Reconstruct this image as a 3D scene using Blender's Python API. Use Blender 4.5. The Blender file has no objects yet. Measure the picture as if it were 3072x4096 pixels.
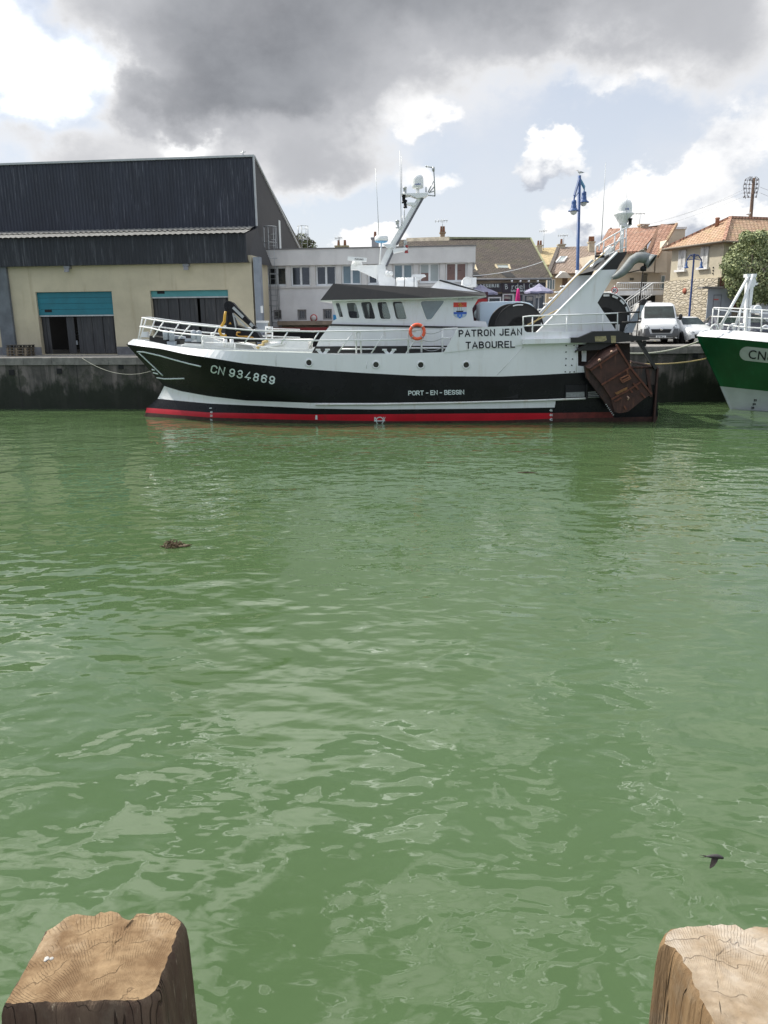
import bpy, bmesh, math, random
from math import radians as R, sin, cos, pi, atan2, sqrt
from mathutils import Vector as Vec, Matrix
from mathutils.bvhtree import BVHTree
from mathutils.geometry import tessellate_polygon
rnd = random.Random(7)
scene = bpy.context.scene
COL = scene.collection

# ------------------------------------------------------------------ camera
FPX, CX, CY = 3078.0, 1536.0, 2048.0
EYE = Vec((0, 0, 4.46))
PITCH, ROLL = math.atan(783 / 3078.0), 0.010
_f = Vec((0, cos(PITCH), -sin(PITCH)))
_u0 = Vec((0, sin(PITCH), cos(PITCH)))
_x = Vec((1, 0, 0))
CR = _x * cos(ROLL) - _u0 * sin(ROLL)
CU = _x * sin(ROLL) + _u0 * cos(ROLL)
cam_d = bpy.data.cameras.new('camera')
cam = bpy.data.objects.new('camera', cam_d)
COL.objects.link(cam)
cam_d.lens = FPX / 4096 * 36
cam_d.sensor_width = 36
cam_d.sensor_fit = 'AUTO'
cam_d.clip_start, cam_d.clip_end = 0.1, 3000
M = Matrix((CR, CU, -_f)).transposed().to_4x4()
M.translation = EYE
cam.matrix_world = M
scene.camera = cam


def ray(px, py):
    return (_f * FPX + CR * (px - CX) - CU * (py - CY)).normalized()


def at_y(px, py, y):
    d = ray(px, py)
    return EYE + d * ((y - EYE.y) / d.y)


def at_z(px, py, z):
    d = ray(px, py)
    return EYE + d * ((z - EYE.z) / d.z)


class Frame:
    """a local frame standing on the ground: x along a facade, y away into it, z up"""
    def __init__(s, o, yaw=0.0):
        s.o = Vec(o); s.yaw = yaw
        s.ex = Vec((cos(yaw), sin(yaw), 0)); s.ey = Vec((-sin(yaw), cos(yaw), 0))

    def loc(s, w):
        d = Vec(w) - s.o
        return Vec((d.dot(s.ex), d.dot(s.ey), d.z))

    def w(s, p):
        return s.o + s.ex * p[0] + s.ey * p[1] + Vec((0, 0, p[2]))

    def P(s, px, py, y=0.0):
        d = ray(px, py)
        e = EYE - s.o
        t = (y - e.dot(s.ey)) / d.dot(s.ey)
        return s.loc(EYE + d * t)

    def X(s, px, py, x=0.0):
        d = ray(px, py)
        e = EYE - s.o
        t = (x - e.dot(s.ex)) / d.dot(s.ex)
        return s.loc(EYE + d * t)


# ------------------------------------------------------------------ mesh builder
class MB:
    def __init__(s):
        s.v = []; s.f = []; s.m = []; s.sm = []

    def add(s, vs, fs, mat=0, smooth=False):
        b = len(s.v)
        s.v += [tuple(p) for p in vs]
        for f in fs:
            s.f.append([b + i for i in f]); s.m.append(mat); s.sm.append(smooth)
        return s

    def box(s, x0, x1, y0, y1, z0, z1, mat=0):
        vs = [(x, y, z) for z in (z0, z1) for y in (y0, y1) for x in (x0, x1)]
        return s.add(vs, [(0, 2, 3, 1), (4, 5, 7, 6), (0, 1, 5, 4), (2, 6, 7, 3), (0, 4, 6, 2), (1, 3, 7, 5)], mat)

    def beam(s, a, b, w, h, mat=0, up=(0, 0, 1)):
        a, b = Vec(a), Vec(b)
        d = (b - a).normalized(); u = Vec(up)
        if abs(d.dot(u)) > .97: u = Vec((0, 1, 0))
        r = d.cross(u).normalized(); u = r.cross(d).normalized()
        vs = []
        for p in (a, b):
            for sx, sz in ((-1, -1), (1, -1), (1, 1), (-1, 1)):
                vs.append(p + r * (sx * w / 2) + u * (sz * h / 2))
        return s.add(vs, [(3, 2, 1, 0), (4, 5, 6, 7), (0, 1, 5, 4), (1, 2, 6, 5), (2, 3, 7, 6), (3, 0, 4, 7)], mat)

    def prism(s, poly, vec, mat=0, side=None):
        n = len(poly); vec = Vec(vec)
        vs = [Vec(p) for p in poly] + [Vec(p) + vec for p in poly]
        s.add(vs, [list(range(n))[::-1], list(range(n, 2 * n))], mat)
        b = len(s.v) - 2 * n
        for i in range(n):
            j = (i + 1) % n
            s.f.append([b + i, b + j, b + n + j, b + n + i]); s.m.append(mat if side is None else side); s.sm.append(False)
        return s

    def tube(s, pts, r, n=6, mat=0, cap=True):
        pts = [Vec(p) for p in pts]
        k = len(pts); vs = []; fs = []
        rs = r if isinstance(r, (list, tuple)) else [r] * k
        t0 = (pts[1] - pts[0]).normalized()
        ref = Vec((0, 0, 1)) if abs(t0.z) < .9 else Vec((0, 1, 0))
        nx = t0.cross(ref).normalized()
        for i, p in enumerate(pts):
            if i == 0: t = pts[1] - pts[0]
            elif i == k - 1: t = pts[-1] - pts[-2]
            else: t = (pts[i + 1] - p).normalized() + (p - pts[i - 1]).normalized()
            t = t.normalized()
            nx = (nx - t * nx.dot(t)).normalized(); ny = t.cross(nx)
            for j in range(n):
                a = 2 * pi * j / n
                vs.append(p + (nx * cos(a) + ny * sin(a)) * rs[i])
        for i in range(k - 1):
            for j in range(n):
                j2 = (j + 1) % n
                fs.append((i * n + j, i * n + j2, (i + 1) * n + j2, (i + 1) * n + j))
        s.add(vs, fs, mat, True)
        if cap:
            b = len(s.v) - k * n
            for q in (range(n - 1, -1, -1), range((k - 1) * n, k * n)):
                s.f.append([b + i for i in q]); s.m.append(mat); s.sm.append(False)
        return s

    def lathe(s, prof, c=(0, 0, 0), axis=(0, 0, 1), n=16, mat=0, cap=True):
        """prof: (radius, height) along the axis"""
        c = Vec(c); az = Vec(axis).normalized()
        ref = Vec((1, 0, 0)) if abs(az.x) < .9 else Vec((0, 1, 0))
        ax = az.cross(ref).normalized(); ay = az.cross(ax)
        vs = []; fs = []
        for r, h in prof:
            for j in range(n):
                a = 2 * pi * j / n
                vs.append(c + az * h + (ax * cos(a) + ay * sin(a)) * r)
        for i in range(len(prof) - 1):
            for j in range(n):
                j2 = (j + 1) % n
                fs.append((i * n + j, i * n + j2, (i + 1) * n + j2, (i + 1) * n + j))
        s.add(vs, fs, mat, True)
        if cap:
            b = len(s.v) - len(prof) * n
            for q, r in ((range(n - 1, -1, -1), prof[0][0]), (range((len(prof) - 1) * n, len(prof) * n), prof[-1][0])):
                if r > 1e-4:
                    s.f.append([b + i for i in q]); s.m.append(mat); s.sm.append(False)
        return s

    def sheet(s, rows, mat=0, smooth=False, matf=None):
        n = len(rows[0]); b = len(s.v)
        for r in rows: s.v += [tuple(p) for p in r]
        for i in range(len(rows) - 1):
            for j in range(n - 1):
                m = matf(i, j) if matf else mat
                if m is None: continue
                s.f.append([b + i * n + j, b + i * n + j + 1, b + (i + 1) * n + j + 1, b + (i + 1) * n + j])
                s.m.append(m); s.sm.append(smooth)
        return s

    def poly(s, pts, mat=0):
        return s.add(pts, [list(range(len(pts)))], mat)

    def holed(s, outer, holes, mat=0):
        """a flat wall with openings (all points coplanar)"""
        loops = [[Vec(p) for p in outer]] + [[Vec(p) for p in h] for h in holes]
        flat = [p for l in loops for p in l]
        return s.add(flat, [list(t) for t in tessellate_polygon(loops)], mat)

    def bvh(s):
        return BVHTree.FromPolygons([Vec(p) for p in s.v], s.f)

    def build(s, name, mats, parent=None, fix=True, **props):
        me = bpy.data.meshes.new(name)
        me.from_pydata(s.v, [], s.f)
        for m in (mats if isinstance(mats, (list, tuple)) else [mats]): me.materials.append(m)
        me.polygons.foreach_set('material_index', s.m)
        me.polygons.foreach_set('use_smooth', s.sm)
        if fix:
            bm = bmesh.new(); bm.from_mesh(me)
            bmesh.ops.recalc_face_normals(bm, faces=bm.faces)
            bm.to_mesh(me); bm.free()
        me.update()
        o = bpy.data.objects.new(name, me)
        COL.objects.link(o)
        if parent is not None: o.parent = parent
        for k, v in props.items(): o[k] = v
        return o


def thing(name, label, cat, frame=None, loc=None, yaw=0.0, group=None):
    o = bpy.data.objects.new(name, None)
    o.empty_display_size = 0.3
    COL.objects.link(o)
    o.location = frame.o if frame else loc
    o.rotation_euler = (0, 0, frame.yaw if frame else yaw)
    o['label'] = label; o['category'] = cat
    if group: o['group'] = group
    return o


def tag(o, label, cat, group=None):
    o['label'] = label; o['category'] = cat
    if group: o['group'] = group
    return o


def copy_tree(o, parent=None):
    c = o.copy(); COL.objects.link(c)
    if parent is not None: c.parent = parent
    for ch in [x for x in bpy.data.objects if x.parent == o]: copy_tree(ch, c)
    return c


_tc = {}
def glyphs(text, bold=0.0, spacing=1.0):
    """triangulated outline letters; cap height 1, left edge at 0; returns verts, faces, width"""
    key = (text, bold, spacing)
    if key in _tc: return _tc[key]
    cu = bpy.data.curves.new('t', 'FONT')
    cu.body = text; cu.offset = bold; cu.space_character = spacing; cu.resolution_u = 3
    ob = bpy.data.objects.new('t', cu)
    me = bpy.data.meshes.new_from_object(ob)
    vs = [(v.co.x, v.co.y) for v in me.vertices]
    fs = [list(p.vertices) for p in me.polygons]
    bpy.data.objects.remove(ob); bpy.data.meshes.remove(me); bpy.data.curves.remove(cu)
    x0 = min(v[0] for v in vs); x1 = max(v[0] for v in vs)
    capH = 0.682
    vs = [((x - x0) / capH, y / capH) for x, y in vs]
    _tc[key] = (vs, fs, (x1 - x0) / capH)
    return _tc[key]


def put_text(mb, text, a, b, h, proj, mat=0, bold=0.02, spacing=1.0):
    """letters standing on the pixel baseline a-b, h pixels tall, laid on a surface by proj"""
    vs, fs, w = glyphs(text, bold, spacing)
    ax, ay = a; bx, by = b
    L = math.hypot(bx - ax, by - ay); ux, uy = (bx - ax) / L, (by - ay) / L
    out = []
    for x, y in vs:
        t = x / w * L
        out.append(proj(ax + ux * t + uy * y * h, ay + uy * t - ux * y * h))
    mb.add(out, fs, mat)


def interp(poly, x):
    if x <= poly[0][0]: return poly[0][1]
    for (x0, y0), (x1, y1) in zip(poly, poly[1:]):
        if x <= x1: return y0 + (y1 - y0) * (x - x0) / (x1 - x0)
    return poly[-1][1]


def smooth01(t):
    t = max(0.0, min(1.0, t))
    return t * t * (3 - 2 * t)


# ------------------------------------------------------------------ node helpers
class S:
    """a shader value socket with arithmetic"""
    def __init__(s, nt, k): s.nt = nt; s.k = k

    def _op(s, op, o=None, c=None, clamp=False):
        n = s.nt.nodes.new('ShaderNodeMath'); n.operation = op; n.use_clamp = clamp
        for i, q in enumerate((s, o, c)):
            if q is None: continue
            if isinstance(q, S): s.nt.links.new(q.k, n.inputs[i])
            else: n.inputs[i].default_value = q
        return S(s.nt, n.outputs[0])

    def __add__(s, o): return s._op('ADD', o)
    __radd__ = __add__
    def __mul__(s, o): return s._op('MULTIPLY', o)
    __rmul__ = __mul__
    def __sub__(s, o): return s._op('SUBTRACT', o)
    def __rsub__(s, o): return (s * -1.0) + o
    def __truediv__(s, o): return s._op('DIVIDE', o)
    def max(s, o): return s._op('MAXIMUM', o)
    def min(s, o): return s._op('MINIMUM', o)
    def pow(s, o): return s._op('POWER', o)
    def sat(s): return s._op('ADD', 0.0, clamp=True)
    def f(s, name, o=None): return s._op(name, o)

    def ss(s, a, b):
        n = s.nt.nodes.new('ShaderNodeMapRange'); n.interpolation_type = 'SMOOTHSTEP'
        s.nt.links.new(s.k, n.inputs['Value'])
        n.inputs['From Min'].default_value = a; n.inputs['From Max'].default_value = b
        n.inputs['To Min'].default_value = 0; n.inputs['To Max'].default_value = 1
        return S(s.nt, n.outputs['Result'])


def nnew(nt, t, **kw):
    n = nt.nodes.new(t)
    for k, v in kw.items(): setattr(n, k, v)
    return n


def noise(nt, vec, scale, detail=3.0, rough=.55, dist=0.0):
    n = nnew(nt, 'ShaderNodeTexNoise')
    if vec is not None: nt.links.new(vec, n.inputs['Vector'])
    n.inputs['Scale'].default_value = scale; n.inputs['Detail'].default_value = detail
    n.inputs['Roughness'].default_value = rough; n.inputs['Distortion'].default_value = dist
    return S(nt, n.outputs['Fac'])


def mapping(nt, vec, scale=(1, 1, 1), rot=(0, 0, 0), loc=(0, 0, 0)):
    n = nnew(nt, 'ShaderNodeMapping'); nt.links.new(vec, n.inputs['Vector'])
    n.inputs['Scale'].default_value = scale; n.inputs['Rotation'].default_value = rot
    n.inputs['Location'].default_value = loc
    return n.outputs['Vector']


def mixc(nt, fac, a, b, blend='MIX'):
    n = nnew(nt, 'ShaderNodeMix', data_type='RGBA', blend_type=blend)
    for sck, q in ((n.inputs['Factor'], fac), (n.inputs['A'], a), (n.inputs['B'], b)):
        if isinstance(q, S): nt.links.new(q.k, sck)
        elif hasattr(q, 'links'): nt.links.new(q, sck)
        elif isinstance(q, (int, float)): sck.default_value = q
        else: sck.default_value = (q[0], q[1], q[2], 1)
    return n.outputs['Result']


def new_mat(name):
    m = bpy.data.materials.new(name); m.use_nodes = True
    nt = m.node_tree
    b = nt.nodes['Principled BSDF']
    tc = nnew(nt, 'ShaderNodeTexCoord')
    return m, nt, b, tc.outputs['Object']


def set_col(nt, b, c):
    if isinstance(c, (tuple, list)): b.inputs['Base Color'].default_value = (c[0], c[1], c[2], 1)
    else: nt.links.new(c, b.inputs['Base Color'])


def bump(nt, b, h, dist, strength=1.0):
    n = nnew(nt, 'ShaderNodeBump'); nt.links.new(h.k if isinstance(h, S) else h, n.inputs['Height'])
    n.inputs['Distance'].default_value = dist; n.inputs['Strength'].default_value = strength
    nt.links.new(n.outputs['Normal'], b.inputs['Normal'])


def mk(name, col, rough=.5, var=.12, scale=3.0, stretch=(1, 1, 1), metal=0.0, dirt=None, dirt_amt=.0, bmp=0.0, bscale=40, spec=.5, coat=0.0):
    """a painted or plain surface with uneven tone, optional dirt streaks and grain"""
    m, nt, b, oc = new_mat(name)
    v = mapping(nt, oc, stretch)
    n1 = noise(nt, v, scale, 5, .6)
    c = mixc(nt, n1.ss(.25, .75), tuple(x * (1 - var) for x in col), tuple(min(1, x * (1 + var)) for x in col))
    if dirt:
        n2 = noise(nt, mapping(nt, oc, (2.2, 2.2, .35)), 2.0, 6, .65)
        c = mixc(nt, n2.ss(.52, .78) * dirt_amt, c, dirt)
    set_col(nt, b, c)
    b.inputs['Metallic'].default_value = metal
    b.inputs['Specular IOR Level'].default_value = spec
    b.inputs['Coat Weight'].default_value = coat
    rr = n1 * .25 + (rough - .12)
    nt.links.new(rr.sat().k, b.inputs['Roughness'])
    if bmp: bump(nt, b, noise(nt, oc, bscale, 3, .6), bmp)
    return m


# ------------------------------------------------------------------ plain painted block letters made of strokes
def _arc(cx, cy, rx, ry, a0, a1, n=9):
    return [(cx + rx * cos(R(a0 + (a1 - a0) * i / n)), cy + ry * sin(R(a0 + (a1 - a0) * i / n))) for i in range(n + 1)]
def _bowl(x, y0, y1, w): 
    r = (y1 - y0) / 2; c = max(.02, w - r); return [(x, y1), (x + c, y1)] + _arc(x + c, (y0 + y1) / 2, min(r, w), r, 90, -90) + [(x, y0)]
_O = _arc(.3, .72, .3, .28, 0, 180) + _arc(.3, .28, .3, .28, 180, 360) + [(.6, .72)]
STROKES = {
 'P': (.58, [[(0, 0), (0, 1)], _bowl(0, .44, 1, .58)]), 'A': (.66, [[(0, 0), (.33, 1), (.66, 0)], [(.12, .30), (.54, .30)]]), 'T': (.60, [[(0, 1), (.6, 1)], [(.3, 1), (.3, 0)]]),
 'R': (.60, [[(0, 0), (0, 1)], _bowl(0, .44, 1, .58), [(.30, .44), (.60, 0)]]), 'O': (.60, [_O]), 'N': (.60, [[(0, 0), (0, 1), (.6, 0), (.6, 1)]]), 'J': (.48, [[(.48, 1), (.48, .26)] + _arc(.24, .26, .24, .26, 0, -165)]),
 'E': (.52, [[(.52, 1), (0, 1), (0, 0), (.52, 0)], [(0, .52), (.44, .52)]]), 'B': (.58, [[(0, 0), (0, 1)], _bowl(0, .53, 1, .53), _bowl(0, 0, .53, .58)]), 'U': (.60, [[(0, 1), (0, .29)] + _arc(.3, .29, .3, .29, 180, 360) + [(.6, 1)]]),
 'L': (.50, [[(0, 1), (0, 0), (.5, 0)]]), 'S': (.56, [_arc(.28, .74, .28, .26, 20, 180, 7) + _arc(.28, .74, .28, .26, 180, 250, 4) + [(.36, .46)] + _arc(.28, .26, .28, .26, 55, -160, 10)]), 'I': (.0, [[(0, 0), (0, 1)]]), '-': (.34, [[(0, .45), (.34, .45)]]),
 'C': (.58, [_arc(.3, .70, .3, .30, 15, 180, 8) + _arc(.3, .30, .3, .30, 180, 345, 8)]), 'V': (.6, [[(0, 1), (.3, 0), (.6, 1)]]), ' ': (.12, []), 'F': (.5, [[(.5, 1), (0, 1), (0, 0)], [(0, .52), (.42, .52)]]),
 '9': (.56, [_arc(.28, .70, .28, .30, 0, 360, 16), [(.56, .70), (.56, .28)] + _arc(.28, .28, .28, .28, 0, -160, 8)]), '6': (.56, [_arc(.28, .30, .28, .30, 0, 360, 16), [(0, .30), (0, .72)] + _arc(.28, .72, .28, .28, 180, 20, 8)]),
 '3': (.56, [_arc(.27, .75, .25, .25, 160, -90, 10), _arc(.27, .26, .29, .26, 90, -160, 12), [(.18, .51), (.30, .51)]]), '4': (.60, [[(.42, 0), (.42, 1), (0, .24), (.6, .24)]]), '8': (.56, [_arc(.28, .75, .25, .25, 0, 360, 16), _arc(.28, .25, .28, .26, 0, 360, 16)]),
}
def strokes_text(mb, text, a, b, h, th, proj, mat=0, gap=.30):
    tot = sum(STROKES[c][0] + gap for c in text) - gap
    L = math.hypot(b[0] - a[0], b[1] - a[1]); ux, uy = (b[0] - a[0]) / L, (b[1] - a[1]) / L
    kx = L / (tot + th) / h                                  # letter aspect follows the painted length
    x = th / 2
    for c in text:
        w, sts = STROKES[c]
        for st in sts:
            P_ = [Vec(((x + p[0]) * kx, p[1] * (1 - th) + th / 2, 0)) for p in st]
            n = len(P_); A = []; B = []
            for i, p in enumerate(P_):
                d0 = (P_[i] - P_[i - 1]).normalized() if i else None; d1 = (P_[i + 1] - P_[i]).normalized() if i < n - 1 else None
                d = (d0 + d1) if d0 and d1 else (d0 or d1)
                d.normalize(); nrm = Vec((-d.y, d.x, 0))
                k = 1.0
                if d0 and d1: k = min(1.9, 1 / max(.3, nrm.dot(Vec((-d0.y, d0.x, 0)))))
                e = Vec((0, 0, 0)) if d0 and d1 else d * (th * .5 * (0 if (n > 2 and (P_[0] - P_[-1]).length < .02) else 1)) * (1 if i else -1)
                A.append(p + nrm * th / 2 * k + e); B.append(p - nrm * th / 2 * k + e)
            f = lambda q: proj(a[0] + ux * q.x * h + uy * q.y * h, a[1] + uy * q.x * h - ux * q.y * h)
            mb.sheet([[f(q) for q in A], [f(q) for q in B]], mat)
        x += w + gap
# ------------------------------------------------------------------ sun and sky
SUN_AZ, SUN_EL = R(-64), R(47)
sunv = Vec((sin(SUN_AZ) * cos(SUN_EL), cos(SUN_AZ) * cos(SUN_EL), sin(SUN_EL)))
sl = bpy.data.lights.new('sun', 'SUN')
sl.energy = 5.0; sl.angle = R(0.53); sl.color = (1.0, .95, .86)
so = bpy.data.objects.new('sun', sl); COL.objects.link(so)
so.rotation_euler = sunv.to_track_quat('Z', 'Y').to_euler()
so.location = sunv * 200

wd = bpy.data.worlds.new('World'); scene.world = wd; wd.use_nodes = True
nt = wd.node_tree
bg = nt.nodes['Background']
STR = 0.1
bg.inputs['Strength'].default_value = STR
sky = nnew(nt, 'ShaderNodeTexSky', sky_type='NISHITA')
sky.sun_disc = False; sky.sun_elevation = SUN_EL; sky.sun_rotation = SUN_AZ % (2 * pi)
sky.air_density = 1.0; sky.dust_density = 1.5; sky.ozone_density = 1.0
tc = nnew(nt, 'ShaderNodeTexCoord')
gen = tc.outputs['Generated']
# a fractal warp of the direction gives the clouds ragged edges
sep0 = nnew(nt, 'ShaderNodeSeparateXYZ'); nt.links.new(gen, sep0.inputs[0])
EL0 = S(nt, sep0.outputs['Z']).f('ARCSINE')
def warped(scale, amp, seed):
    n = nnew(nt, 'ShaderNodeTexNoise')
    nt.links.new(mapping(nt, gen, (1, 1, 1.3), loc=(seed, seed * .7, 0)), n.inputs['Vector'])
    n.inputs['Scale'].default_value = scale; n.inputs['Detail'].default_value = 7; n.inputs['Roughness'].default_value = .58
    vm = nnew(nt, 'ShaderNodeVectorMath', operation='SUBTRACT'); nt.links.new(n.outputs['Color'], vm.inputs[0]); vm.inputs[1].default_value = (.5, .5, .5)
    sc_ = nnew(nt, 'ShaderNodeVectorMath', operation='SCALE'); nt.links.new(vm.outputs[0], sc_.inputs[0]); sc_.inputs['Scale'].default_value = amp
    ad = nnew(nt, 'ShaderNodeVectorMath', operation='ADD'); nt.links.new(gen, ad.inputs[0]); nt.links.new(sc_.outputs[0], ad.inputs[1])
    sp = nnew(nt, 'ShaderNodeSeparateXYZ'); nt.links.new(ad.outputs[0], sp.inputs[0])
    x, y, z = (S(nt, sp.outputs[i]) for i in range(3))
    return x.f('ARCTAN2', y), z.max(-1).min(1).f('ARCSINE')
azL, elL = warped(7.0, .17, 1.3)     # large soft cloud
azS, elS = warped(19.0, .095, 4.1)   # cauliflower heads
def blob(az, el, px, py, rx, ry, w):
    d = ray(px, py)
    a0, e0 = atan2(d.x, d.y), math.asin(d.z)
    dx = (az - a0) * (FPX / rx); dy = (el - e0) * (FPX / ry)
    q = dx * dx + dy * dy
    return (q * -1.0).f('EXPONENT') * w
def total(az, el, lst):
    t = None
    for b_ in lst:
        q = blob(az, el, *b_); t = q if t is None else t + q
    return t
dark = total(azL, elL, [(1350, -150, 900, 320, .82), (900, 270, 520, 180, .66), (1120, 440, 330, 110, .46), (480, 390, 260, 80, .36), (2750, 120, 330, 150, .26),
                        (2350, -90, 620, 170, .40), (800, 650, 800, 90, .26), (1270, 740, 230, 110, .40), (160, 560, 300, 90, .20), (2980, 300, 260, 260, .24)])
WL = [(2200, 620, 110, 85, 1.1), (2560, 790, 120, 100, 1.1), (2480, 900, 150, 60, .9), (2780, 730, 90, 80, 1.0), (2700, 880, 150, 60, .8), (2330, 880, 150, 60, .8), (1760, 715, 170, 60, .35),
                         (1450, 960, 150, 45, .9), (2940, 880, 200, 60, .9), (2480, 310, 230, 50, .30), (2740, 200, 200, 90, .34), (1660, 450, 130, 70, .8), (740, 600, 80, 45, .6),
                         (1180, 700, 210, 90, .5), (2980, 540, 180, 120, .5), (2060, 200, 300, 80, .35)]
white = total(azS, elS, WL)
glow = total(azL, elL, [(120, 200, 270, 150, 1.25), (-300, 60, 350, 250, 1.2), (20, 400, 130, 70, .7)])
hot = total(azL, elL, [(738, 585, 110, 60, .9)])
n_big = noise(nt, mapping(nt, gen, (1, 1, 1.6)), 3.2, 6, .58)
n_fine = noise(nt, mapping(nt, gen, (1, 1, 1.5), loc=(3, 1, 2)), 9.0, 6, .6)
base = mixc(nt, EL0.ss(0.0, .42), (.82, .855, .92), (.66, .71, .81))
nis = mixc(nt, 1.0, sky.outputs['Color'], (STR * 1.6, STR * 1.6, STR * 1.6), 'MULTIPLY')
base = mixc(nt, .25, base, nis)
veil = n_big.ss(.40, .68) * .55
c = mixc(nt, veil, base, (.78, .81, .87))
wcov = (white + (n_fine - .5) * .5).ss(.22, .44)
wup = total(azS, elS + .030, WL)
wcol = mixc(nt, (n_fine * 1.3 + white * .30 - wup * .42).ss(.22, .82), (.52, .56, .64), (1.12, 1.12, 1.12))
c = mixc(nt, wcov, c, wcol)
dd = dark + (n_big - .5) * .55 + (n_fine - .5) * .22 - glow * .5
dcov = dd.ss(.10, .34)
d1 = mixc(nt, dd.ss(.18, .50), (.93, .93, .94), (.55, .56, .59))
core = mixc(nt, (n_big * .6 + n_fine * .6).ss(.38, .78), (.185, .195, .22), (.36, .375, .405))
d2 = mixc(nt, dd.ss(.40, 1.05), d1, core)
c = mixc(nt, dcov, c, d2)
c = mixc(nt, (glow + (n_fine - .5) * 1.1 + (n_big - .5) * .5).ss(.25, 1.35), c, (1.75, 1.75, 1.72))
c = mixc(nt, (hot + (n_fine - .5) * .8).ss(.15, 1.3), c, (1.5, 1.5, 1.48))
# above the picture: unseen bright cloud added for water reflections and ambient light, brightest sunward
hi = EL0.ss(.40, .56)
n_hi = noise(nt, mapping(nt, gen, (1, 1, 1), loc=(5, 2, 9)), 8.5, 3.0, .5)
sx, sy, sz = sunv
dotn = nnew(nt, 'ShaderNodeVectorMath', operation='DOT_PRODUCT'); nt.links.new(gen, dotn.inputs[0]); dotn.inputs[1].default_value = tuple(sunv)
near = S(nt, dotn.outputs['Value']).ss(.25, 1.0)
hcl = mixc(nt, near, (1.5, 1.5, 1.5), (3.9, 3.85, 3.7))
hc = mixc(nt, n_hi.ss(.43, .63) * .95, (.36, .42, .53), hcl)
rim = 1 - (n_hi - .50).f('ABSOLUTE').ss(.003, .022)  # thin bright contours added so the water reflects pale outlines
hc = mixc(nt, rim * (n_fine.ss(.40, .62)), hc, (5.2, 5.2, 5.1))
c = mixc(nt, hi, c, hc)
# behind the camera the sky is plainer and darker
back = S(nt, sep0.outputs['Y']).ss(.05, -.35) if False else (S(nt, sep0.outputs['Y']) * -1.0).ss(.0, .5)
c = mixc(nt, back, c, mixc(nt, n_big.ss(.42, .62), (.52, .63, .84), (1.0, 1.02, 1.06)))
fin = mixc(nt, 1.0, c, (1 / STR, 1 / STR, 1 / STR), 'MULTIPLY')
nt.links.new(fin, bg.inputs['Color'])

scene.view_settings.view_transform = 'Standard'
scene.view_settings.look = 'None'
scene.view_settings.exposure = 0.0
scene.view_settings.gamma = 1.0
scene.render.engine = 'CYCLES'
scene.cycles.max_bounces = 7
scene.cycles.diffuse_bounces = 3
scene.cycles.glossy_bounces = 4
scene.cycles.transparent_max_bounces = 12
scene.cycles.caustics_reflective = False
scene.cycles.caustics_refractive = False
scene.cycles.sample_clamp_indirect = 6.0
scene.cycles.use_denoising = True

# ------------------------------------------------------------------ materials
m_white = mk('white_boat_paint', (.74, .755, .76), .42, .05, .8, (1, 1, .4), dirt=(.45, .38, .29), dirt_amt=.42)
m_black = mk('black_hull_paint', (.009, .0095, .011), .26, .25, .7, spec=.22, dirt=(.04, .04, .038), dirt_amt=.10)
m_blackm = mk('black_matt_paint', (.018, .017, .016), .55, .2, 2.0, dirt=(.06, .05, .045), dirt_amt=.35)
m_bul = mk('glossy_white_bulwark', (.76, .775, .78), .30, .04, .8, (1, 1, .4), dirt=(.45, .40, .33), dirt_amt=.2, coat=.6)
m_red = mk('red_boot_paint', (.47, .004, .018), .42, .12, 1.2, dirt=(.18, .03, .02), dirt_amt=.5)
m_weed = mk('weed_growth', (.055, .022, .016), .75, .45, 7, bmp=.01, bscale=30)
m_grey = mk('grey_metal_paint', (.36, .40, .44), .5, .15, 3)
m_rail = mk('white_rail_paint', (.78, .79, .78), .4, .06, 4)
m_text_w = mk('white_lettering', (.62, .70, .68), .5, .04, 5)
m_text_k = mk('black_lettering', (.012, .013, .02), .5, .04, 5)
m_orange = mk('orange_buoy', (.80, .12, .05), .5, .12, 6)
m_yellow = mk('yellow_hose', (.55, .31, .035), .5, .1, 6)
m_ironr = mk('rusty_iron', (.11, .038, .022), .8, .45, 5, dirt=(.30, .12, .06), dirt_amt=.5, bmp=.01, bscale=60)
m_rust = mk('rusted_steel', (.050, .021, .015), .72, .38, 2.6, dirt=(.20, .085, .05), dirt_amt=.55, bmp=.012, bscale=45)
m_rustd = mk('dark_rusted_steel', (.030, .016, .013), .75, .5, 3.5, dirt=(.15, .06, .03), dirt_amt=.5, bmp=.01, bscale=45)
m_rope = mk('pale_rope', (.55, .55, .44), .8, .2, 20, bmp=.004, bscale=120)
m_ropey = mk('tan_rope', (.58, .44, .20), .8, .2, 20, bmp=.004, bscale=120)
m_dark = mk('dark_void', (.010, .010, .011), .8, .3, 3)
m_rubber = mk('tyre_rubber', (.016, .016, .017), .8, .2, 10)
m_chrome = mk('bright_metal', (.6, .6, .6), .25, .1, 6, metal=1.0)
m_galv = mk('galvanised_steel', (.42, .44, .44), .45, .15, 6, metal=.6)
m_plastic = mk('grey_bumper_plastic', (.20, .205, .21), .6, .1, 8)

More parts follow.
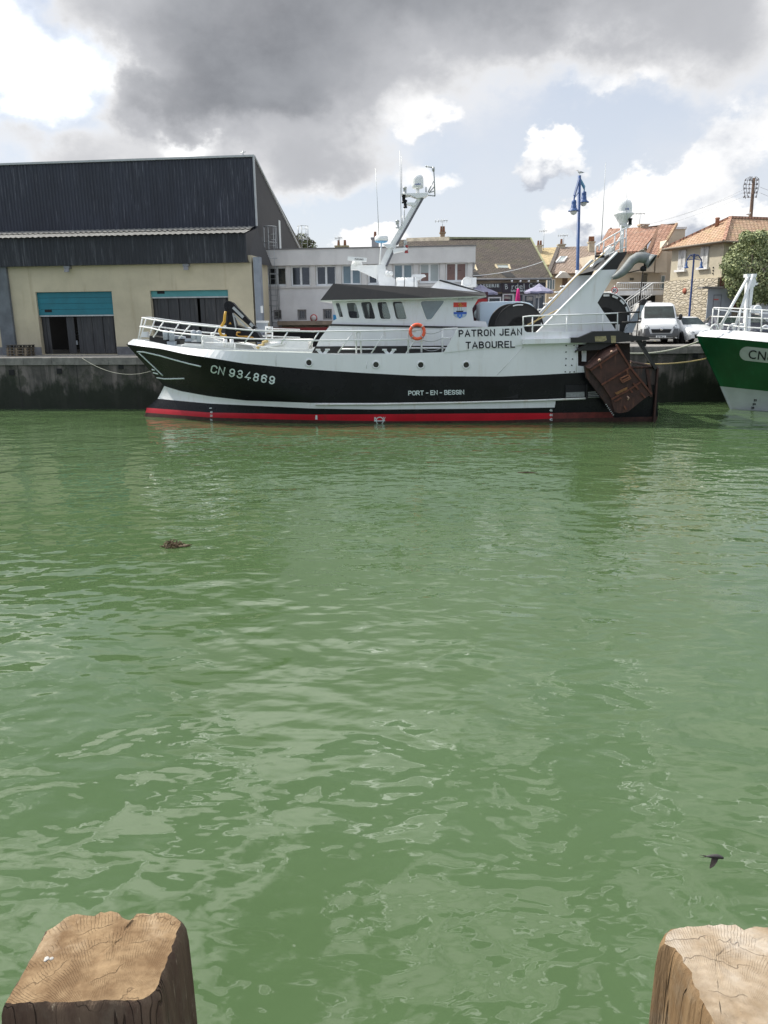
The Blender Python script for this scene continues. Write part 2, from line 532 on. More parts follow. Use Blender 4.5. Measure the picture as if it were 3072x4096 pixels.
def glass_mat(name, tint, clear, rough=.03):
    m = bpy.data.materials.new(name); m.use_nodes = True
    nt = m.node_tree; nt.nodes.clear()
    out = nnew(nt, 'ShaderNodeOutputMaterial')
    tr = nnew(nt, 'ShaderNodeBsdfTransparent'); tr.inputs['Color'].default_value = (*[1 - (1 - t) * 1 for t in tint], 1)
    pr = nnew(nt, 'ShaderNodeBsdfPrincipled')
    pr.inputs['Base Color'].default_value = (.02, .025, .027, 1); pr.inputs['Roughness'].default_value = rough
    pr.inputs['Specular IOR Level'].default_value = .8
    fr = nnew(nt, 'ShaderNodeFresnel'); fr.inputs['IOR'].default_value = 1.6
    k = S(nt, fr.outputs[0]) * .9 + (1 - clear)
    mx = nnew(nt, 'ShaderNodeMixShader'); nt.links.new(k.sat().k, mx.inputs[0])
    nt.links.new(tr.outputs[0], mx.inputs[1]); nt.links.new(pr.outputs[0], mx.inputs[2])
    nt.links.new(mx.outputs[0], out.inputs[0])
    return m
m_glass = glass_mat('clear_glass', (.72, .80, .76), .72)
m_glassd = mk('dark_window_glass', (.022, .027, .028), .10, .5, 1.1, spec=.9)
m_glassb = mk('blue_grey_window_glass', (.13, .19, .21), .10, .3, .8, spec=.9)
m_glassg = mk('pale_blind_behind_glass', (.36, .40, .39), .3, .12, .8, spec=.6)
m_curtain = mk('brown_curtain_behind_glass', (.17, .085, .065), .3, .2, 1.5, spec=.7)

# water: turbid green, wavelets from several scales of warped noise
def water_mat():
    m, nt, b, oc = new_mat('harbour_water')
    n1 = noise(nt, oc, .12, 3, .5)
    col = mixc(nt, n1.ss(.3, .7), (.056, .096, .037), (.071, .115, .052))
    set_col(nt, b, col)
    b.inputs['Roughness'].default_value = .015
    b.inputs['IOR'].default_value = 1.36
    b.inputs['Specular IOR Level'].default_value = .5
    v = mapping(nt, oc, (.8, 1.15, 1), rot=(0, 0, R(14)))
    wv = nnew(nt, 'ShaderNodeTexNoise'); nt.links.new(v, wv.inputs['Vector']); wv.inputs['Scale'].default_value = .9; wv.inputs['Detail'].default_value = 1.5
    vm = nnew(nt, 'ShaderNodeVectorMath', operation='SCALE'); nt.links.new(wv.outputs['Color'], vm.inputs[0]); vm.inputs['Scale'].default_value = .5
    ad = nnew(nt, 'ShaderNodeVectorMath', operation='ADD'); nt.links.new(v, ad.inputs[0]); nt.links.new(vm.outputs[0], ad.inputs[1])
    w = ad.outputs[0]
    h = noise(nt, w, .42, 1, .4) * 1.1 + noise(nt, w, 1.5, 1.2, .4) * .72 + noise(nt, w, 3.6, 1, .4) * .20 + noise(nt, w, 8.5, 1, .4) * .022
    h = h + noise(nt, mapping(nt, oc, (.6, 1.5, 1)), 6, 1, .4) * .03
    bump(nt, b, h, .062)
    return m
m_water = water_mat()

def concrete_wall():
    m, nt, b, oc = new_mat('stained_quay_concrete')
    n1 = noise(nt, oc, 1.6, 6, .65)
    c = mixc(nt, n1.ss(.3, .75), (.060, .056, .052), (.125, .112, .102))
    st = noise(nt, mapping(nt, oc, (1.1, 1.1, .10)), 1.5, 5, .6)          # rain and rust streaks
    c = mixc(nt, st.ss(.50, .62) * .85, c, (.20, .172, .16))
    c = mixc(nt, (1 - st).ss(.56, .70) * .8, c, (.028, .030, .024))
    sp = nnew(nt, 'ShaderNodeSeparateXYZ'); nt.links.new(oc, sp.inputs[0])
    z = S(nt, sp.outputs['Z']) + (noise(nt, mapping(nt, oc, (1, 1, .5)), 1.0, 6, .65) - .5) * 2.6
    moss = noise(nt, mapping(nt, oc, (1, 1, .7), loc=(5, 0, 2)), .9, 6, .65)
    c = mixc(nt, moss.ss(.50, .60) * .75, c, (.030, .036, .022))
    c = mixc(nt, (z * -1.0).ss(-1.45, -.95) * .92, c, (.012, .017, .009))    # weed line of the tide
    jx = nnew(nt, 'ShaderNodeTexBrick'); nt.links.new(mapping(nt, oc, (1, 1, 1), rot=(R(90), 0, 0)), jx.inputs['Vector'])
    jx.inputs['Scale'].default_value = 1; jx.inputs['Brick Width'].default_value = 3.1; jx.inputs['Row Height'].default_value = 9
    jx.inputs['Mortar Size'].default_value = .03; jx.offset = 0
    c = mixc(nt, S(nt, jx.outputs['Fac']) * .7, c, (.02, .02, .018))
    set_col(nt, b, c); b.inputs['Roughness'].default_value = .85
    bump(nt, b, n1 + noise(nt, oc, 12, 4, .6) * .3, .05)
    return m
m_quay = concrete_wall()
m_cop = mk('coping_stone', (.20, .19, .175), .85, .3, 3, dirt=(.06, .055, .05), dirt_amt=.6, bmp=.01, bscale=25)
m_apron = mk('quay_concrete', (.23, .22, .20), .85, .22, .8, dirt=(.12, .11, .10), dirt_amt=.3, bmp=.006, bscale=20)

def clad(name, col, streak, amt):
    m, nt, b, oc = new_mat(name)
    n1 = noise(nt, mapping(nt, oc, (1, 1, .3)), 1.5, 5, .6)
    c = mixc(nt, n1.ss(.3, .7), tuple(x * .85 for x in col), tuple(x * 1.2 for x in col))
    s1 = noise(nt, mapping(nt, oc, (7, 7, .45)), 1.3, 6, .7)
    s2 = noise(nt, mapping(nt, oc, (.25, .25, .15)), 1.0, 2, .5)
    c = mixc(nt, (s1 + s2 * .35).ss(.70, .86) * amt, c, streak)
    set_col(nt, b, c); b.inputs['Roughness'].default_value = .6
    return m
m_clad = clad('dark_slate_cladding', (.026, .030, .042), (.24, .25, .28), .45)
m_cladl = clad('dark_fascia_cladding', (.018, .021, .026), (.20, .21, .23), .3)
m_corr = clad('grey_fibre_cement_roof', (.20, .20, .19), (.08, .075, .07), .6)

def render_wall(name, col, stain, amt=.5, sc=1.0, bm=.006):
    m, nt, b, oc = new_mat(name)
    n1 = noise(nt, oc, .6 * sc, 6, .6)
    c = mixc(nt, n1.ss(.3, .7), tuple(x * .88 for x in col), tuple(min(.95, x * 1.08) for x in col))
    s1 = noise(nt, mapping(nt, oc, (2.2, 2.2, .22)), .9 * sc, 6, .65)
    c = mixc(nt, s1.ss(.54, .76) * amt, c, stain)
    set_col(nt, b, c); b.inputs['Roughness'].default_value = .9
    bump(nt, b, noise(nt, oc, 25, 4, .6), bm)
    return m
m_cream = render_wall('stained_cream_render', (.53, .47, .335), (.35, .28, .18), .6)
m_office = render_wall('pale_grey_render', (.66, .64, .61), (.54, .52, .49), .35)
m_officel = render_wall('white_render', (.72, .71, .70), (.58, .56, .54), .25)
m_beige = render_wall('beige_render', (.58, .50, .39), (.44, .36, .27), .3)
m_creamh = render_wall('warm_cream_render', (.62, .52, .38), (.48, .38, .27), .3)
m_stonehouse = render_wall('grey_beige_render', (.47, .42, .32), (.34, .30, .23), .35)
m_yellowh = render_wall('straw_render', (.55, .47, .30), (.42, .34, .2), .3)

def roof_mat(name, a, b_, moss, mamt, roww=.30, rowh=.26, bm=.05):
    m, nt, b, oc = new_mat(name)
    br = nnew(nt, 'ShaderNodeTexBrick')
    nt.links.new(oc, br.inputs['Vector'])
    br.inputs['Scale'].default_value = 1; br.inputs['Brick Width'].default_value = roww; br.inputs['Row Height'].default_value = rowh
    br.inputs['Mortar Size'].default_value = .028; br.inputs['Mortar Smooth'].default_value = .6; br.inputs['Bias'].default_value = 0
    br.inputs['Color1'].default_value = (*a, 1); br.inputs['Color2'].default_value = (*b_, 1)
    br.inputs['Mortar'].default_value = (*[x * .42 for x in a], 1)
    n1 = noise(nt, oc, .8, 6, .65)
    c = mixc(nt, n1.ss(.45, .75) * mamt, br.outputs['Color'], moss)
    n2 = noise(nt, oc, 6, 5, .7)
    c = mixc(nt, n2.ss(.60, .72) * .45, c, (.42, .40, .34))
    set_col(nt, b, c); b.inputs['Roughness'].default_value = .85
    bump(nt, b, S(nt, br.outputs['Fac']) * -1.0 + n2 * .4, bm)
    return m
m_roof_dark = roof_mat('mossy_dark_tiles', (.058, .045, .036), (.088, .068, .054), (.080, .078, .036), .6)
m_roof_tan = roof_mat('weathered_tan_tiles', (.30, .225, .175), (.38, .29, .235), (.34, .27, .19), .5)
m_roof_or = roof_mat('orange_clay_tiles', (.40, .205, .135), (.52, .31, .22), (.38, .27, .18), .5)
m_roof_or2 = roof_mat('lichened_orange_tiles', (.42, .255, .155), (.50, .34, .23), (.34, .28, .14), .7)

def stone_mat():
    m, nt, b, oc = new_mat('rubble_stone')
    v = mapping(nt, oc, (2.2, 2.2, 6.0))
    vo = nnew(nt, 'ShaderNodeTexVoronoi'); nt.links.new(v, vo.inputs['Vector']); vo.inputs['Scale'].default_value = 1
    ve = nnew(nt, 'ShaderNodeTexVoronoi', feature='DISTANCE_TO_EDGE'); nt.links.new(v, ve.inputs['Vector']); ve.inputs['Scale'].default_value = 1
    sp = nnew(nt, 'ShaderNodeSeparateColor'); nt.links.new(vo.outputs['Color'], sp.inputs[0])
    c = mixc(nt, S(nt, sp.outputs[0]), (.44, .38, .28), (.57, .51, .41))
    n1 = noise(nt, oc, 1.2, 5, .6)
    c = mixc(nt, n1.ss(.4, .8) * .5, c, (.52, .45, .33))
    e = S(nt, ve.outputs['Distance'])
    c = mixc(nt, (1 - e.ss(.0, .12)) * .55, c, (.33, .29, .22))
    set_col(nt, b, c); b.inputs['Roughness'].default_value = .9
    bump(nt, b, e.ss(0, .18) + n1 * .2, .06)
    return m
m_stone = stone_mat()

def car_paint(name, col, metal=0.0):
    m, nt, b, oc = new_mat(name)
    n1 = noise(nt, oc, 1.5, 5, .6)
    set_col(nt, b, mixc(nt, n1.ss(.4, .8) * .5, col, tuple(x * .86 for x in col)))
    b.inputs['Roughness'].default_value = .35; b.inputs['Coat Weight'].default_value = .6; b.inputs['Coat Roughness'].default_value = .06
    b.inputs['Metallic'].default_value = metal
    return m
m_carw = car_paint('white_car_paint', (.62, .63, .63))
m_carg = car_paint('blue_grey_van_paint', (.42, .52, .58))
m_carb = car_paint('blue_car_paint', (.03, .10, .33))
m_cark = car_paint('dark_car_paint', (.022, .024, .04))
m_cars = car_paint('silver_car_paint', (.48, .50, .51), .3)
m_carglass = mk('car_window_glass', (.020, .030, .028), .08, .6, 3.0, spec=.35)
m_lamp = mk('headlamp_glass', (.16, .18, .19), .12, .2, 12, spec=1.0)
# ------------------------------------------------------------------ ground, quay and water
ZL, ZR = 2.59, 2.83
EDGE = [(-60, 43.4, ZL), (-19.7, 39.95, ZL), (-12.3, 39.25, ZL), (-6.5, 39.1, ZL), (-2.0, 39.15, ZR), (5, 39.35, ZR), (12.7, 39.8, ZR), (17, 40.15, ZR), (60, 42.5, ZR)]
mb = MB()
N = 60
mb.sheet([[(-160, -60, 0), (160, -60, 0)], [(-160, 60, 0), (160, 60, 0)]])
water = mb.build('water', m_water); water['kind'] = 'structure'
mb = MB(); mb.sheet([[(-160, -60, -3), (160, -60, -3)], [(-160, 60, -3), (160, 60, -3)]])
o = mb.build('harbour_bed', mk('harbour_mud', (.05, .06, .03), .9)); o['kind'] = 'structure'
mb = MB()
mb.sheet([[(x, y + .3, z) for x, y, z in EDGE], [(x, y + 40, z) for x, y, z in EDGE], [(x * 12, 1500, z) for x, y, z in EDGE]])
o = mb.build('ground', m_apron); o['kind'] = 'structure'
# far quay wall with its coping stones
qw = thing('quay_wall', 'dark stained concrete quay wall with weed line behind the trawlers', 'quay wall', loc=(0, 39.2, 0))
mb = MB()
for dy, z0, z1 in ((-39.2, -2.5, None),):
    mb.sheet([[(x, y - 39.2 + .05, -2.6) for x, y, z in EDGE], [(x, y - 39.2 + .05, z - .34) for x, y, z in EDGE]])
mb.build('wall_face', m_quay, qw)
mb = MB(); mb2 = MB()
for (x0, y0, z0), (x1, y1, z1) in zip(EDGE, EDGE[1:]):
    L = math.hypot(x1 - x0, y1 - y0); k = max(1, round(L / 1.6))
    for i in range(k):
        a, b = (i + .004) / k, (i + .996) / k
        p = Vec((x0 + (x1 - x0) * a, y0 + (y1 - y0) * a - 39.2, z0 + (z1 - z0) * a)); q = Vec((x0 + (x1 - x0) * b, y0 + (y1 - y0) * b - 39.2, z0 + (z1 - z0) * b))
        j = rnd.uniform(-.012, .012)
        s = [p + Vec((0, -.03 + j, -.36)), q + Vec((0, -.03 + j, -.36)), q + Vec((0, -.03 + j, -.01)), q + Vec((0, 0 + j, .02)), q + Vec((0, .5, .012)), p + Vec((0, .5, .012)), p + Vec((0, 0 + j, .02)), p + Vec((0, -.03 + j, -.01))]
        mb.add(s, [(0, 1, 2, 7), (7, 2, 3, 6), (6, 3, 4, 5), (1, 4, 3, 2), (0, 7, 6, 5)])
mb.build('coping', m_cop, qw)
for px, py in ((483, 1466), (45, 1490), (236, 1485), (2783, 1420)):
    p = at_y(px, py, 39.2)
    yy = None
    for (x0, y0, z0), (x1, y1, z1) in zip(EDGE, EDGE[1:]):
        if x0 <= p.x <= x1: yy = y0 + (y1 - y0) * (p.x - x0) / (x1 - x0)
    p = at_y(px, py, yy)
    h = MB(); h.box(p.x - .13, p.x + .13, yy - 39.2 + .02, yy - 39.2 + .3, p.z - .13, p.z + .13)
    h.build('drain_hole', m_dark, qw)
# yard strip under the shed and a road further back
mb = MB(); mb.sheet([[(-6, 43.2, ZR + .004), (60, 45.2, ZR + .004)], [(-6, 50.5, ZR + .004), (60, 52.0, ZR + .004)]])
o = mb.build('quay_road', mk('worn_asphalt', (.10, .098, .095), .85, .2, .7, bmp=.006, bscale=60)); o['kind'] = 'structure'
mb = MB()
for i in range(9):
    x = 13 + i * 2.7
    mb.sheet([[(x, 43.6, ZR + .008), (x + .1, 43.6, ZR + .008)], [(x + .9, 48.2, ZR + .008), (x + 1.0, 48.2, ZR + .008)]])
o = mb.build('road_markings', mk('worn_road_paint', (.55, .50, .30), .8, .25, 5)); o['kind'] = 'structure'
# near quay under the photographer
mb = MB(); mb.box(-40, 40, -30, 1.02, -2.5, 2.86)
o = mb.build('near_quay_ground', m_apron); o['kind'] = 'structure'

# ------------------------------------------------------------------ the two mooring posts at our feet
def endgrain(seed, c0, c1, c2, cx, cy):
    m, nt, b, oc = new_mat('weathered_end_grain')
    v = mapping(nt, oc, (1, 1, 1), loc=(cx, cy, 0))
    sp = nnew(nt, 'ShaderNodeSeparateXYZ'); nt.links.new(v, sp.inputs[0])
    x, y = S(nt, sp.outputs[0]), S(nt, sp.outputs[1])
    wob = noise(nt, oc, 9, 5, .6)
    r = (x * x + y * y).f('SQRT') + (wob - .5) * .03
    th = x.f('ARCTAN2', y) + (wob - .5) * .12
    n1 = noise(nt, oc, 9, 6, .7); n2 = noise(nt, oc, 60, 4, .65); n3 = noise(nt, oc, 22, 4, .6)
    c = mixc(nt, n1.ss(.35, .68), c0, c1)
    c = mixc(nt, noise(nt, mapping(nt, oc, (1, 1, 1), loc=(3, seed, 0)), 5, 5, .6).ss(.50, .70) * .8, c, c2)
    rings = (r * 260).f('SINE') * .5 + .5
    c = mixc(nt, rings * .12, c, tuple(q * .55 for q in c0))
    def cracks(coord, other, freq, width, n_amp, sc):
        q = coord * freq + (noise(nt, oc, sc, 3, .6) - .5) * n_amp
        d = (q.f('FRACT') - .5).f('ABSOLUTE')
        return (1 - d.ss(0, width))
    brk = n3.ss(.42, .58)
    ck = cracks(th, r, 44, .075, .8, 30) * (.05 + brk * .8)
    ck2 = cracks(r, th, 13, .028, 2.0, 10) * noise(nt, oc, 9, 2, .5).ss(.46, .56)
    saw = noise(nt, mapping(nt, oc, (1, 1, 1), rot=(0, 0, R(24))), 1, 0)
    k = ck.max(ck2)
    c = mixc(nt, k * .30, c, (.085, .045, .024))
    c = mixc(nt, n2.ss(.60, .72) * .35, c, tuple(q * .5 for q in c0))
    set_col(nt, b, c); b.inputs['Roughness'].default_value = .85; b.inputs['Specular IOR Level'].default_value = .25
    bump(nt, b, k * -.6 + n2 * .5 + n1 * .6 + n3 * .4, .004)
    return m
def sidegrain(c0, c1, c2):
    m, nt, b, oc = new_mat('weathered_side_grain')
    st = mapping(nt, oc, (1, 1, .07))
    n1 = noise(nt, st, 22, 6, .65); n2 = noise(nt, oc, 8, 5, .65); n3 = noise(nt, mapping(nt, oc, (1, 1, .10)), 60, 4, .7)
    c = mixc(nt, n1.ss(.35, .7), c0, c1)
    c = mixc(nt, n2.ss(.48, .7) * .7, c, c2)
    ck = noise(nt, mapping(nt, oc, (1, 1, .05), loc=(4, 2, 0)), 17, 2, .5)
    k = (1 - (ck - .5).f('ABSOLUTE').ss(.0, .009)) * noise(nt, mapping(nt, oc, (1, 1, .15)), 9, 2, .5).ss(.45, .6)
    c = mixc(nt, k * .55, c, (.018, .010, .006))
    c = mixc(nt, n3.ss(.62, .74) * .5, c, (.50, .42, .30))
    set_col(nt, b, c); b.inputs['Roughness'].default_value = .85; b.inputs['Specular IOR Level'].default_value = .2
    bump(nt, b, n1 + n3 * .5 - k * .8, .012)
    return m
def post(name, label, outline, drop, mt, ms, seed, extra=None):
    top = EYE.z - drop
    pts = [at_z(px, py, top) for px, py in outline] + (extra or [])
    pts = [Vec((p.x, p.y, top)) for p in pts]
    c = sum(pts, Vec()) / len(pts)
    t = thing(name, label, 'mooring post', loc=(c.x, c.y, -2.5), group='wooden mooring posts on the near quay')
    r2 = random.Random(seed)
    dense = []
    n = len(pts)
    for i in range(n):
        a, b = pts[i], pts[(i + 1) % n]
        k = max(1, int((b - a).length / .009))
        for j in range(k):
            p = a.lerp(b, j / k)
            dense.append(p + Vec((r2.uniform(-1, 1), r2.uniform(-1, 1), 0)) * rnd.choice((.0012, .0016, .004)))
    loc = [p - Vec((c.x, c.y, -2.5)) for p in dense]
    n = len(loc)
    rows = []
    def noise1(i, s): return sin(i * .37 + s) * .5 + sin(i * .83 + s * 2.1) * .3 + sin(i * 2.1 + s * 3) * .2
    for dz, off, jit in ((0, 0, 0), (-.006, .005, .002), (-.022, .010, .003), (-.06, .0135, .003), (-.2, .016, .003), (-.5, .018, .003), (-1.2, .02, .003), (-3.5, .02, .003)):
        row = []
        for i, p in enumerate(loc):
            d = Vec((p.x, p.y, 0)).normalized()
            row.append(p + d * (off + noise1(i, 1.3 if dz > -.1 else 1.3) * jit) + Vec((0, 0, dz + (noise1(i, 5) * .004 if dz in (-.006, -.022) else 0))))
        rows.append(row + [row[0]])
    mb = MB(); mb.sheet(rows, smooth=True); mb.build('shaft', ms, t)
    mb = MB()
    # gently uneven sawn top, filled in rings toward the centre
    cz = loc[0].z
    rr = [[p.lerp(Vec((0, 0, cz)), k) + Vec((0, 0, noise1(p.x * 90 + p.y * 40, k * 6) * .002 * min(1, k * 5))) for p in loc + [loc[0]]] for k in (0, .04, .12, .25, .4, .55, .7, .85, .97)]
    mb.sheet(rr, smooth=True); mb.poly(rr[-1][:-1])
    mb.build('sawn_top', mt, t)
    return t
post('mooring_post', 'brown square wooden post with ring cracks and a bird dropping on top',
     [(24, 4011), (60, 3950), (92, 3893), (140, 3808), (184, 3734), (188, 3722), (215, 3708), (243, 3690), (262, 3672), (290, 3660), (325, 3656), (345, 3664), (375, 3664), (402, 3648), (440, 3646), (472, 3650), (486, 3668), (503, 3676), (520, 3680), (532, 3672), (546, 3657), (575, 3652), (600, 3656), (630, 3650), (662, 3652), (700, 3668), (722, 3690), (714, 3716), (702, 3745), (688, 3800), (668, 3826), (664, 3860), (650, 3890), (640, 3908), (636, 3935), (622, 3960), (597, 3979), (570, 3997), (500, 4000), (423, 3999), (300, 4006), (150, 4010)],
     1.42, endgrain(1, (.150, .090, .044), (.31, .215, .12), (.50, .40, .275), -.08, .26), sidegrain((.075, .048, .034), (.125, .088, .060), (.15, .125, .09)), 3)
post('mooring_post', 'pale wooden post split along its edge, below the flying swallow',
     [(2658, 3775), (2662, 3750), (2672, 3732), (2690, 3717), (2720, 3711), (2751, 3707), (2795, 3704), (2838, 3700), (2890, 3701), (2942, 3703), (2962, 3712), (2975, 3717), (2995, 3712), (3018, 3707), (3072, 3710), (3180, 3716), (3215, 3740), (3330, 4170), (2900, 4200), (2885, 4140), (2862, 4100), (2835, 4050), (2818, 4016), (2800, 3990), (2795, 3960), (2772, 3925), (2768, 3890), (2745, 3862), (2735, 3850), (2730, 3825), (2700, 3790)],
     1.40, endgrain(8, (.27, .20, .128), (.40, .325, .24), (.47, .42, .36), .05, .20), sidegrain((.15, .092, .046), (.23, .152, .082), (.22, .17, .115)), 5)
g = thing('bird_dropping', 'small white bird dropping on the sawn top of the bottom left post', 'bird dropping', loc=at_z(194, 3838, EYE.z - 1.42))
mb = MB()
for i in range(5):
    mb.lathe([(.006 - i * .0007, .0), (.004, .0015), (.001, .002)], (rnd.uniform(-.007, .007), rnd.uniform(-.004, .004), .001), n=9)
mb.build('splash', mk('chalk_white', (.42, .40, .37), .6), g)
# ------------------------------------------------------------------ the black and white trawler
# local frame: x from bow to stern, y across (port side, towards us, is negative), z up from the waterline
HB = 3.0
BOW = at_z(578, 1662, 0); BOW.y = 36.3; BOW.x = (578 - CX) / FPX * 36.3 * 1.005
BF = Frame((BOW.x + 11.4, BOW.y - .42, 0), R(-2.1))
T = thing('fishing_trawler', 'large black and white steel trawler with red boot stripe and raked white mast', 'fishing trawler', BF)
def nP(px, py, y=-HB): return BF.P(px, py, y)

STERN = 2632
CONT = {
 'boot': ([(580, 1650), (836, 1670), (1250, 1681), (1600, 1685), (2000, 1682), (2210, 1675), (2632, 1666)], 582, 820, .975),
 'redtop': ([(587, 1631), (836, 1650), (1250, 1658), (1513, 1657), (2000, 1653), (2210, 1652), (2632, 1645)], 587, 800, .98),
 'bandlo': ([(631, 1595), (836, 1614), (1250, 1634), (1513, 1638), (2000, 1634), (2211, 1630), (2632, 1622)], 631, 740, .99),
 'bandhi': ([(657, 1544), (720, 1564), (836, 1585), (980, 1602), (1250, 1612), (1513, 1612), (1827, 1607), (2150, 1599), (2349, 1590), (2632, 1580)], 657, 640, .995),
 'midlo': ([(620, 1505), (720, 1527), (860, 1547), (1030, 1563), (1250, 1572), (1513, 1577), (1827, 1575), (2150, 1567), (2349, 1560), (2632, 1545)], 620, 560, 1.0),
 'midhi': ([(560, 1438), (680, 1465), (860, 1490), (1030, 1510), (1250, 1525), (1513, 1535), (1827, 1538), (2150, 1531), (2349, 1524), (2632, 1508)], 560, 480, 1.0),
 'sheer': ([(505, 1377), (643, 1395), (739, 1416), (870, 1436), (971, 1453), (1115, 1467), (1250, 1478), (1441, 1491), (1682, 1504), (2000, 1506), (2150, 1500), (2309, 1491), (2632, 1474)], 505, 420, 1.0),
 'rail': ([(512, 1371), (534, 1355), (595, 1366), (686, 1383), (730, 1389), (797, 1397), (932, 1404), (1250, 1412), (1345, 1419), (1624, 1414), (1774, 1409), (1850, 1397), (2092, 1377), (2309, 1372)], 512, 420, 1.0),
}
def hb(px, stem, L, k):
    t = max(0, min(1, (px - stem) / L))
    h = HB * k * (1 - (1 - t) ** 2.1)
    return max(.035, h * (1 - .06 * smooth01((px - 2000) / 632)))
NS = 72
SS = [(i / (NS - 1)) ** 1.25 for i in range(NS)]
rows = {}; pxs = {}
for k, (pl, stem, L, kk) in CONT.items():
    row = []; pr = []
    end = 2312 if k == 'rail' else STERN
    for s in SS:
        px = stem + s * (end - stem)
        h = hb(px, stem, L, kk)
        if k == 'rail':
            h = max(.03, h - .5 * (1 - smooth01((px - 600) / 420)) * smooth01((px - stem) / 120))
        row.append(nP(px, interp(pl, px), -h)); pr.append(px)
    rows[k] = row; pxs[k] = pr
wl = [Vec((a.x - .05 if i else a.x - .08, -max(.04, hb(p, 576, 850, .965)), 0)) for i, (a, p) in enumerate(zip(rows['boot'], pxs['boot']))]
uw = [Vec((p.x - .05 if i < 3 else p.x, p.y * .93, -1.2)) for i, p in enumerate(wl)]
order = [uw, wl, rows['boot'], rows['redtop'], rows['bandlo'], rows['bandhi'], rows['midlo'], rows['midhi'], rows['sheer']]
hull_m = [m_weed, m_red, m_black, m_white, mk('faded_red_antifouling', (.14, .025, .02), .7, .4, 4)]
def hm(i, j):
    px = pxs['boot'][j]
    aft = px > 2205
    if i == 0: return 0
    if i == 1: return 0
    if i == 2: return (2 if px > 2420 else 4) if aft else 1
    if i == 3: return 2
    if i == 4: return 2 if aft else 3
    return 2
mb = MB()
mb.sheet(order, smooth=True, matf=hm)
mb.sheet([[Vec((p.x, -p.y, p.z)) for p in r] for r in order], smooth=True, matf=hm)
tr = [r[-1] for r in order]
mb.add(tr + [Vec((p.x, -p.y, p.z)) for p in tr], [[i, i + 1, len(tr) + i + 1, len(tr) + i] for i in range(len(tr) - 1)], 2)
hull_bvh = mb.bvh()
hull = mb.build('hull', hull_m, T, fix=False)
# white bulwark strake above the black side, both sides, and the weather deck inside it
mb = MB()
sh, rl = [], rows['rail']
for p, px in zip(rl, pxs['rail']):
    q = nP(px, interp(CONT['sheer'][0], px), -hb(px, 505, 420, 1.0)); sh.append(Vec((q.x, q.y - .004, q.z)))
inr = [Vec((p.x, min(-.02, p.y + .10), p.z)) for p in rl]
dk = [Vec((p.x, q.y, p.z - .22)) for p, q in zip(rl, inr)]
for sg in (1, -1):
    mb.sheet([[Vec((p.x, p.y * sg, p.z)) for p in r] for r in (sh, rl, inr, dk)], smooth=False)
bul_bvh = mb.bvh()
mb.build('bulwark', m_bul, T, fix=False)
mb = MB()
mb.sheet([dk, [Vec((p.x, -p.y, p.z)) for p in dk]])
a = dk[-1]; e = rows['sheer'][-1]
mb.box(a.x - .4, e.x - .02, -2.75, 2.75, e.z - .55, e.z - .5)
mb.build('deck', mk('pale_green_deck', (.42, .46, .44), .6, .2, 2), T, fix=False)
# dark wing bulwark at the stern rises above the deck; rim of rusty steel
mb = MB()
x0 = nP(2395, 1500).x; x1 = nP(2632, 1474).x; zt = nP(2632, 1472).z; zb = nP(2632, 1540).z
for y in (-2.86, 2.80): mb.box(x0, x1 + .02, y, y + .06, zb, zt)
mb.box(x1 - .04, x1 + .025, -2.86, 2.86, zb - .4, zt - .02)
mb.build('stern_bulwark', mk('black_rusting_bulwark', (.028, .022, .02), .6, .4, 2, dirt=(.16, .07, .04), dirt_amt=.7), T)
mb = MB()
mb.tube([(x0, -2.84, zt + .02), (x1, -2.84, zt + .02), (x1 + .02, 2.84, zt + .02)], .055)
mb.beam((x1 + .01, -2.9, zt), (x1 + .02, -2.9, -.1), .07, .16)
mb.beam((x1 - .42, -2.89, zt - .05), (x1 - .16, -2.89, zb - .5), .12, .06)
mb.build('stern_rim', m_rust, T)
# rubbing strake
mb = MB()
pts = [nP(px, interp([(1260, 1618), (1513, 1617), (1827, 1611), (2150, 1602), (2360, 1593)], px), -3.03) for px in range(1262, 2361, 60)]
mb.tube(pts, .045, n=6)
mb.build('rubbing_strake', mk('worn_white_strake', (.62, .63, .60), .6, .1, 3, dirt=(.42, .25, .10), dirt_amt=.6), T)

def onhull(px, py, off=.014):
    d = ray(px, py)
    o = BF.loc(EYE); dl = Vec((d.dot(BF.ex), d.dot(BF.ey), d.z))
    for b in (bul_bvh, hull_bvh):
        h = b.ray_cast(o, dl)
        if h[0] is not None:
            hits = [x.ray_cast(o, dl) for x in (bul_bvh, hull_bvh)]
            h = min((x for x in hits if x[0] is not None), key=lambda x: x[3])
            return h[0] - dl * off
    return nP(px, py, -HB)
def onside(y, off=0.0): return lambda px, py: nP(px, py, y - off)

# ---- writing on the hull
def lettering(items, mat, h, proj, bold, name='lettering', **kw):
    mb = MB()
    for t, a, b in items: put_text(mb, t, a, b, h, proj, 0, bold, **kw)
    return mb.build(name, mat, T, fix=False)
mb = MB()
strokes_text(mb, 'CN', (840, 1491), (896, 1502), 33, .16, onhull)
strokes_text(mb, '934869', (914, 1506), (1096, 1539), 34, .16, onhull, gap=.46)
mb.build('registration_number', m_text_w, T, fix=False)
mb = MB()
strokes_text(mb, 'PORT - EN - BESSIN', (1633, 1582), (1857, 1578), 19, .17, onhull, gap=.24)
mb.build('home_port_lettering', m_text_w, T, fix=False)
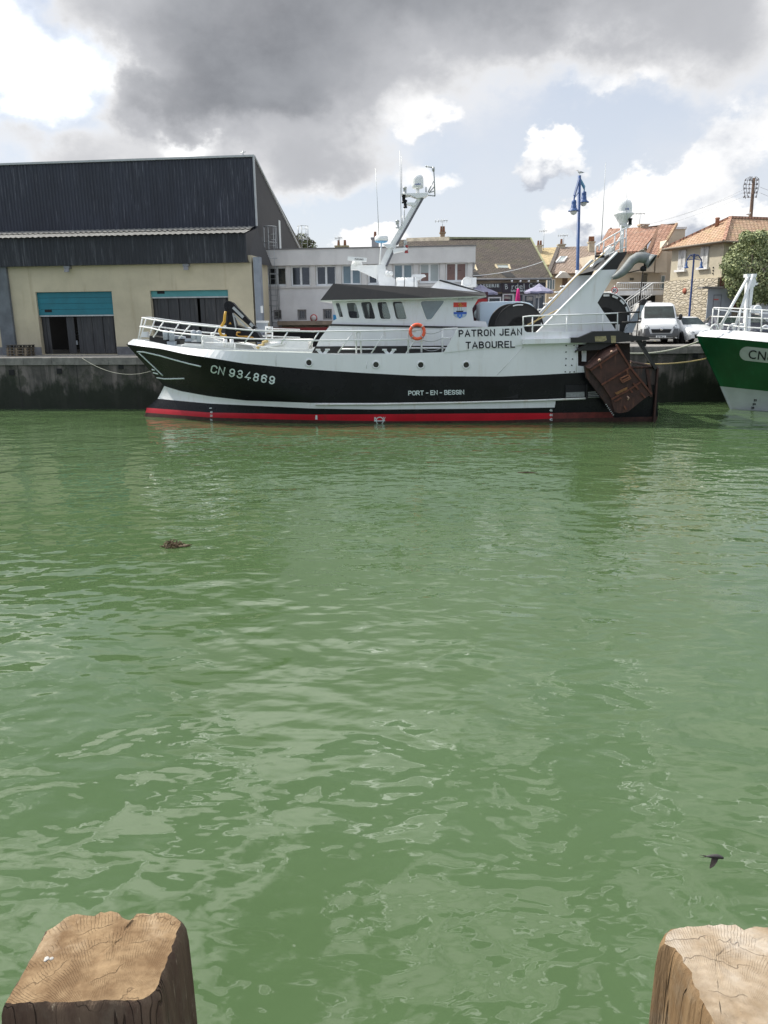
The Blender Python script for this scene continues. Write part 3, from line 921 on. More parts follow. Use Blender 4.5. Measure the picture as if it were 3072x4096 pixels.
# load mark, draught marks
mb = MB()
cx, cy = 1519, 1686
ring = [(cx + 16 * cos(2 * pi * i / 24), cy - 3 + 16 * sin(2 * pi * i / 24)) for i in range(25)]
rin = [(cx + 12.5 * cos(2 * pi * i / 24), cy - 3 + 12.5 * sin(2 * pi * i / 24)) for i in range(25)]
mb.sheet([[onhull(*p) for p in ring], [onhull(*p) for p in rin]])
mb.poly([onhull(*p, .018) for p in ((1497, 1686), (1540, 1685), (1540, 1681), (1497, 1682))])
put_text(mb, 'B', (1497, 1682), (1506, 1682), 13, onhull, 0, .02)
put_text(mb, 'V', (1532, 1681), (1542, 1681), 13, onhull, 0, .02)
mb.build('load_line_mark', m_text_w, T, fix=False)
mb = MB()
for t, y in (('46', 1646), ('44', 1665), ('42', 1683)): put_text(mb, t, (2198, y), (2210, y), 10, onhull, 0, .03)
mb.build('draught_scale', m_text_w, T, fix=False)
mb = MB()
for t, y in (('40', 1653), ('38', 1667), ('36', 1684)): put_text(mb, t, (840, y), (850, y), 8, onhull, 0, .03)
mb.poly([onhull(*p) for p in ((837, 1634), (847, 1634), (847, 1631), (837, 1631))])
mb.build('draught_scale', m_text_w, T, fix=False)
mb = MB(); mb.poly([onhull(*p) for p in ((1261, 1678), (1270, 1678), (1269, 1661), (1262, 1661))])
mb.build('draught_plate', m_text_w, T, fix=False)
# pale guard bars welded on the bow
for pl in ([(549, 1407), (575, 1408), (640, 1423), (700, 1440), (760, 1456), (804, 1466)], [(556, 1412), (590, 1444), (620, 1472), (652, 1503)], [(628, 1511), (660, 1516), (700, 1515), (737, 1514)], [(613, 1491), (633, 1496)], [(609, 1478), (620, 1481)]):
    fine = []
    for a, b in zip(pl, pl[1:]):
        for i in range(4): fine.append((a[0] + (b[0] - a[0]) * i / 4, a[1] + (b[1] - a[1]) * i / 4))
    fine.append(pl[-1])
    mb = MB(); mb.tube([onhull(*p, .02) for p in fine], .035, n=6)
    mb.build('guard_bar', m_text_w, T, fix=False)
# portholes
for px, py in ((1236, 1451), (1504, 1459), (1683, 1460), (1865, 1460)):
    c = onhull(px, py, 0)
    mb = MB(); mb.lathe([(.115, -.02), (.165, -.02), (.17, .02), (.155, .035), (.118, .035), (.115, -.0)], c, (0, -1, 0), 20, 0, cap=False)
    p = mb.build('porthole', m_white, T)
    mb = MB(); mb.lathe([(.118, .002)], c, (0, -1, 0), 20, 0); mb.f = [list(range(20))]; mb.m = [0]; mb.sm = [False]
    mb.build('pane', m_glassd, p, fix=False)

# ---- high aft side plating carrying the name
mb = MB()
YP = -3.03
top = [(1774, 1411), (1832, 1312), (2094, 1303), (2099, 1322), (2108, 1329), (2152, 1329), (2160, 1326), (2470, 1326), (2470, 1358), (2360, 1377), (2092, 1380), (1900, 1398)]
mb.prism([nP(*p, YP) for p in top], (0, .06, 0))
mb.prism([nP(*p, -YP) for p in top], (0, .06, 0))
mb.build('aft_side_plating', m_white, T)
mb = MB()
pr = onside(YP, .010)
strokes_text(mb, 'PATRON JEAN', (1835, 1348), (2089, 1341), 28, .19, pr, gap=.36)
strokes_text(mb, 'TABOUREL', (1863, 1395), (2060, 1391), 28, .19, pr, gap=.34)
mb.build('name_lettering', m_text_k, T, fix=False)
mb = MB(); pr = onside(YP, .005)
strokes_text(mb, 'PATRON JEAN', (1835, 1348), (2089, 1341), 28, .30, pr, gap=.36)
strokes_text(mb, 'TABOUREL', (1863, 1395), (2060, 1391), 28, .30, pr, gap=.34)
mb.build('name_outline', mk('bright_white_outline', (.85, .86, .86), .5), T, fix=False)
mb = MB()      # weld seams of the plating
for a, b in (((2094, 1386), (1988, 1500)), ((2306, 1377), (2305, 1490)), ((1466, 1446), (1466, 1474)), ((1104, 1414), (1104, 1464))):
    mb.tube([onhull(*a, .004), onhull(*b, .004)], .012, n=4)
mb.build('weld_seam', m_white, T)
mb = MB()
for px, py in ((2265, 1382), (2296, 1381), (2308, 1392), (2264, 1408), (2301, 1408), (2264, 1435), (2290, 1436), (2263, 1461), (2287, 1461), (2261, 1487), (2280, 1488), (2297, 1487)):
    mb.lathe([(.03, 0), (.025, .02), (.0, .025)], onhull(px, py, .004), (0, -1, 0), 8)
mb.build('bolt_head', m_dark, T)
# ledge (rubbing sponson) and black bracket for the trawl door
mb = MB()
a = nP(2092, 1357, -3.2); b = nP(2284, 1354, -3.2)
mb.prism([nP(*p, -3.25) for p in ((2092, 1357), (2284, 1353), (2284, 1371), (2092, 1377))], (0, .3, 0))
mb.build('side_ledge', m_white, T)
mb = MB()
mb.prism([nP(*p, -3.35) for p in ((2284, 1351), (2318, 1350), (2374, 1326), (2484, 1324), (2532, 1344), (2564, 1344), (2598, 1351), (2599, 1359), (2512, 1366), (2450, 1371), (2284, 1371))], (0, .75, 0))
mb.prism([nP(*p, -3.15) for p in ((2353, 1371), (2303, 1405), (2403, 1399), (2460, 1371))], (0, .3, 0))
mb.build('door_bracket', m_blackm, T)
mb = MB()
mb.poly([nP(*p, -3.36) for p in ((2379, 1346), (2424, 1344), (2427, 1360), (2415, 1366), (2381, 1366))])
mb.poly([nP(*p, -3.36) for p in ((2443, 1343), (2464, 1343), (2464, 1371), (2445, 1372))])
mb.build('worn_pad', mk('yellowed_paint', (.30, .26, .14), .8, .4, 8), T, fix=False)
mb = MB()
mb.prism([nP(*p, -2.6) for p in ((2309, 1376), (2292, 1420), (2304, 1491), (2520, 1486), (2520, 1372), (2400, 1372))], (0, .1, 0))
mb.build('recess_plating', m_rustd, T)
mb = MB()
mb.prism([nP(*p, -2.72) for p in ((2328, 1403), (2346, 1403), (2345, 1446), (2327, 1446))], (0, .05, 0))
mb.prism([nP(*p, -2.9) for p in ((2302, 1462), (2340, 1466), (2345, 1491), (2308, 1492))], (0, .05, 0))
mb.build('pale_plate', m_white, T)
mb = MB()
mb.beam(nP(2552, 1360, -3.1), nP(2622, 1475, -2.95), .13, .13)
mb.beam(nP(2578, 1362, -3.1), nP(2578, 1385, -3.1), .11, .1)
mb.beam(nP(2569, 1392, -3.1), nP(2582, 1372, -3.1), .1, .1)
mb.build('bracket_strut', m_blackm, T)
# freeing ports: flat dark panels for the shaded openings, pale strip for light beyond
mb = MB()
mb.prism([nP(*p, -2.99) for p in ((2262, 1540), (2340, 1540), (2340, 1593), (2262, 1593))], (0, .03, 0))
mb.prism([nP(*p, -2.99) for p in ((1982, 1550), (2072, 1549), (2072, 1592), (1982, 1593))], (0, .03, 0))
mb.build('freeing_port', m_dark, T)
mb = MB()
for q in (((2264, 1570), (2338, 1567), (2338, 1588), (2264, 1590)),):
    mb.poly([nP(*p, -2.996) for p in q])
mb.build('freeing_port_strip', mk('pale_port_strip', (.22, .23, .23), .5, .3, 8), T, fix=False)
mb = MB()
for q in (((2352, 1565), (2396, 1562), (2398, 1590), (2352, 1591)),):
    mb.prism([nP(*p, -2.97) for p in q], (0, .02, 0))
mb.build('stern_grating', m_white, T)
mb = MB()
for i in range(4):
    mb.beam(nP(2350, 1566 + i * 7, -3.0), nP(2400, 1563 + i * 8, -3.0), .03, .04)
mb.beam(nP(2346, 1538, -3.0), nP(2346, 1596, -3.0), .07, .07)
mb.build('grating_bar', m_dark, T)

# ---- gallows: two raked plates with black tops and a crossbeam
near_g = [(2150, 1331), (2381, 1095), (2472, 1010), (2510, 1007), (2496, 1032), (2477, 1060), (2457, 1098), (2390, 1211), (2470, 1331)]
def split_plate(y0, mat_ofs):
    lo = [(2150, 1331), (2397, 1080), (2468, 1078), (2457, 1098), (2390, 1211), (2470, 1331)]
    hi = [(2397, 1080), (2472, 1010), (2510, 1007), (2496, 1032), (2477, 1060), (2468, 1078)]
    A = [nP(*p, -2.75) for p in lo]; B = [nP(*p, -2.75) for p in hi]
    mb = MB()
    mb.prism([Vec((p.x, y0, p.z)) for p in A], (0, .22, 0), 0)
    mb.prism([Vec((p.x, y0, p.z)) for p in B], (0, .22, 0), 1)
    return mb
for y0 in (-2.75, 1.75):
    split_plate(y0, 0).build('gallows_leg', [m_white, m_blackm], T)
mb = MB()      # bright welded flange along the raked front edge
for y0 in (-2.75, 1.75):
    pA = nP(2150, 1331, -2.75); pB = nP(2472, 1008, -2.75)
    mb.beam((pA.x - .02, y0 + .11, pA.z), (pB.x - .02, y0 + .11, pB.z), .34, .05)
mb.build('gallows_flange', m_white, T)
mb = MB()
pa = nP(2440, 1040, -2.75); 
q = [nP(*p, -2.75) for p in ((2404, 1074), (2470, 1010), (2508, 1008), (2484, 1050))]
mb.prism([Vec((p.x, -2.52, p.z - .02)) for p in q], (0, 4.26, 0))
mb.build('gallows_crossbeam', m_blackm, T)
mb = MB()     # steps up the far leg's front edge
for i in range(8):
    t = .08 + i * .105
    pA = nP(2150, 1331, -2.75); pB = nP(2397, 1080, -2.75); p = pA.lerp(pB, t)
    mb.box(p.x - .22, p.x - .02, 1.85, 2.1, p.z - .03, p.z + .03)
mb.build('climbing_step', m_white, T)
# warp davit: curved grey horn with a flared mouth, and its hanging block
mb = MB()
hp = [(2449, 1112), (2468, 1103), (2490, 1088), (2510, 1066), (2528, 1043), (2548, 1031), (2572, 1029), (2592, 1036)]
hr = [.08, .13, .175, .19, .19, .205, .22, .22]
mb.tube([nP(*p, -3.0) for p in hp], hr, 12)
m2 = nP(2606, 1044, -3.0); m1 = nP(2592, 1036, -3.0); ax = ((m2 - m1).normalized() + Vec((0, -.45, -.15))).normalized()
mb.lathe([(.21, -.02), (.27, .12), (.31, .2), (.27, .2), (.2, .06)], m1, ax, 14)
mb.build('warp_davit', mk('chalky_grey_paint', (.22, .235, .235), .6, .2, 4, dirt=(.12, .08, .06), dirt_amt=.5), T)
mb = MB(); mb.lathe([(.26, .19), (.18, .1), (.0, .08)], m1, ax, 14, cap=False)
mb.build('davit_mouth', m_dark, T, fix=False)
mb = MB()
mb.tube([nP(2582, 1052, -3.0), nP(2576, 1072, -3.0)], .05, 6); mb.lathe([(.0, -.02), (.11, 0), (.13, .12), (.06, .2), (0, .2)], nP(2573, 1084, -3.0), (0, 0, 1), 10)
mb.build('hanging_block', m_dark, T)
mb = MB()
mb.tube([nP(2572, 1082, -3.0), nP(2566, 1130, -3.0), nP(2560, 1200, -3.05), nP(2552, 1290, -3.1), nP(2545, 1352, -3.2)], .022, 5)
mb.tube([nP(2568, 1078, -3.0), nP(2508, 1092, -2.6)], .025, 5)
mb.build('warp_chain', mk('dark_wire', (.06, .045, .035), .6, .3, 9), T)
# aft raking strut
mb = MB()
mb.prism([nP(*p, -2.2) for p in ((2562, 1222), (2590, 1198), (2578, 1222), (2530, 1331), (2496, 1331))], (0, .2, 0), 0)
mb.prism([nP(*p, -2.21) for p in ((2572, 1197), (2592, 1197), (2579, 1221), (2560, 1219))], (0, .22, 0), 1)
mb.build('stern_strut', [m_grey, m_blackm], T)
mb = MB()
mb.tube([nP(2470, 1252, -2.6), nP(2560, 1248, -2.4)], .035, 5); mb.tube([nP(2488, 1290, -2.6), nP(2562, 1287, -2.4)], .04, 5)
mb.build('boom_bar', m_blackm, T)
# ---- net drums
def drum(px, py, r, y0, y1, rim):
    c = nP(px, py, y0)
    mb = MB()
    mb.lathe([(r * .99, 0), (r * .99, .04)], c, (0, 1, 0), 40); mb.lathe([(r * .99, 0), (r * .99, .04)], (c.x, y1, c.z), (0, 1, 0), 40)
    mb.lathe([(r * .45, 0), (r * .45, y1 - y0)], c, (0, 1, 0), 20)
    d = mb.build('net_drum', m_blackm, T)
    mb = MB()
    for yy in (y0, y1):
        mb.lathe([(r * .985, -.05), (r * 1.015, -.05), (r * 1.03, 0), (r * 1.015, .09), (r * .985, .09)], (c.x, yy, c.z), (0, 1, 0), 40, cap=False)
    mb.build('rim', rim, d)
    if rim is m_rail:
        for k in range(7):
            a = R(-20 + k * 22)
            mb = MB(); mb.box(-.02, .02, -.05, -.03, -.12, .12)
            for i, v in enumerate(mb.v): mb.v[i] = (c.x + (r * .9 + v[0] * 2) * cos(a) - v[2] * sin(a), y0 - .06 + v[1], c.z + (r * .9 + v[0] * 2) * sin(a) + v[2] * cos(a))
            mb.build('spoke', m_white, d)
    mb = MB()
    mb.beam((c.x + r * .5, y0 - .1, c.z - r), (c.x + r * .5, y0 - .1, c.z - r * .2), .14, .14); mb.beam((c.x - r * .5, y0 + .2, c.z - r), (c.x - r * .5, y0 + .2, c.z - r * .2), .14, .14)
    mb.build('cradle', m_white, d)
drum(2076, 1311, 1.02, -1.6, 1.3, m_blackm)
drum(2418, 1277, 1.08, -1.9, 1.2, m_rail)
for a0, a1 in ((196, 215), (82, 108), (352, 372)):   # light bars on the forward drum
    c = nP(2076, 1311, -1.6)
    mb = MB()
    for r0, dr in ((.93, .05),):
        arc = [R(a0 + (a1 - a0) * i / 5) for i in range(6)]
        mb.sheet([[(c.x + r0 * cos(a), -1.66, c.z + r0 * sin(a)) for a in arc], [(c.x + (r0 + dr) * cos(a), -1.66, c.z + (r0 + dr) * sin(a)) for a in arc]])
    mb.build('drum_bar', m_white, T, fix=False)

# ---- rails
def rail_run(name, lines, posts, mat=m_rail, r=.035, rp=.03):
    mb = MB()
    for l, y in lines: mb.tube([nP(px, py, y if not callable(y) else y(px)) for px, py in l], r, 6)
    for a, b, y in posts:
        yy = y if not callable(y) else y(a[0])
        mb.tube([nP(*a, yy), nP(*b, yy)], rp, 6)
    return mb.build(name, mat, T)
hbr = lambda px: -(max(.05, hb(px, 512, 420, 1.0) - .55 * (1 - smooth01((px - 600) / 420)))) + .05
top = [(568, 1271), (600, 1277), (657, 1286), (763, 1298), (870, 1309), (1014, 1322), (1250, 1326), (1441, 1324), (1685, 1319)]
mid = [(560, 1306), (600, 1312), (662, 1327), (765, 1338), (865, 1347), (990, 1355), (1250, 1362), (1441, 1361), (1685, 1356)]
rail_run('bow_rail', [(top, hbr), (mid, hbr)],
         [((553, 1357), (570, 1271), hbr), ((560, 1358), (584, 1276), hbr), ((613, 1349), (657, 1284), hbr), ((715, 1354), (763, 1298), hbr), ((978, 1372), (1014, 1322), hbr), ((1124, 1376), (1150, 1328), hbr),
          ((1238, 1388), (1275, 1328), hbr), ((1352, 1411), (1410, 1332), hbr), ((1485, 1414), (1533, 1339), hbr), ((1624, 1414), (1664, 1350), hbr)])
hbs = lambda px: -hbr(px) * .9
rail_run('far_bow_rail', [([(568, 1271), (600, 1270), (680, 1281), (739, 1289), (870, 1303), (1014, 1313), (1200, 1318)], hbs), ([(563, 1304), (640, 1308), (739, 1322), (870, 1334), (1000, 1343), (1200, 1350)], hbs)],
         [((595, 1350), (622, 1272), hbs), ((680, 1352), (720, 1287), hbs), ((845, 1360), (872, 1303), hbs), ((1000, 1368), (1020, 1314), hbs)])
rail_run('side_rail', [([(1425, 1415), (1425, 1332), (1432, 1326), (1441, 1328), (1445, 1415)], -2.8), ([(1633, 1413), (1633, 1332), (1640, 1326), (1664, 1325)], -2.8), ([(1365, 1396), (1500, 1396)], -2.6), ([(1640, 1392), (1790, 1392)], -2.6), ([(1686, 1320), (1686, 1410)], -2.8), ([(1770, 1316), (1830, 1313)], -2.7), ([(1770, 1353), (1808, 1353)], -2.7), ([(1770, 1316), (1770, 1411)], -2.7)], [], r=.038)
rail_run('aft_rail', [([(2093, 1304), (2093, 1267), (2125, 1264), (2267, 1260), (2411, 1255), (2470, 1252), (2470, 1331)], -3.0), ([(2093, 1304), (2130, 1302), (2267, 1297), (2411, 1292), (2470, 1290)], -3.0), ([(2094, 1341), (2130, 1340), (2267, 1337), (2400, 1334)], -3.0)],
         [((2130, 1357), (2130, 1264), -3.0), ((2267, 1353), (2267, 1260), -3.0), ((2411, 1331), (2411, 1255), -3.0)], r=.03, rp=.027)
rail_run('low_hand_rail', [([(728, 1380), (812, 1383), (812, 1370), (940, 1373), (1100, 1392), (1240, 1396)], -1.9)], [((728, 1392), (728, 1380), -1.9), ((812, 1395), (812, 1362), -1.9), ((940, 1400), (940, 1374), -1.9)], r=.02)
mb = MB()
for px in (1291, 1557):
    for s in (-1, 1):
        mb.beam(nP(px + s * 4, 1417, -2.9), nP(px + s * 19, 1400, -2.9), .05, .12)
        mb.box(*[v for v in (nP(px + s * 19 - 9, 1400, -2.9).x, nP(px + s * 19 + 9, 1400, -2.9).x)], -2.96, -2.84, nP(px, 1400).z - .02, nP(px, 1396).z)
mb.build('fairlead', m_white, T)
mb = MB()
for a, b, dip in (((1700, 1332), (1770, 1320), 8), ((1690, 1360), (1770, 1352), 10), ((1695, 1395), (1770, 1388), 12)):
    mb.tube([nP(a[0] + (b[0] - a[0]) * t / 8, a[1] + (b[1] - a[1]) * t / 8 + dip * 4 * t / 8 * (1 - t / 8), -2.75) for t in range(9)], .014, 4)
mb.build('gate_chain', m_galv, T)
# ------------------------------------------------------------------ trawler: deckhouse, wheelhouse, mast, deck gear
YH = -2.15           # side of the deckhouse
def z3(x, y): return (1200 + x * .4822, 1050 + y * .4822)
def z6(x, y): return (1300 + x * .3617, 950 + y * .3617)
def z8(x, y): return (1500 + x * .2396, 620 + y * .2396)
def z1(x, y): return (450 + x * .4822, 1050 + y * .4822)
def pl(zf, pts, y): return [nP(*zf(*p), y) for p in pts]
W2 = -2 * YH
mb = MB()
mb.prism(pl(z3, [(100, 765), (135, 695), (165, 630), (250, 520), (1560, 552), (1560, 765)], YH), (0, W2, 0), 0)
mb.build('deckhouse', m_white, T)
mb = MB()
mb.prism(pl(z3, [(96, 752), (128, 696), (1232, 690), (1232, 752)], YH - .02), (0, W2 + .04, 0), 0)
mb.build('black_plinth_band', m_blackm, T)
mb = MB()
mb.prism(pl(z3, [(238, 525), (262, 510), (1560, 536), (1560, 552)], YH - .03), (0, W2 + .06, 0), 0)
mb.build('black_waist_stripe', m_blackm, T)
# wheelhouse walls with real openings
YW = -2.08
outer = [(262, 318), (1478, 292), (1472, 312), (1428, 385), (1442, 487), (1542, 490), (1556, 536), (262, 512), (268, 488), (305, 466)]
def rrect(pts, r=.22):
    out = []
    n = len(pts)
    for i in range(n):
        p, q, s = Vec((*pts[i - 1], 0)), Vec((*pts[i], 0)), Vec((*pts[(i + 1) % n], 0))
        a = q + (p - q) * r * .9; b = q + (s - q) * r * .9
        for t in (0, .33, .67, 1):
            out.append(((a * (1 - t) ** 2 + q * 2 * t * (1 - t) + b * t * t).x, (a * (1 - t) ** 2 + q * 2 * t * (1 - t) + b * t * t).y))
    return out
wins = [[(296, 336), (326, 336), (358, 452), (328, 452)], [(384, 336), (462, 334), (498, 462), (410, 462)], [(502, 330), (588, 326), (628, 468), (535, 466)], [(638, 330), (718, 327), (757, 468), (668, 468)], [(766, 325), (848, 323), (888, 470), (798, 470)],
        [(994, 320), (1194, 316), (1190, 334), (1090, 470), (1050, 474)]]
wr = [rrect(w, .12 if i == 0 else .2) for i, w in enumerate(wins)]
wh = MB()
for y in (YW, -YW):
    A = [nP(*z3(*p), YW) for p in outer]
    H = [[nP(*z3(*p), YW) for p in w] for w in wr]
    wh.holed([Vec((p.x, y, p.z)) for p in A], [[Vec((p.x, y, p.z)) for p in h] for h in H])
A = [nP(*z3(*p), YW) for p in outer]
n = len(A)
def seg(i, gap=None):
    a, b = A[i], A[(i + 1) % n]
    wh.add([(a.x, YW, a.z), (b.x, YW, b.z), (b.x, -YW, b.z), (a.x, -YW, a.z)], [(0, 1, 2, 3)])
for i in (0, 2, 3, 4, 5, 6, 7, 8): seg(i)
# front wall pillars, windows between
fa, fb = A[0], A[9]
for y0, y1 in ((YW, YW + .18), (-1.05, -.9), (-.08, .08), (.9, 1.05), (-YW - .18, -YW)):
    wh.add([(fa.x, y0, fa.z), (fb.x, y0, fb.z), (fb.x, y1, fb.z), (fa.x, y1, fa.z)], [(0, 1, 2, 3)])
whb = wh.build('wheelhouse', m_white, T, fix=False)
for i, w in enumerate(wr):
    for y in (YW, -YW):
        pts = [Vec((p.x, y, p.z)) for p in (nP(*z3(*q), YW) for q in w)]
        mb = MB(); c = sum(pts, Vec()) / len(pts)
        sg = -1 if y < 0 else 1
        ring = [p + (p - c).normalized() * .045 for p in pts]
        mb.sheet([[p + Vec((0, sg * .005, 0)) for p in ring + [ring[0]]], [p + Vec((0, sg * .022, 0)) for p in ring + [ring[0]]], [p + Vec((0, sg * .022, 0)) for p in pts + [pts[0]]], [p + Vec((0, -sg * .04, 0)) for p in pts + [pts[0]]]])
        f = mb.build('window', m_rail, T, fix=False)
        mb = MB(); mb.poly([p + Vec((0, -sg * .03, 0)) for p in pts])
        mb.build('pane', m_glassb if i == 5 else m_glass, f, fix=False)
mb = MB(); mb.add([(fa.x + .02, YW + .1, fa.z), (fb.x + .02, YW + .1, fb.z), (fb.x + .02, -YW - .1, fb.z), (fa.x + .02, -YW - .1, fa.z)], [(0, 1, 2, 3)])
mb.build('windscreen', m_glass, T, fix=False)
mb = MB()     # console and chair inside
a = nP(*z3(330, 470), YW); b = nP(*z3(600, 440), YW)
mb.box(a.x, b.x - .9, -1.5, 1.5, a.z, a.z + .32, 0)
mb.box(b.x - .2, b.x + .35, -.6, -.1, a.z, a.z + .9, 0)
c = nP(*z3(900, 330), YW)
mb.box(c.x, c.x + .06, -2.0, 2.0, a.z - .1, c.z + .1, 0)
mb.build('console', m_dark, whb)
# black raked visor round the roof
zt1 = [(270, 172), (1080, 206), (1540, 250)]; zb1 = [(168, 314), (1080, 293), (1546, 276)]
mb = MB()
def vis(y, inset): return [Vec((p.x, y, p.z)) for p in [nP(*z3(*q), -2.45) for q in zt1]], [Vec((p.x, y, p.z)) for p in [nP(*z3(*q), -2.45) for q in zb1]]
tn, _ = vis(-2.15, 0); _, bn = vis(-2.45, 0)
tf, _ = vis(2.15, 0); _, bf = vis(2.45, 0)
mb.sheet([tn, bn], 0); mb.sheet([tf, bf], 0)
mb.add([tn[0], bn[0], bf[0], tf[0]], [(0, 1, 2, 3)], 0); mb.add([tn[-1], bn[-1], bf[-1], tf[-1]], [(0, 1, 2, 3)], 0)
mb.build('roof_visor', m_blackm, T)
mb = MB()
mb.sheet([tn, tf], 0)
lo = [p - Vec((0, 0, .05)) for p in bn]; lf = [p - Vec((0, 0, .05)) for p in bf]
mb.sheet([bn, [p + Vec((0, .06, 0)) for p in lo]], 0); mb.sheet([[p + Vec((0, .06, 0)) for p in lo], [p - Vec((0, .06, 0)) for p in lf]], 0); mb.sheet([[p - Vec((0, .06, 0)) for p in lf], bf], 0)
mb.add([bn[0], lo[0], lf[0], bf[0]], [(0, 1, 2, 3)], 0)
mb.build('roof', m_white, T)
mb = MB()
mb.prism(pl(z3, [(1086, 212), (1158, 138), (1228, 152), (1540, 250), (1086, 210)][:4], -1.7), (0, 1.2, 0), 0)
mb.build('exhaust_casing', m_white, T)
mb = MB(); mb.prism(pl(z3, [(1150, 150), (1162, 142), (1228, 158), (1540, 252), (1500, 248), (1200, 166)], -1.72), (0, 1.24, 0), 0)
mb.build('casing_stripe', m_blackm, T)
mb = MB(); mb.prism(pl(z3, [(1314, 290), (1438, 286), (1438, 308), (1316, 310)], -2.2), (0, .1, 0), 0)
mb.build('deck_floodlight', m_galv, T)
mb = MB(); mb.prism(pl(z3, [(1345, 150), (1365, 126), (1464, 124), (1464, 202), (1345, 196)], .4), (0, .5, 0), 0)
mb.lathe([(.0, .0), (.22, .0), (.22, .05), (.17, .05), (.17, .02)], nP(*z3(1385, 160), .4), (0, -1, 0), 18)
mb.build('roof_fan_box', m_rail, T)
# lower white slanted deckhouse front stairs and the crest of the port
def crest(pts, m, off):
    mb = MB(); mb.poly([nP(*p, YW - off) for p in pts]); return mb, m
def z4(x, y): return (1700 + x * .3617, 1050 + y * .3617)
sh_ = thing
cr = MB(); cr.prism([nP(*z4(*p), YW - .012) for p in ((314, 442), (461, 440), (462, 570), (455, 590), (435, 605), (410, 612), (385, 622), (360, 612), (335, 603), (316, 585))], (0, .01, 0))
shield = cr.build('crest', mk('crest_pale_blue', (.38, .47, .55), .5), T)
for pts, col, nm in (([(314, 442), (461, 440), (461, 492), (314, 494)], (.62, .05, .035), 'red_field'), ([(315, 494), (461, 492), (461, 546), (315, 548)], (.62, .66, .70), 'white_field'), ([(315, 548), (461, 546), (461, 570), (316, 572)], (.03, .10, .42), 'blue_field'), ([(356, 572), (414, 571), (414, 600), (400, 601), (399, 612), (385, 618), (372, 612), (371, 601), (356, 600)], (.04, .16, .55), 'blue_tower')):
    mb = MB(); mb.poly([nP(*z4(*p), YW - .016) for p in pts]); mb.build(nm, mk('crest_' + nm, col, .5), shield, fix=False)
mb = MB()
mb.tube([nP(*z4(*p), YW - .02) for p in ((378, 486), (392, 478), (400, 462), (392, 450), (376, 452), (372, 466), (384, 472))], .018, 5); mb.tube([nP(*z4(*p), YW - .02) for p in ((372, 487), (402, 484), (424, 474))], .012, 5)
mb.build('golden_beast', mk('crest_gold', (.60, .33, .06), .5), shield)
mb = MB()
mb.poly([nP(*z4(*p), YW - .02) for p in ((338, 535), (428, 532), (418, 549), (352, 550))])
for x in (362, 384, 405): mb.tube([nP(*z4(x, 540), YW - .02), nP(*z4(x, 498), YW - .02)], .006, 4)
mb.build('ship', m_text_k, shield, fix=False)
mb = MB()
for x in (366, 390, 408): mb.poly([nP(*z4(*p), YW - .021) for p in ((x - 8, 504), (x + 9, 503), (x + 6, 522), (x - 11, 524))])
mb.poly([nP(*z4(*p), YW - .021) for p in ((374, 580), (398, 579), (398, 584), (374, 585))]); mb.poly([nP(*z4(*p), YW - .021) for p in ((376, 592), (396, 591), (396, 596), (376, 597))])
mb.build('sails', m_text_w, shield, fix=False)

# ---- mast, leaning aft
def mcol(a, b, wa, wb, y0, name='mast_section'):
    pass
mb = MB()
seq = [(1533, 1062, .42), (1552, 1020, .40), (1576, 975, .38), (1602, 930, .36), (1624, 890, .31), (1640, 858, .28), (1661, 822, .25), (1683, 790, .22)]
for i, (px, py, w) in enumerate(seq):
    pass
rows_ = []
for i, (px, py, w) in enumerate(seq):
    w *= .72; p = nP(px, py, 0); j = min(i + 1, len(seq) - 1); k = max(0, i - 1)
    d = (nP(*seq[j][:2], 0) - nP(*seq[k][:2], 0)).normalized(); nrm = Vec((d.z, 0, -d.x))
    rows_.append([p - nrm * w / 2 + Vec((0, -.16, 0)), p + nrm * w / 2 + Vec((0, -.16, 0)), p + nrm * w / 2 + Vec((0, .16, 0)), p - nrm * w / 2 + Vec((0, .16, 0)), p - nrm * w / 2 + Vec((0, -.16, 0))])
mb.sheet(rows_)
mast = mb.build('mast', m_rail, T)
mb = MB()
mb.prism(pl(z6, [(600, 530), (585, 460), (580, 300), (665, 300), (668, 350), (705, 372), (745, 440), (775, 462), (778, 535)], -.5), (0, 1.0, 0))
mb.build('mast_foot', m_rail, mast)
mb = MB()
mb.prism(pl(z6, [(350, 306), (590, 305), (580, 460), (345, 352), (340, 330)], -.25), (0, .5, 0))
mb.build('radar_bracket', m_rail, mast)
mb = MB(); mb.beam(nP(*z6(352, 300), 0), nP(*z6(352, 360), 0), .5, .35); mb.lathe([(.22, 0), (.24, .1), (.16, .26), (.1, .36)], nP(*z6(354, 312), 0), (0, 0, 1), 14)
mb.build('radar_pedestal', m_rail, mast)
mb = MB(); a = nP(*z6(252, 232), -.5); b = nP(*z6(460, 248), -.5); mb.beam(a, b, .22, .16)
rs = mb.build('radar_scanner', m_rail, mast)
mb = MB(); put_text(mb, 'FURUNO', z6(330, 246), z6(425, 252), 6.0, lambda x, y: nP(x, y, -.63), 0, .03, 1.2); mb.build('maker_lettering', m_text_k, rs, fix=False)
mb = MB()      # dark cable tray up the back of the mast
for aa, bb in (((1541, 1066), (1566, 1012)), ((1566, 1012), (1573, 996)), ((1582, 980), (1625, 905)), ((1625, 905), (1662, 838)), ((1662, 838), (1688, 792))):
    mb.beam(nP(aa[0] + 4, aa[1], -.19), nP(bb[0] + 4, bb[1], -.19), .05, .09)
mb.build('cable_run', mk('grey_cable', (.12, .12, .13), .6, .2, 9), mast)
mb = MB()
mb.prism(pl(z8, [(440, 640), (890, 630), (885, 655), (840, 690), (790, 705), (720, 718), (640, 690), (590, 668), (440, 652)], -.3), (0, .6, 0))
mb.build('crosstree', m_rail, mast)
mb = MB()
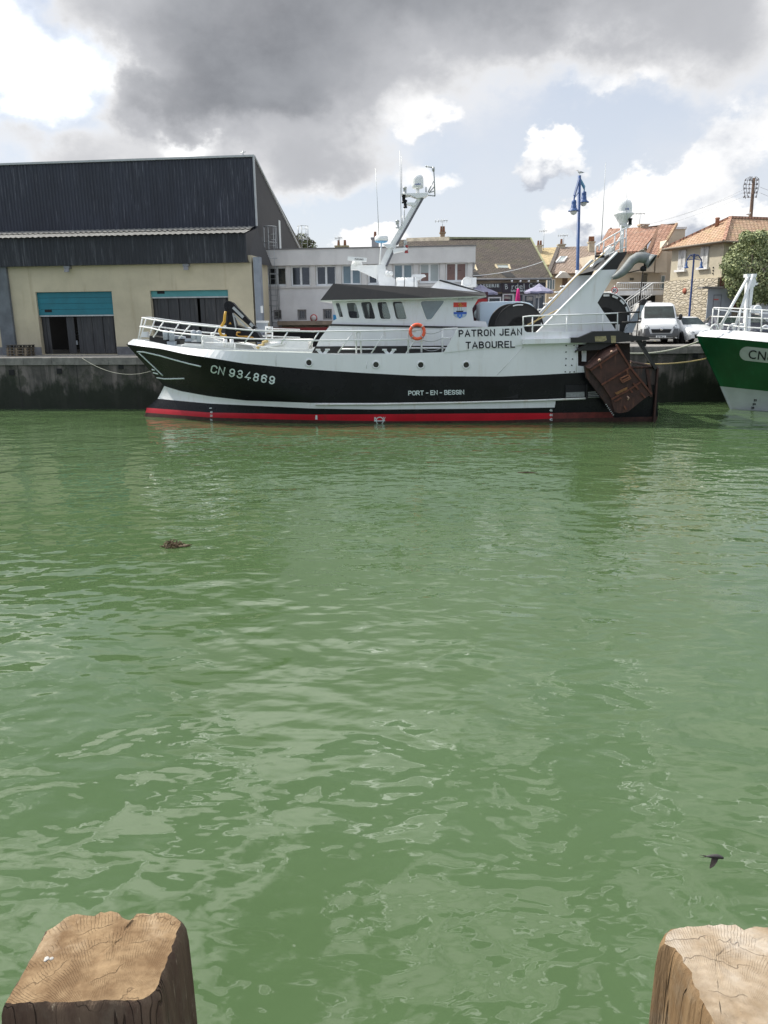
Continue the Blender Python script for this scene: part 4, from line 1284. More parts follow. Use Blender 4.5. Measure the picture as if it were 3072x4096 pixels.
mb.prism(pl(z8, [(478, 782), (540, 790), (700, 795), (690, 840), (640, 850), (480, 805)], -.2), (0, .4, 0))
mb.prism(pl(z8, [(375, 1205), (440, 1180), (460, 1195), (400, 1245)], -.2), (0, .4, 0))
mb.prism(pl(z8, [(130, 1490), (290, 1484), (300, 1540), (210, 1550)], -.25), (0, .5, 0))
mb.prism(pl(z8, [(300, 1570), (480, 1548), (545, 1552), (545, 1585), (300, 1636)], -.25), (0, .5, 0))
mb.prism(pl(z8, [(498, 695), (585, 685), (590, 694), (500, 712)], -.05), (0, .1, 0))
mb.build('lamp_bracket', m_rail, mast)
for zx, zy, m_ in ((500, 605, m_galv), (480, 742, m_black), (506, 822, m_black), (375, 1160, m_galv), (505, 1505, m_galv), (525, 1575, mk('red_lamp_glass', (.25, .02, .02), .2))):
    mb = MB(); mb.lathe([(.07, -.16), (.085, -.15), (.085, -.1), (.07, -.09), (.07, .1), (.09, .11), (.09, .16), (.03, .19)], nP(*z8(zx, zy), -.15), (0, 0, 1), 12)
    mb.build('navigation_lamp', m_, mast)
mb = MB(); c = nP(*z8(712, 560), 0)
mb.lathe([(.20, 0), (.245, .03), (.25, .12), (.25, .36), (.235, .44), (.19, .52), (.12, .57), (.0, .59)], c, (0, 0, 1), 24)
mb.lathe([(.075, -.22), (.075, 0)], c, (0, 0, 1), 12)
rd = mb.build('radome', m_rail, mast)
mb = MB(); put_text(mb, 'intellian', z8(662, 500), z8(765, 492), 5.5, lambda x, y: nP(x, y, -.255), 0, .03); mb.build('maker_lettering', mk('blue_lettering', (.03, .07, .30), .5), rd, fix=False)
mb = MB()
for q in ([(1000, 690), (990, 400), (980, 250), (972, 215)], [(885, 672), (1000, 685)], [(900, 630), (985, 605)], [(885, 625), (975, 440)], [(915, 615), (985, 535)], [(858, 190), (975, 212)], [(852, 535), (852, 625)]):
    mb.tube(pl(z8, q, -.1), .028, 6)
mb.lathe([(.05, -.1), (.06, 0), (.05, .08)], nP(*z8(975, 232), -.1), (0, 0, 1), 8); mb.lathe([(.0, -.05), (.05, 0), (0, .05)], nP(*z8(858, 192), -.1), (0, 0, 1), 8)
mb.build('wind_gauge_frame', m_galv, mast)
for q, y in (([(1599, 603), (1602, 760), (1605, 905)], -.2), ([(1605, 622), (1607, 700), (1606, 780)], 0), ([(1502, 672), (1511, 840), (1516, 960)], -.4), ([(1617, 825), (1618, 890)], 0), ([(1610, 862), (1609, 905)], -.1)):
    mb = MB(); mb.tube([nP(*p, y) for p in q], [.009, .013, .018][:len(q)] if len(q) == 3 else .02, 5)
    mb.build('whip_aerial', m_galv, mast)
mb = MB(); c = nP(1526, 972, -.4)
mb.lathe([(.24, .06), (.29, .09), (.30, .14), (.29, .26), (.25, .29), (.0, .30)], c, (0, 0, 1), 24, 0)
mb.lathe([(.14, .0), (.24, .03), (.28, .08)], c, (0, 0, 1), 24, 1)
mb.tube([c, nP(1518, 1062, -.4)], .03, 6, 0)
mb.build('dome_radar', [m_rail, mk('pale_blue_plastic', (.16, .40, .66), .5)], mast)
# ---- on the wheelhouse roof
mb = MB(); a = nP(1583, 1136, -.9); b = nP(1664, 1135, -.9)
mb.lathe([(.22, 0), (.27, .02)] + [(.275 if i % 2 else .262, .02 + (i + 1) * ((b.x - a.x - .04) / 13)) for i in range(12)] + [(.27, b.x - a.x - .02), (.22, b.x - a.x)], a, (1, 0, 0), 18)
lr = mb.build('liferaft_canister', m_rail, T)
mb = MB()
for px in (1584, 1618, 1656): p = nP(px, 1134, -.9); mb.lathe([(.282, -.012), (.282, .012)], p, (1, 0, 0), 18, cap=False); mb.box(p.x - .03, p.x + .03, -1.05, -.75, p.z - .5, p.z - .2)
mb.build('strap', m_dark, lr)
mb = MB(); mb.prism(pl(z6, [(955, 432), (970, 408), (1100, 405), (1118, 428), (1090, 438), (960, 440)], -.5), (0, .35, 0)); mb.prism(pl(z6, [(1000, 440), (1088, 438), (1060, 460), (1020, 475), (1025, 545), (1000, 545)], -.45), (0, .25, 0))
mb.build('satellite_compass', m_rail, T)
mb = MB()
for zx, zy in ((690, 395), (728, 400)): mb.lathe([(.07, -.1), (.10, -.06), (.10, .06), (.05, .12)], nP(*z6(zx, zy), -.55), (0, -1, .2), 10)
mb.build('search_lamp', m_rail, T)
# ---- radome and platform on the gallows
mb = MB(); c = nP(2494, 857, -.4)
mb.lathe([(.04, -.56), (.12, -.54), (.16, -.4), (.30, -.16), (.40, -.02), (.42, .03), (.36, .06), (.335, .07), (.34, .12), (.34, .30), (.32, .42), (.27, .52), (.18, .60), (.0, .645)], c, (0, 0, 1), 28)
mb.lathe([(.085, -1.9), (.085, -.5)], c, (0, 0, 1), 12)
r2_ = mb.build('radome', m_rail, T)
mb = MB(); put_text(mb, 'KNS', (2502, 839), (2516, 839), 7, lambda x, y: nP(x, y, -.76), 0, .04); mb.build('maker_lettering', mk('blue_lettering', (.03, .07, .30), .5), r2_, fix=False)
def z9(x, y): return (2200 + x * .2411, 650 + y * .2411)
mb = MB()
for q in ([(750, 1640), (755, 1390), (1010, 1225), (1280, 1075)], [(900, 1420), (1080, 1330), (1260, 1245)], [(985, 1520), (1210, 1420), (1265, 1400)]): mb.tube(pl(z9, q, -1.2), .03, 6)
for a_, b_ in (((820, 1350), (812, 1470)), ((895, 1300), (880, 1530)), ((1075, 1200), (1065, 1470)), ((1262, 1085), (1258, 1480)), ((1178, 1040), (1165, 1480))): mb.tube(pl(z9, [a_, b_], -1.2), .03, 6)
mb.build('platform_rail', m_rail, T)
mb = MB()
mb.prism(pl(z9, [(930, 1560), (960, 1560), (1240, 1170), (1215, 1165)], -1.0), (0, .12, 0)); mb.prism(pl(z9, [(730, 1660), (1010, 1380), (1060, 1390), (1060, 1530), (700, 1720)], -.9), (0, .5, 0))
mb.prism(pl(z9, [(1215, 1030), (1290, 1025), (1358, 1005), (1360, 1030), (1290, 1090), (1215, 1050)], -.6), (0, .1, 0))
mb.build('platform_brace', m_rail, T)
mb = MB(); mb.lathe([(.09, -.13), (.07, -.1), (.07, .06), (.1, .08), (.08, .12)], nP(*z9(1330, 975), -.6), (0, 0, 1), 10); mb.tube(pl(z9, [(750, 1555), (900, 1560)], -1.4), .06, 6); mb.lathe([(0, -.12), (.12, -.05), (.12, .1), (0, .16)], nP(*z9(945, 1590), -1.5), (1, 0, .5), 8)
mb.build('deck_lamp', m_dark, T)
mb = MB()
for q in ([(2423, 650), (2415, 800), (2405, 980)], [(2509, 693), (2506, 860), (2503, 1010)]): mb.tube([nP(*p, -.8) for p in q], [.008, .013, .020], 5)
mb.build('whip_aerial', m_galv, T)
mb = MB()
mb.tube([nP(2130, 1298, -1.6), nP(2300, 1110, -1.6), nP(2420, 1010, -1.6)], .022, 5); mb.tube([nP(2110, 1299, -2.3), nP(2230, 1240, -2.3), nP(2330, 1200, -2.0)], .025, 5)
mb.build('warp_line', m_ropey, T)
# ---- foredeck gear
mb = MB()
for y_ in (-.8,):
    base = nP(*z1(990, 640), y_)
    mb.prism(pl(z1, [(920, 660), (960, 440), (990, 430), (1040, 560), (1060, 660)], y_), (0, .5, 0)); mb.prism(pl(z1, [(1010, 660), (1030, 520), (1130, 560), (1200, 580), (1250, 660)], y_ - .1), (0, .7, 0))
crane = mb.build('deck_crane', m_black, T)
mb = MB(); mb.prism(pl(z1, [(925, 370), (940, 328), (965, 318), (1000, 335), (1030, 370), (1195, 545), (1165, 555), (1000, 410), (985, 440), (955, 440)], -.7), (0, .32, 0)); mb.lathe([(.17, 0), (.17, .38)], nP(*z1(957, 355), -.72), (0, 1, 0), 16)
mb.build('folded_boom', m_black, crane)
mb = MB(); mb.beam(nP(*z1(1000, 372), -.76), nP(*z1(1085, 455), -.76), .02, .12); mb.beam(nP(*z1(1140, 505), -.76), nP(*z1(1165, 530), -.76), .02, .12); mb.beam(nP(*z1(1012, 440), -.78), nP(*z1(1150, 575), -.78), .08, .06); mb.beam(nP(*z1(1000, 420), -.78), nP(*z1(1030, 570), -.78), .05, .1)
mb.build('boom_ram', m_galv, crane)
mb = MB(); mb.tube(pl(z1, [(938, 405), (932, 440), (928, 490), (905, 530), (888, 570), (900, 600), (925, 610), (945, 603)], -1.0), [.05, .06, .065, .065, .065, .065, .06, .05], 8)
for i in range(14):
    pass
mb.build('hydraulic_hose', m_yellow, crane)
mb = MB(); mb.tube(pl(z1, [(1060, 580), (1035, 580), (1030, 600), (1050, 612), (1120, 615), (1170, 625)], -1.0), .04, 6); mb.prism(pl(z1, [(975, 492), (988, 512), (962, 512)], -.82), (0, .02, 0))
mb.build('hose_coil', mk('dull_yellow', (.42, .22, .03), .6, .3, 8), crane)
mb = MB()
for a_, b_ in (((445, 640), (445, 565)), ((494, 650), (494, 568)), ((676, 640), (676, 565)), ((722, 660), (722, 568))):
    A_ = nP(*z1(*a_), -.6); B_ = nP(*z1(*b_), -.6); mb.lathe([(.13, 0), (.13, B_.z - A_.z - .06), (.11, B_.z - A_.z), (.02, B_.z - A_.z + .03)], A_, (0, 0, 1), 12)
mb.build('bollard', m_grey, T)
mb = MB()
for a_, b_ in (((938, 700), (938, 634)), ((992, 705), (992, 636))):
    A_ = nP(*z1(*a_), -1.5); B_ = nP(*z1(*b_), -1.5); mb.lathe([(.09, 0), (.09, B_.z - A_.z)], A_, (0, 0, 1), 12)
mb.prism(pl(z1, [(815, 640), (830, 632), (1000, 690), (990, 705), (880, 690), (815, 672)], -1.3), (0, .3, 0))
mb.build('white_bollard', m_white, T)
mb = MB(); mb.prism(pl(z1, [(306, 608), (455, 628), (455, 682), (306, 650)], -.5), (0, .9, 0)); mb.prism(pl(z1, [(455, 640), (560, 645), (560, 680), (455, 685)], -.45), (0, .7, 0))
mb.build('anchor_windlass', m_blackm, T)
mb = MB(); mb.prism(pl(z1, [(470, 600), (580, 615), (585, 632), (470, 640)], -.2), (0, .5, 0)); mb.prism(pl(z1, [(450, 655), (520, 655), (520, 690), (455, 690)], -.7), (0, .3, 0)); mb.prism(pl(z1, [(600, 632), (660, 632), (660, 655), (600, 655)], -.3), (0, .3, 0))
mb.build('winch_gear', m_grey, T)
mb = MB(); mb.prism(pl(z1, [(655, 600), (725, 600), (725, 660), (655, 660)], .2), (0, .1, 0)); mb.prism(pl(z1, [(240, 575), (290, 575), (290, 620), (240, 620)], -.1), (0, .2, 0)); mb.prism(pl(z1, [(740, 612), (960, 640), (1150, 690), (1180, 720), (740, 700)], -.2), (0, 1.2, 0))
mb.build('deck_casing', m_white, T)
mb = MB(); mb.prism(pl(z1, [(1255, 655), (1300, 640), (1625, 640), (1625, 722), (1210, 724), (1215, 690)], -1.4), (0, 1.6, 0))
mb.tube(pl(z1, [(1225, 715), (1300, 690), (1420, 672), (1425, 665), (1300, 675)], -1.5), .08, 6)
mb.build('fish_hatch', m_rail, T)
mb = MB(); mb.tube(pl(z1, [(1200, 712), (1215, 690), (1250, 685), (1250, 660), (1290, 650)], -1.5), .07, 6)
mb.build('rope_heap', m_ropey, T)
mb = MB(); mb.prism(pl(z1, [(1196, 500), (1270, 500), (1272, 582), (1196, 578)], .3), (0, .6, 0), 0); mb.prism(pl(z1, [(1190, 484), (1276, 484), (1276, 500), (1190, 500)], .25), (0, .7, 0), 1)
mb.build('deck_locker', [m_grey, m_rail], T)
mb = MB()
for q in ([(1272, 650), (1272, 538), (1325, 538), (1325, 635)], [(1272, 575), (1325, 575)], [(1272, 605), (1325, 605)]): mb.tube(pl(z1, q, -.6), .045, 6)
mb.build('deck_ladder', m_rail, T)
mb = MB()
for q in ([(745, 690), (745, 625), (755, 615), (770, 620), (772, 635)], [(820, 610), (822, 590), (840, 585), (850, 595)]): mb.tube(pl(z1, q, -1.2), .05, 6)
mb.build('vent_pipe', m_rail, T)

# ------------------------------------------------------------------ things hanging on the trawler
c = nP(1669, 1327, -2.95)
lb = thing('lifebuoy', 'orange lifebuoy hanging on the white rail below the wheelhouse', 'lifebuoy', loc=BF.w(c), yaw=BF.yaw)
mb = MB(); mb.tube([(.29 * cos(a), 0, .29 * sin(a)) for a in [2 * pi * i / 28 for i in range(29)]], .068, 10, cap=False)
b_ = mb.build('ring', m_orange, lb)
mb = MB()
for k in range(4):
    a = pi / 4 + k * pi / 2; mb.tube([((.29 + .075 * cos(q)) * cos(a), .075 * sin(q), (.29 + .075 * cos(q)) * sin(a)) for q in [2 * pi * i / 10 for i in range(11)]], .022, 5, cap=False)
mb.build('reflective_band', m_galv, lb)
mb = MB(); mb.tube([(-.29 + .58 * i / 10, -.03, -.36 - .06 * sin(pi * i / 10)) for i in range(11)], .01, 4); mb.build('grab_line', m_rope, lb)

o = nP(2470, 1500, -3.5)
TF = Frame(BF.w(Vec((o.x, o.y, 0))), BF.yaw)
td = thing('trawl_door', 'large rusty steel trawl door hanging tilted off the trawler\'s stern', 'trawl door', TF)
def tq(x, y): return (2250 + (x) * .3014, 1350 + y * .3014)
mb = MB()
face = [(368, 438), (735, 190), (900, 395), (1186, 752), (1100, 800), (1000, 880), (870, 985), (760, 1005), (690, 990), (640, 800), (520, 620)]
mb.prism([TF.P(*tq(*p), -.15) for p in rrect(face, .10)], (0, .16, 0))
pl_ = mb.build('plate', m_rust, td)
# bellied upper panel curling back over the boat
mb = MB()
f0 = [(300, 372), (330, 420), (368, 438), (460, 385), (560, 318), (650, 255), (735, 190)]
bk = [(300, 372), (305, 350), (330, 322), (430, 235), (540, 130), (620, 95), (714, 95)]
rws = []
for k in range(9):
    t = k / 8
    rws.append([TF.P(*tq(a[0] + (b[0] - a[0]) * t, a[1] + (b[1] - a[1]) * t), -.15 - .14 * sin(pi * min(1, t * 1.1)) + .9 * t * t) for a, b in zip(f0, bk)])
mb.sheet(rws, smooth=True)
mb.build('curved_panel', m_rust, td)
mb = MB()
for a, b, w in (((372, 436), (735, 190), 10), ((520, 628), (900, 398), 8), ((650, 820), (905, 680), 8), ((905, 680), (1040, 590), 6), ((714, 95), (900, 395), 16), ((900, 395), (1186, 752), 12), ((820, 905), (850, 960), 6), ((690, 850), (780, 800), 6), ((900, 690), (930, 730), 6), ((940, 605), (1010, 690), 10), ((1040, 730), (1100, 800), 6), ((500, 360), (520, 410), 6)):
    mb.beam(TF.P(*tq(*a), -.19), TF.P(*tq(*b), -.19), w * .0033, .07)
mb.build('stiffening_rib', m_ironr, td)
mb = MB()
for a, b in (((765, 545), (880, 490)), ((765, 545), (800, 595)), ((800, 595), (900, 545)), ((860, 470), (905, 550)), ((790, 575), (890, 525)), ((855, 430), (870, 490))): mb.beam(TF.P(*tq(*a), -.27), TF.P(*tq(*b), -.27), .05, .05)
mb.build('warp_bracket', mk('orange_rusty_iron', (.19, .075, .04), .8, .4, 6), td)
mb = MB(); mb.prism([TF.P(*tq(*p), -.2) for p in ((700, 735), (860, 655), (862, 690), (720, 760))], (0, .04, 0)); mb.build('shoe_patch', mk('ochre_rust', (.20, .095, .035), .8, .4, 8), td)
mb = MB(); mb.prism([TF.P(*tq(*p), -.05) for p in ((298, 372), (368, 438), (520, 620), (640, 800), (690, 1030), (640, 975), (560, 860), (400, 640), (325, 540))], (0, .3, 0)); mb.build('edge_shoe', m_rustd, td)
mb = MB()
for i in range(7): mb.beam(TF.P(*tq(575 + i * 16, 885 + i * 23), -.09), TF.P(*tq(580 + i * 16, 892 + i * 23), -.09), .05, .05)
mb.build('shoe_bolt', m_galv, td)
mb = MB(); mb.lathe([(0, -.02), (.07, 0), (0, .03)], TF.P(*tq(492, 300), -.35), (0, -1, 0), 7); mb.lathe([(0, -.02), (.06, 0), (0, .03)], TF.P(*tq(652, 188), -.4), (0, -1, 0), 7)
mb.tube([TF.P(*tq(860, 780), -.28), TF.P(*tq(880, 800), -.3), TF.P(*tq(868, 830), -.28)], .03, 5)
mb.build('shackle', mk('bare_rust_patch', (.42, .27, .20), .7), td)
# mooring lines
def rope(name, label, pts, r, mat):
    mb = MB(); o = thing(name, label, 'mooring rope', loc=pts[0])
    q = [p - pts[0] for p in pts]
    mb.tube(q, r, 6); mb.build('strand', mat, o); return o
def sag(a, b, dip, n=14): return [a.lerp(b, t / n) - Vec((0, 0, dip * 4 * t / n * (1 - t / n))) for t in range(n + 1)]
rope('mooring_rope', 'thin pale mooring rope sagging from the left quay to the black bow', sag(Vec((-15.2, 39.55, 2.6)), BF.w(onhull(613, 1482, .0)), .45), .011, mk('grey_rope', (.34, .34, .29), .8))
rope('mooring_rope', 'pale upper mooring rope running from the rusty stern to the green bow', sag(at_y(2492, 1411, 36.5), at_y(2800, 1364, 37.6), .22), .035, m_rope)
rope('mooring_rope', 'yellow lower mooring rope between the rusty stern and the green bow', sag(at_y(2515, 1452, 36.5), at_y(2832, 1433, 37.2), .14), .032, m_ropey)
# ------------------------------------------------------------------ left: fish auction shed
SF = Frame(at_z(250, 1419, ZL), R(-6.6))
SH = thing('fish_auction_shed', 'dark slate clad shed over a cream loading front with teal shutters, left of the trawler', 'shed', SF)
def wall_open(mb, x0, x1, z0, z1, y, openings, depth=.25, mat=0, rmat=None):
    """front sheet of a wall with rectangular openings and their reveals; openings (x0,x1,z0,z1)"""
    mb.holed([(x0, y, z0), (x1, y, z0), (x1, y, z1), (x0, y, z1)], [[(a, y, c), (b, y, c), (b, y, d), (a, y, d)] for a, b, c, d in openings], mat)
    r = mat if rmat is None else rmat
    for a, b, c, d in openings:
        mb.add([(a, y, c), (b, y, c), (b, y, d), (a, y, d), (a, y + depth, c), (b, y + depth, c), (b, y + depth, d), (a, y + depth, d)], [(0, 1, 5, 4), (1, 2, 6, 5), (2, 3, 7, 6), (3, 0, 4, 7)], r)
def corr(mb, p0, p1, q0, q1, period, depth, n_out, mat=0):
    """corrugated sheet between edge p0-p1 (top) and q0-q1 (bottom)"""
    p0, p1, q0, q1, n_out = map(Vec, (p0, p1, q0, q1, n_out))
    L = (p1 - p0).length; k = int(L / period)
    A = []; B = []
    for i in range(k):
        for t, d in ((0, 0), (.35, 0), (.5, 1), (.85, 1)):
            s = (i + t) / k
            A.append(p0.lerp(p1, s) + n_out * (d * depth)); B.append(q0.lerp(q1, s) + n_out * (d * depth))
    A.append(p1); B.append(q1)
    mb.sheet([A, B], mat)
def sp(px, py, y=0.0): return SF.P(px, py, y)
xL = sp(-420, 1300).x; xR = sp(1012, 1180).x
zS = sp(500, 1058).z + .35
d1 = (sp(143, 1280).x, sp(452, 1300).x, 0.02, sp(300, 1166).z); d2 = (sp(609, 1280).x, sp(918, 1280).x, 0.02, sp(760, 1161).z)
d1 = (sp(152, 1260).x, sp(455, 1260).x, 0.02, sp(300, 1167).z)
d0 = (xL + 1.0, xL + 5.0, .02, d1[3])
mb = MB(); wall_open(mb, xL, xR, 0, zS, 0, [d1, d2], .35)
mb.add([(xR, 0, 0), (xR, 3.2, 0), (xR, 3.2, zS), (xR, 0, zS)], [(0, 1, 2, 3)])
mb.build('wall', m_cream, SH, fix=False)
m_plinth = mk('grey_plinth', (.16, .16, .165), .85, .3, 2, bmp=.01)
mb = MB()
for a, b in ((xL, d1[0] - .02), (d1[1] + .02, d2[0] - .02), (d2[1] + .02, xR)): mb.box(a, b, -.03, .01, 0, .42)
mb.build('plinth', m_plinth, SH)
m_teal = mk('teal_shutter_paint', (.012, .16, .205), .5, .12, 1.5)
m_teal2 = mk('faded_teal_shutter_paint', (.07, .27, .28), .5, .12, 1.5)
m_strip = mk('grey_pvc_strip_curtain', (.034, .034, .036), .45, .35, 2.5, (3, 3, .3), dirt=(.12, .115, .105), dirt_amt=.6)
for i, (d, zb, mt) in enumerate(((d1, sp(300, 1260).z, m_teal), (d2, sp(760, 1186).z, m_teal2))):
    mb = MB()
    k = max(1, round((d[3] - zb) / .28)); hh = (d[3] - zb) / k
    for j in range(k): mb.box(d[0], d[1], .12, .17, zb + j * hh + .006, zb + (j + 1) * hh - .006)
    s = mb.build('roller_shutter', mt, SH)
    mb = MB(); mb.box(d[0], d[1], .10, .18, zb - .07, zb); mb.build('bottom_rail', m_galv, s)
    mb = MB(); mb.box(d[0] + .35, d[0] + .75, .105, .12, zb + .16, zb + .30); mb.build('vent', m_dark, s)
    mb = MB()      # hanging strips, a wavy curtain with a gap
    n = int((d[1] - d[0]) / .2)
    for q in range(n):
        x = d[0] + (q + .5) * (d[1] - d[0]) / n
        f = q / n
        if i == 0 and (.08 < f < .30 or .40 < f < .46): continue
        if i == 1 and .56 < f < .61: continue
        w = .115 + rnd.uniform(-.01, .01); yy = .26 + .03 * sin(q * 1.9) + rnd.uniform(-.01, .01)
        mb.sheet([[(x - w, yy + .02, zb), (x, yy - .015, zb), (x + w, yy + .02, zb)], [(x - w + rnd.uniform(-.02, .02), yy + .02, .06), (x, yy - .015, .05), (x + w, yy + .02, .06)]], smooth=True)
    mb.build('strip_curtain', m_strip, SH, fix=False)
mb = MB()
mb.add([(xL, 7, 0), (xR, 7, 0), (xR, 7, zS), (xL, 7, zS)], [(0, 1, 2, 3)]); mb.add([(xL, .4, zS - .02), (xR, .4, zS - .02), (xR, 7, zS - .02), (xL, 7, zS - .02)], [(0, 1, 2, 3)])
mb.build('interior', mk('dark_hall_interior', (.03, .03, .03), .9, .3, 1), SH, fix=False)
mb = MB(); a = sp(272, 1330, .9); b = sp(300, 1345, .9)
mb.box(a.x, b.x, .9, 1.5, b.z, b.z + .08); mb.box(a.x, b.x, .9, 1.5, a.z, a.z + .06); mb.box(a.x + .2, b.x + .1, .95, 1.3, .5, .72)
mb.build('rack', m_galv, SH)
# concrete corner pillars
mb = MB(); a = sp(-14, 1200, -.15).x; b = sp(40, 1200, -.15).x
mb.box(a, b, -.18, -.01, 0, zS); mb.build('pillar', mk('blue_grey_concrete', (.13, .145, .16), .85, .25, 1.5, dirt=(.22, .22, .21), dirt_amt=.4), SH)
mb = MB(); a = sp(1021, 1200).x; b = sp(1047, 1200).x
mb.box(a, b, -.06, .35, 0, zS - .1); mb.build('pillar', mk('lit_blue_grey_concrete', (.24, .265, .30), .8, .18, 1.5, dirt=(.15, .16, .18), dirt_amt=.4), SH)  # paler copy of the pillar concrete, its lit look put into the colour
mb = MB(); mb.prism([sp(x, y, -.08) for x, y in ((1042, 1224), (1052, 1223), (1052, 1252), (1043, 1252))], (0, .015, 0)); mb.build('notice', m_rail, SH)
# lean-to fascia
yF = -.28
zf0 = sp(500, 1058, yF).z; zf1 = sp(500, 944, yF).z
xF1 = sp(986, 1000, yF).x
mb = MB()
corr(mb, (xL, yF, zf1), (xF1, yF, zf1), (xL, yF, zf0), (xF1, yF, zf0), .19, .03, (0, -1, 0))
mb.add([(xL, yF + .01, zf0), (xF1, yF + .01, zf0), (xF1, 0.0, zf0), (xL, 0.0, zf0)], [(0, 1, 2, 3)])
mb.build('fascia_cladding', m_cladl, SH, fix=False)
yU = 3.1
xU = sp(1021, 760, yU).x
zu0 = sp(600, 922, yU).z; zu1 = sp(600, 641, yU).z; zuL = zu1
mb = MB()
corr(mb, (xL - 1, yU, zu1), (xU, yU, zu1), (xL - 1, yU, zu0 - .3), (xU, yU, zu0 - .3), .19, .035, (0, -1, 0))
mb.build('upper_cladding', m_clad, SH, fix=False)
mb = MB()     # grey fibre cement lean-to roof with a ragged lower edge
p0 = Vec((xL, yU, zu0 + .05)); p1 = Vec((xU - .1, yU, zu0 + .05)); q0 = Vec((xL, yF - .22, zf1 + .02)); q1 = Vec((xF1 + .1, yF - .22, zf1 + .02))
k = int((xU - xL) / .30)
for r_ in range(2):
    A = []; B = []
    for i in range(k * 4 + 1):
        s = i / (k * 4); dz = .022 * cos(i * pi / 2) + (.05 if r_ == 0 else 0)
        a = p0.lerp(p1, s); b = q0.lerp(q1, s)
        jag = rnd.uniform(-.05, .05) if r_ else 0
        A.append(a.lerp(b, .0 if r_ == 0 else .44) + Vec((0, 0, dz))); B.append(a.lerp(b, .48 if r_ == 0 else 1.0 + jag * .4) + Vec((0, 0, dz)))
    mb.sheet([A, B], smooth=True)
mb.build('lean_to_roof', m_corr, SH, fix=False)
# gable side wall running back, roof falling away behind
G = lambda px, py: SF.X(px, py, xU)
top = [(xU, yU, zu1)]
far = G(1200, 1000)
fz = far.z; fy = far.y
mb = MB()
mb.add([(xU, yU, 0), (xU, fy, 0), (xU, fy, fz), (xU, yU, zu1 + .02)], [(0, 1, 2, 3)])
lo = zf1
mb.add([(xF1, yF, zf0), (xF1 + .02, yU + .02, zf0 - .02), (xU, yU, zu0), (xF1, yF, zf1)], [(0, 1, 2, 3)])
mb.add([(xF1, yF, zf0), (xR + .02, 0, zf0), (xR + .3, yU, zf0), (xU, yU, zu0)], [(0, 1, 2, 3)])
mb.build('gable_cladding', mk('dark_gable_cladding', (.030, .029, .030), .7, .2, 1.2, dirt=(.10, .10, .10), dirt_amt=.15), SH, fix=False)
mb = MB(); mb.add([(xL - 1, yU, zu1 + .03), (xU + .05, yU, zu1 + .03), (xU + .05, fy + 2, fz - .3), (xL - 1, fy + 2, fz - .3)], [(0, 1, 2, 3)])
mb.build('roof', m_corr, SH, fix=False)
mb = MB()
mb.beam((xL - 1, yU - .06, zu1 + .04), (xU + .04, yU - .06, zu1 + .04), .12, .10); mb.beam((xU + .01, yU - .06, zu1), (xU + .01, yU - .06, zu0 + .1), .09, .09); mb.beam((xU + .03, yU, zu1 + .03), (xU + .03, fy, fz), .1, .1)
mb.build('edge_flashing', mk('pale_flashing', (.40, .42, .42), .5, .1, 4), SH)
mb = MB(); a = G(1112, 880); b = G(1126, 985)
mb.box(xU + .01, xU + .04, a.y, b.y - .2, b.z - .2, a.z); mb.build('side_door', mk('pale_metal_door', (.50, .53, .52), .5, .1, 3), SH)
mb = MB(); a = SF.X(1022, 962, xU - .6); mb.box(xU + .0, xU + .03, yU + .4, yU + 1.3, zu0 - 2.6, zu0 - .4); mb.build('hatch', m_cladl, SH)
for px in (265, 742):
    p = sp(px, 1068, yF); mb = MB(); mb.box(p.x - .16, p.x + .16, -.27, -.02, zf0 - .14, zf0 - .02); mb.prism([(p.x - .12, -.26, zf0 - .14), (p.x + .12, -.26, zf0 - .14), (p.x + .2, -.5, zf0 - .34), (p.x - .04, -.5, zf0 - .34)], (0, .1, .02))
    mb.build('floodlight', m_plastic, SH)
mb = MB(); p = SF.P(968, 615, yU); mb.tube([(p.x, yU + .2, zu1), (p.x, yU + .2, zu1 + .35)], .03); mb.tube([(p.x - .15, yU + .2, zu1 + .25), (p.x + .15, yU + .2, zu1 + .3)], .02); mb.build('roof_spike', m_galv, SH)
# stacked pallets on the quay
pf = SF.P(85, 1418, -1.1)
for k in range(4):
    p = thing('wooden_pallet', ['bare wooden pallet, lowest of the stack on the left quay', 'wooden pallet second from the bottom of the left quay stack', 'wooden pallet third from the bottom of the left quay stack', 'dark topmost wooden pallet on the left quay stack'][k], 'pallet', loc=SF.w((pf.x + rnd.uniform(-.03, .03), -1.1, k * .145 + .005)), yaw=SF.yaw + rnd.uniform(-.02, .02), group='pallets stacked on the quay')
    wm = mk('raw_pallet_wood', (.20, .16, .11), .85, .3, 5) if k < 3 else mk('dark_wet_board', (.07, .062, .05), .85, .3, 5)
    mb = MB()
    for i in range(7): mb.box(-.6, .6, -.4 + i * .118, -.4 + i * .118 + .09, .115, .137)
    mb.build('top_board', wm, p)
    mb = MB()
    for x in (-.55, -.05, .45):
        for y in (-.4, -.04, .31): mb.box(x, x + .1, y, y + .09, .022, .095)
    mb.build('block', wm, p)
    mb = MB()
    for x in (-.55, -.05, .45): mb.box(x, x + .1, -.4, .4, .095, .115)
    for y in (-.4, -.04, .31): mb.box(-.6, .6, y, y + .09, 0, .022)
    mb.build('stringer', wm, p)

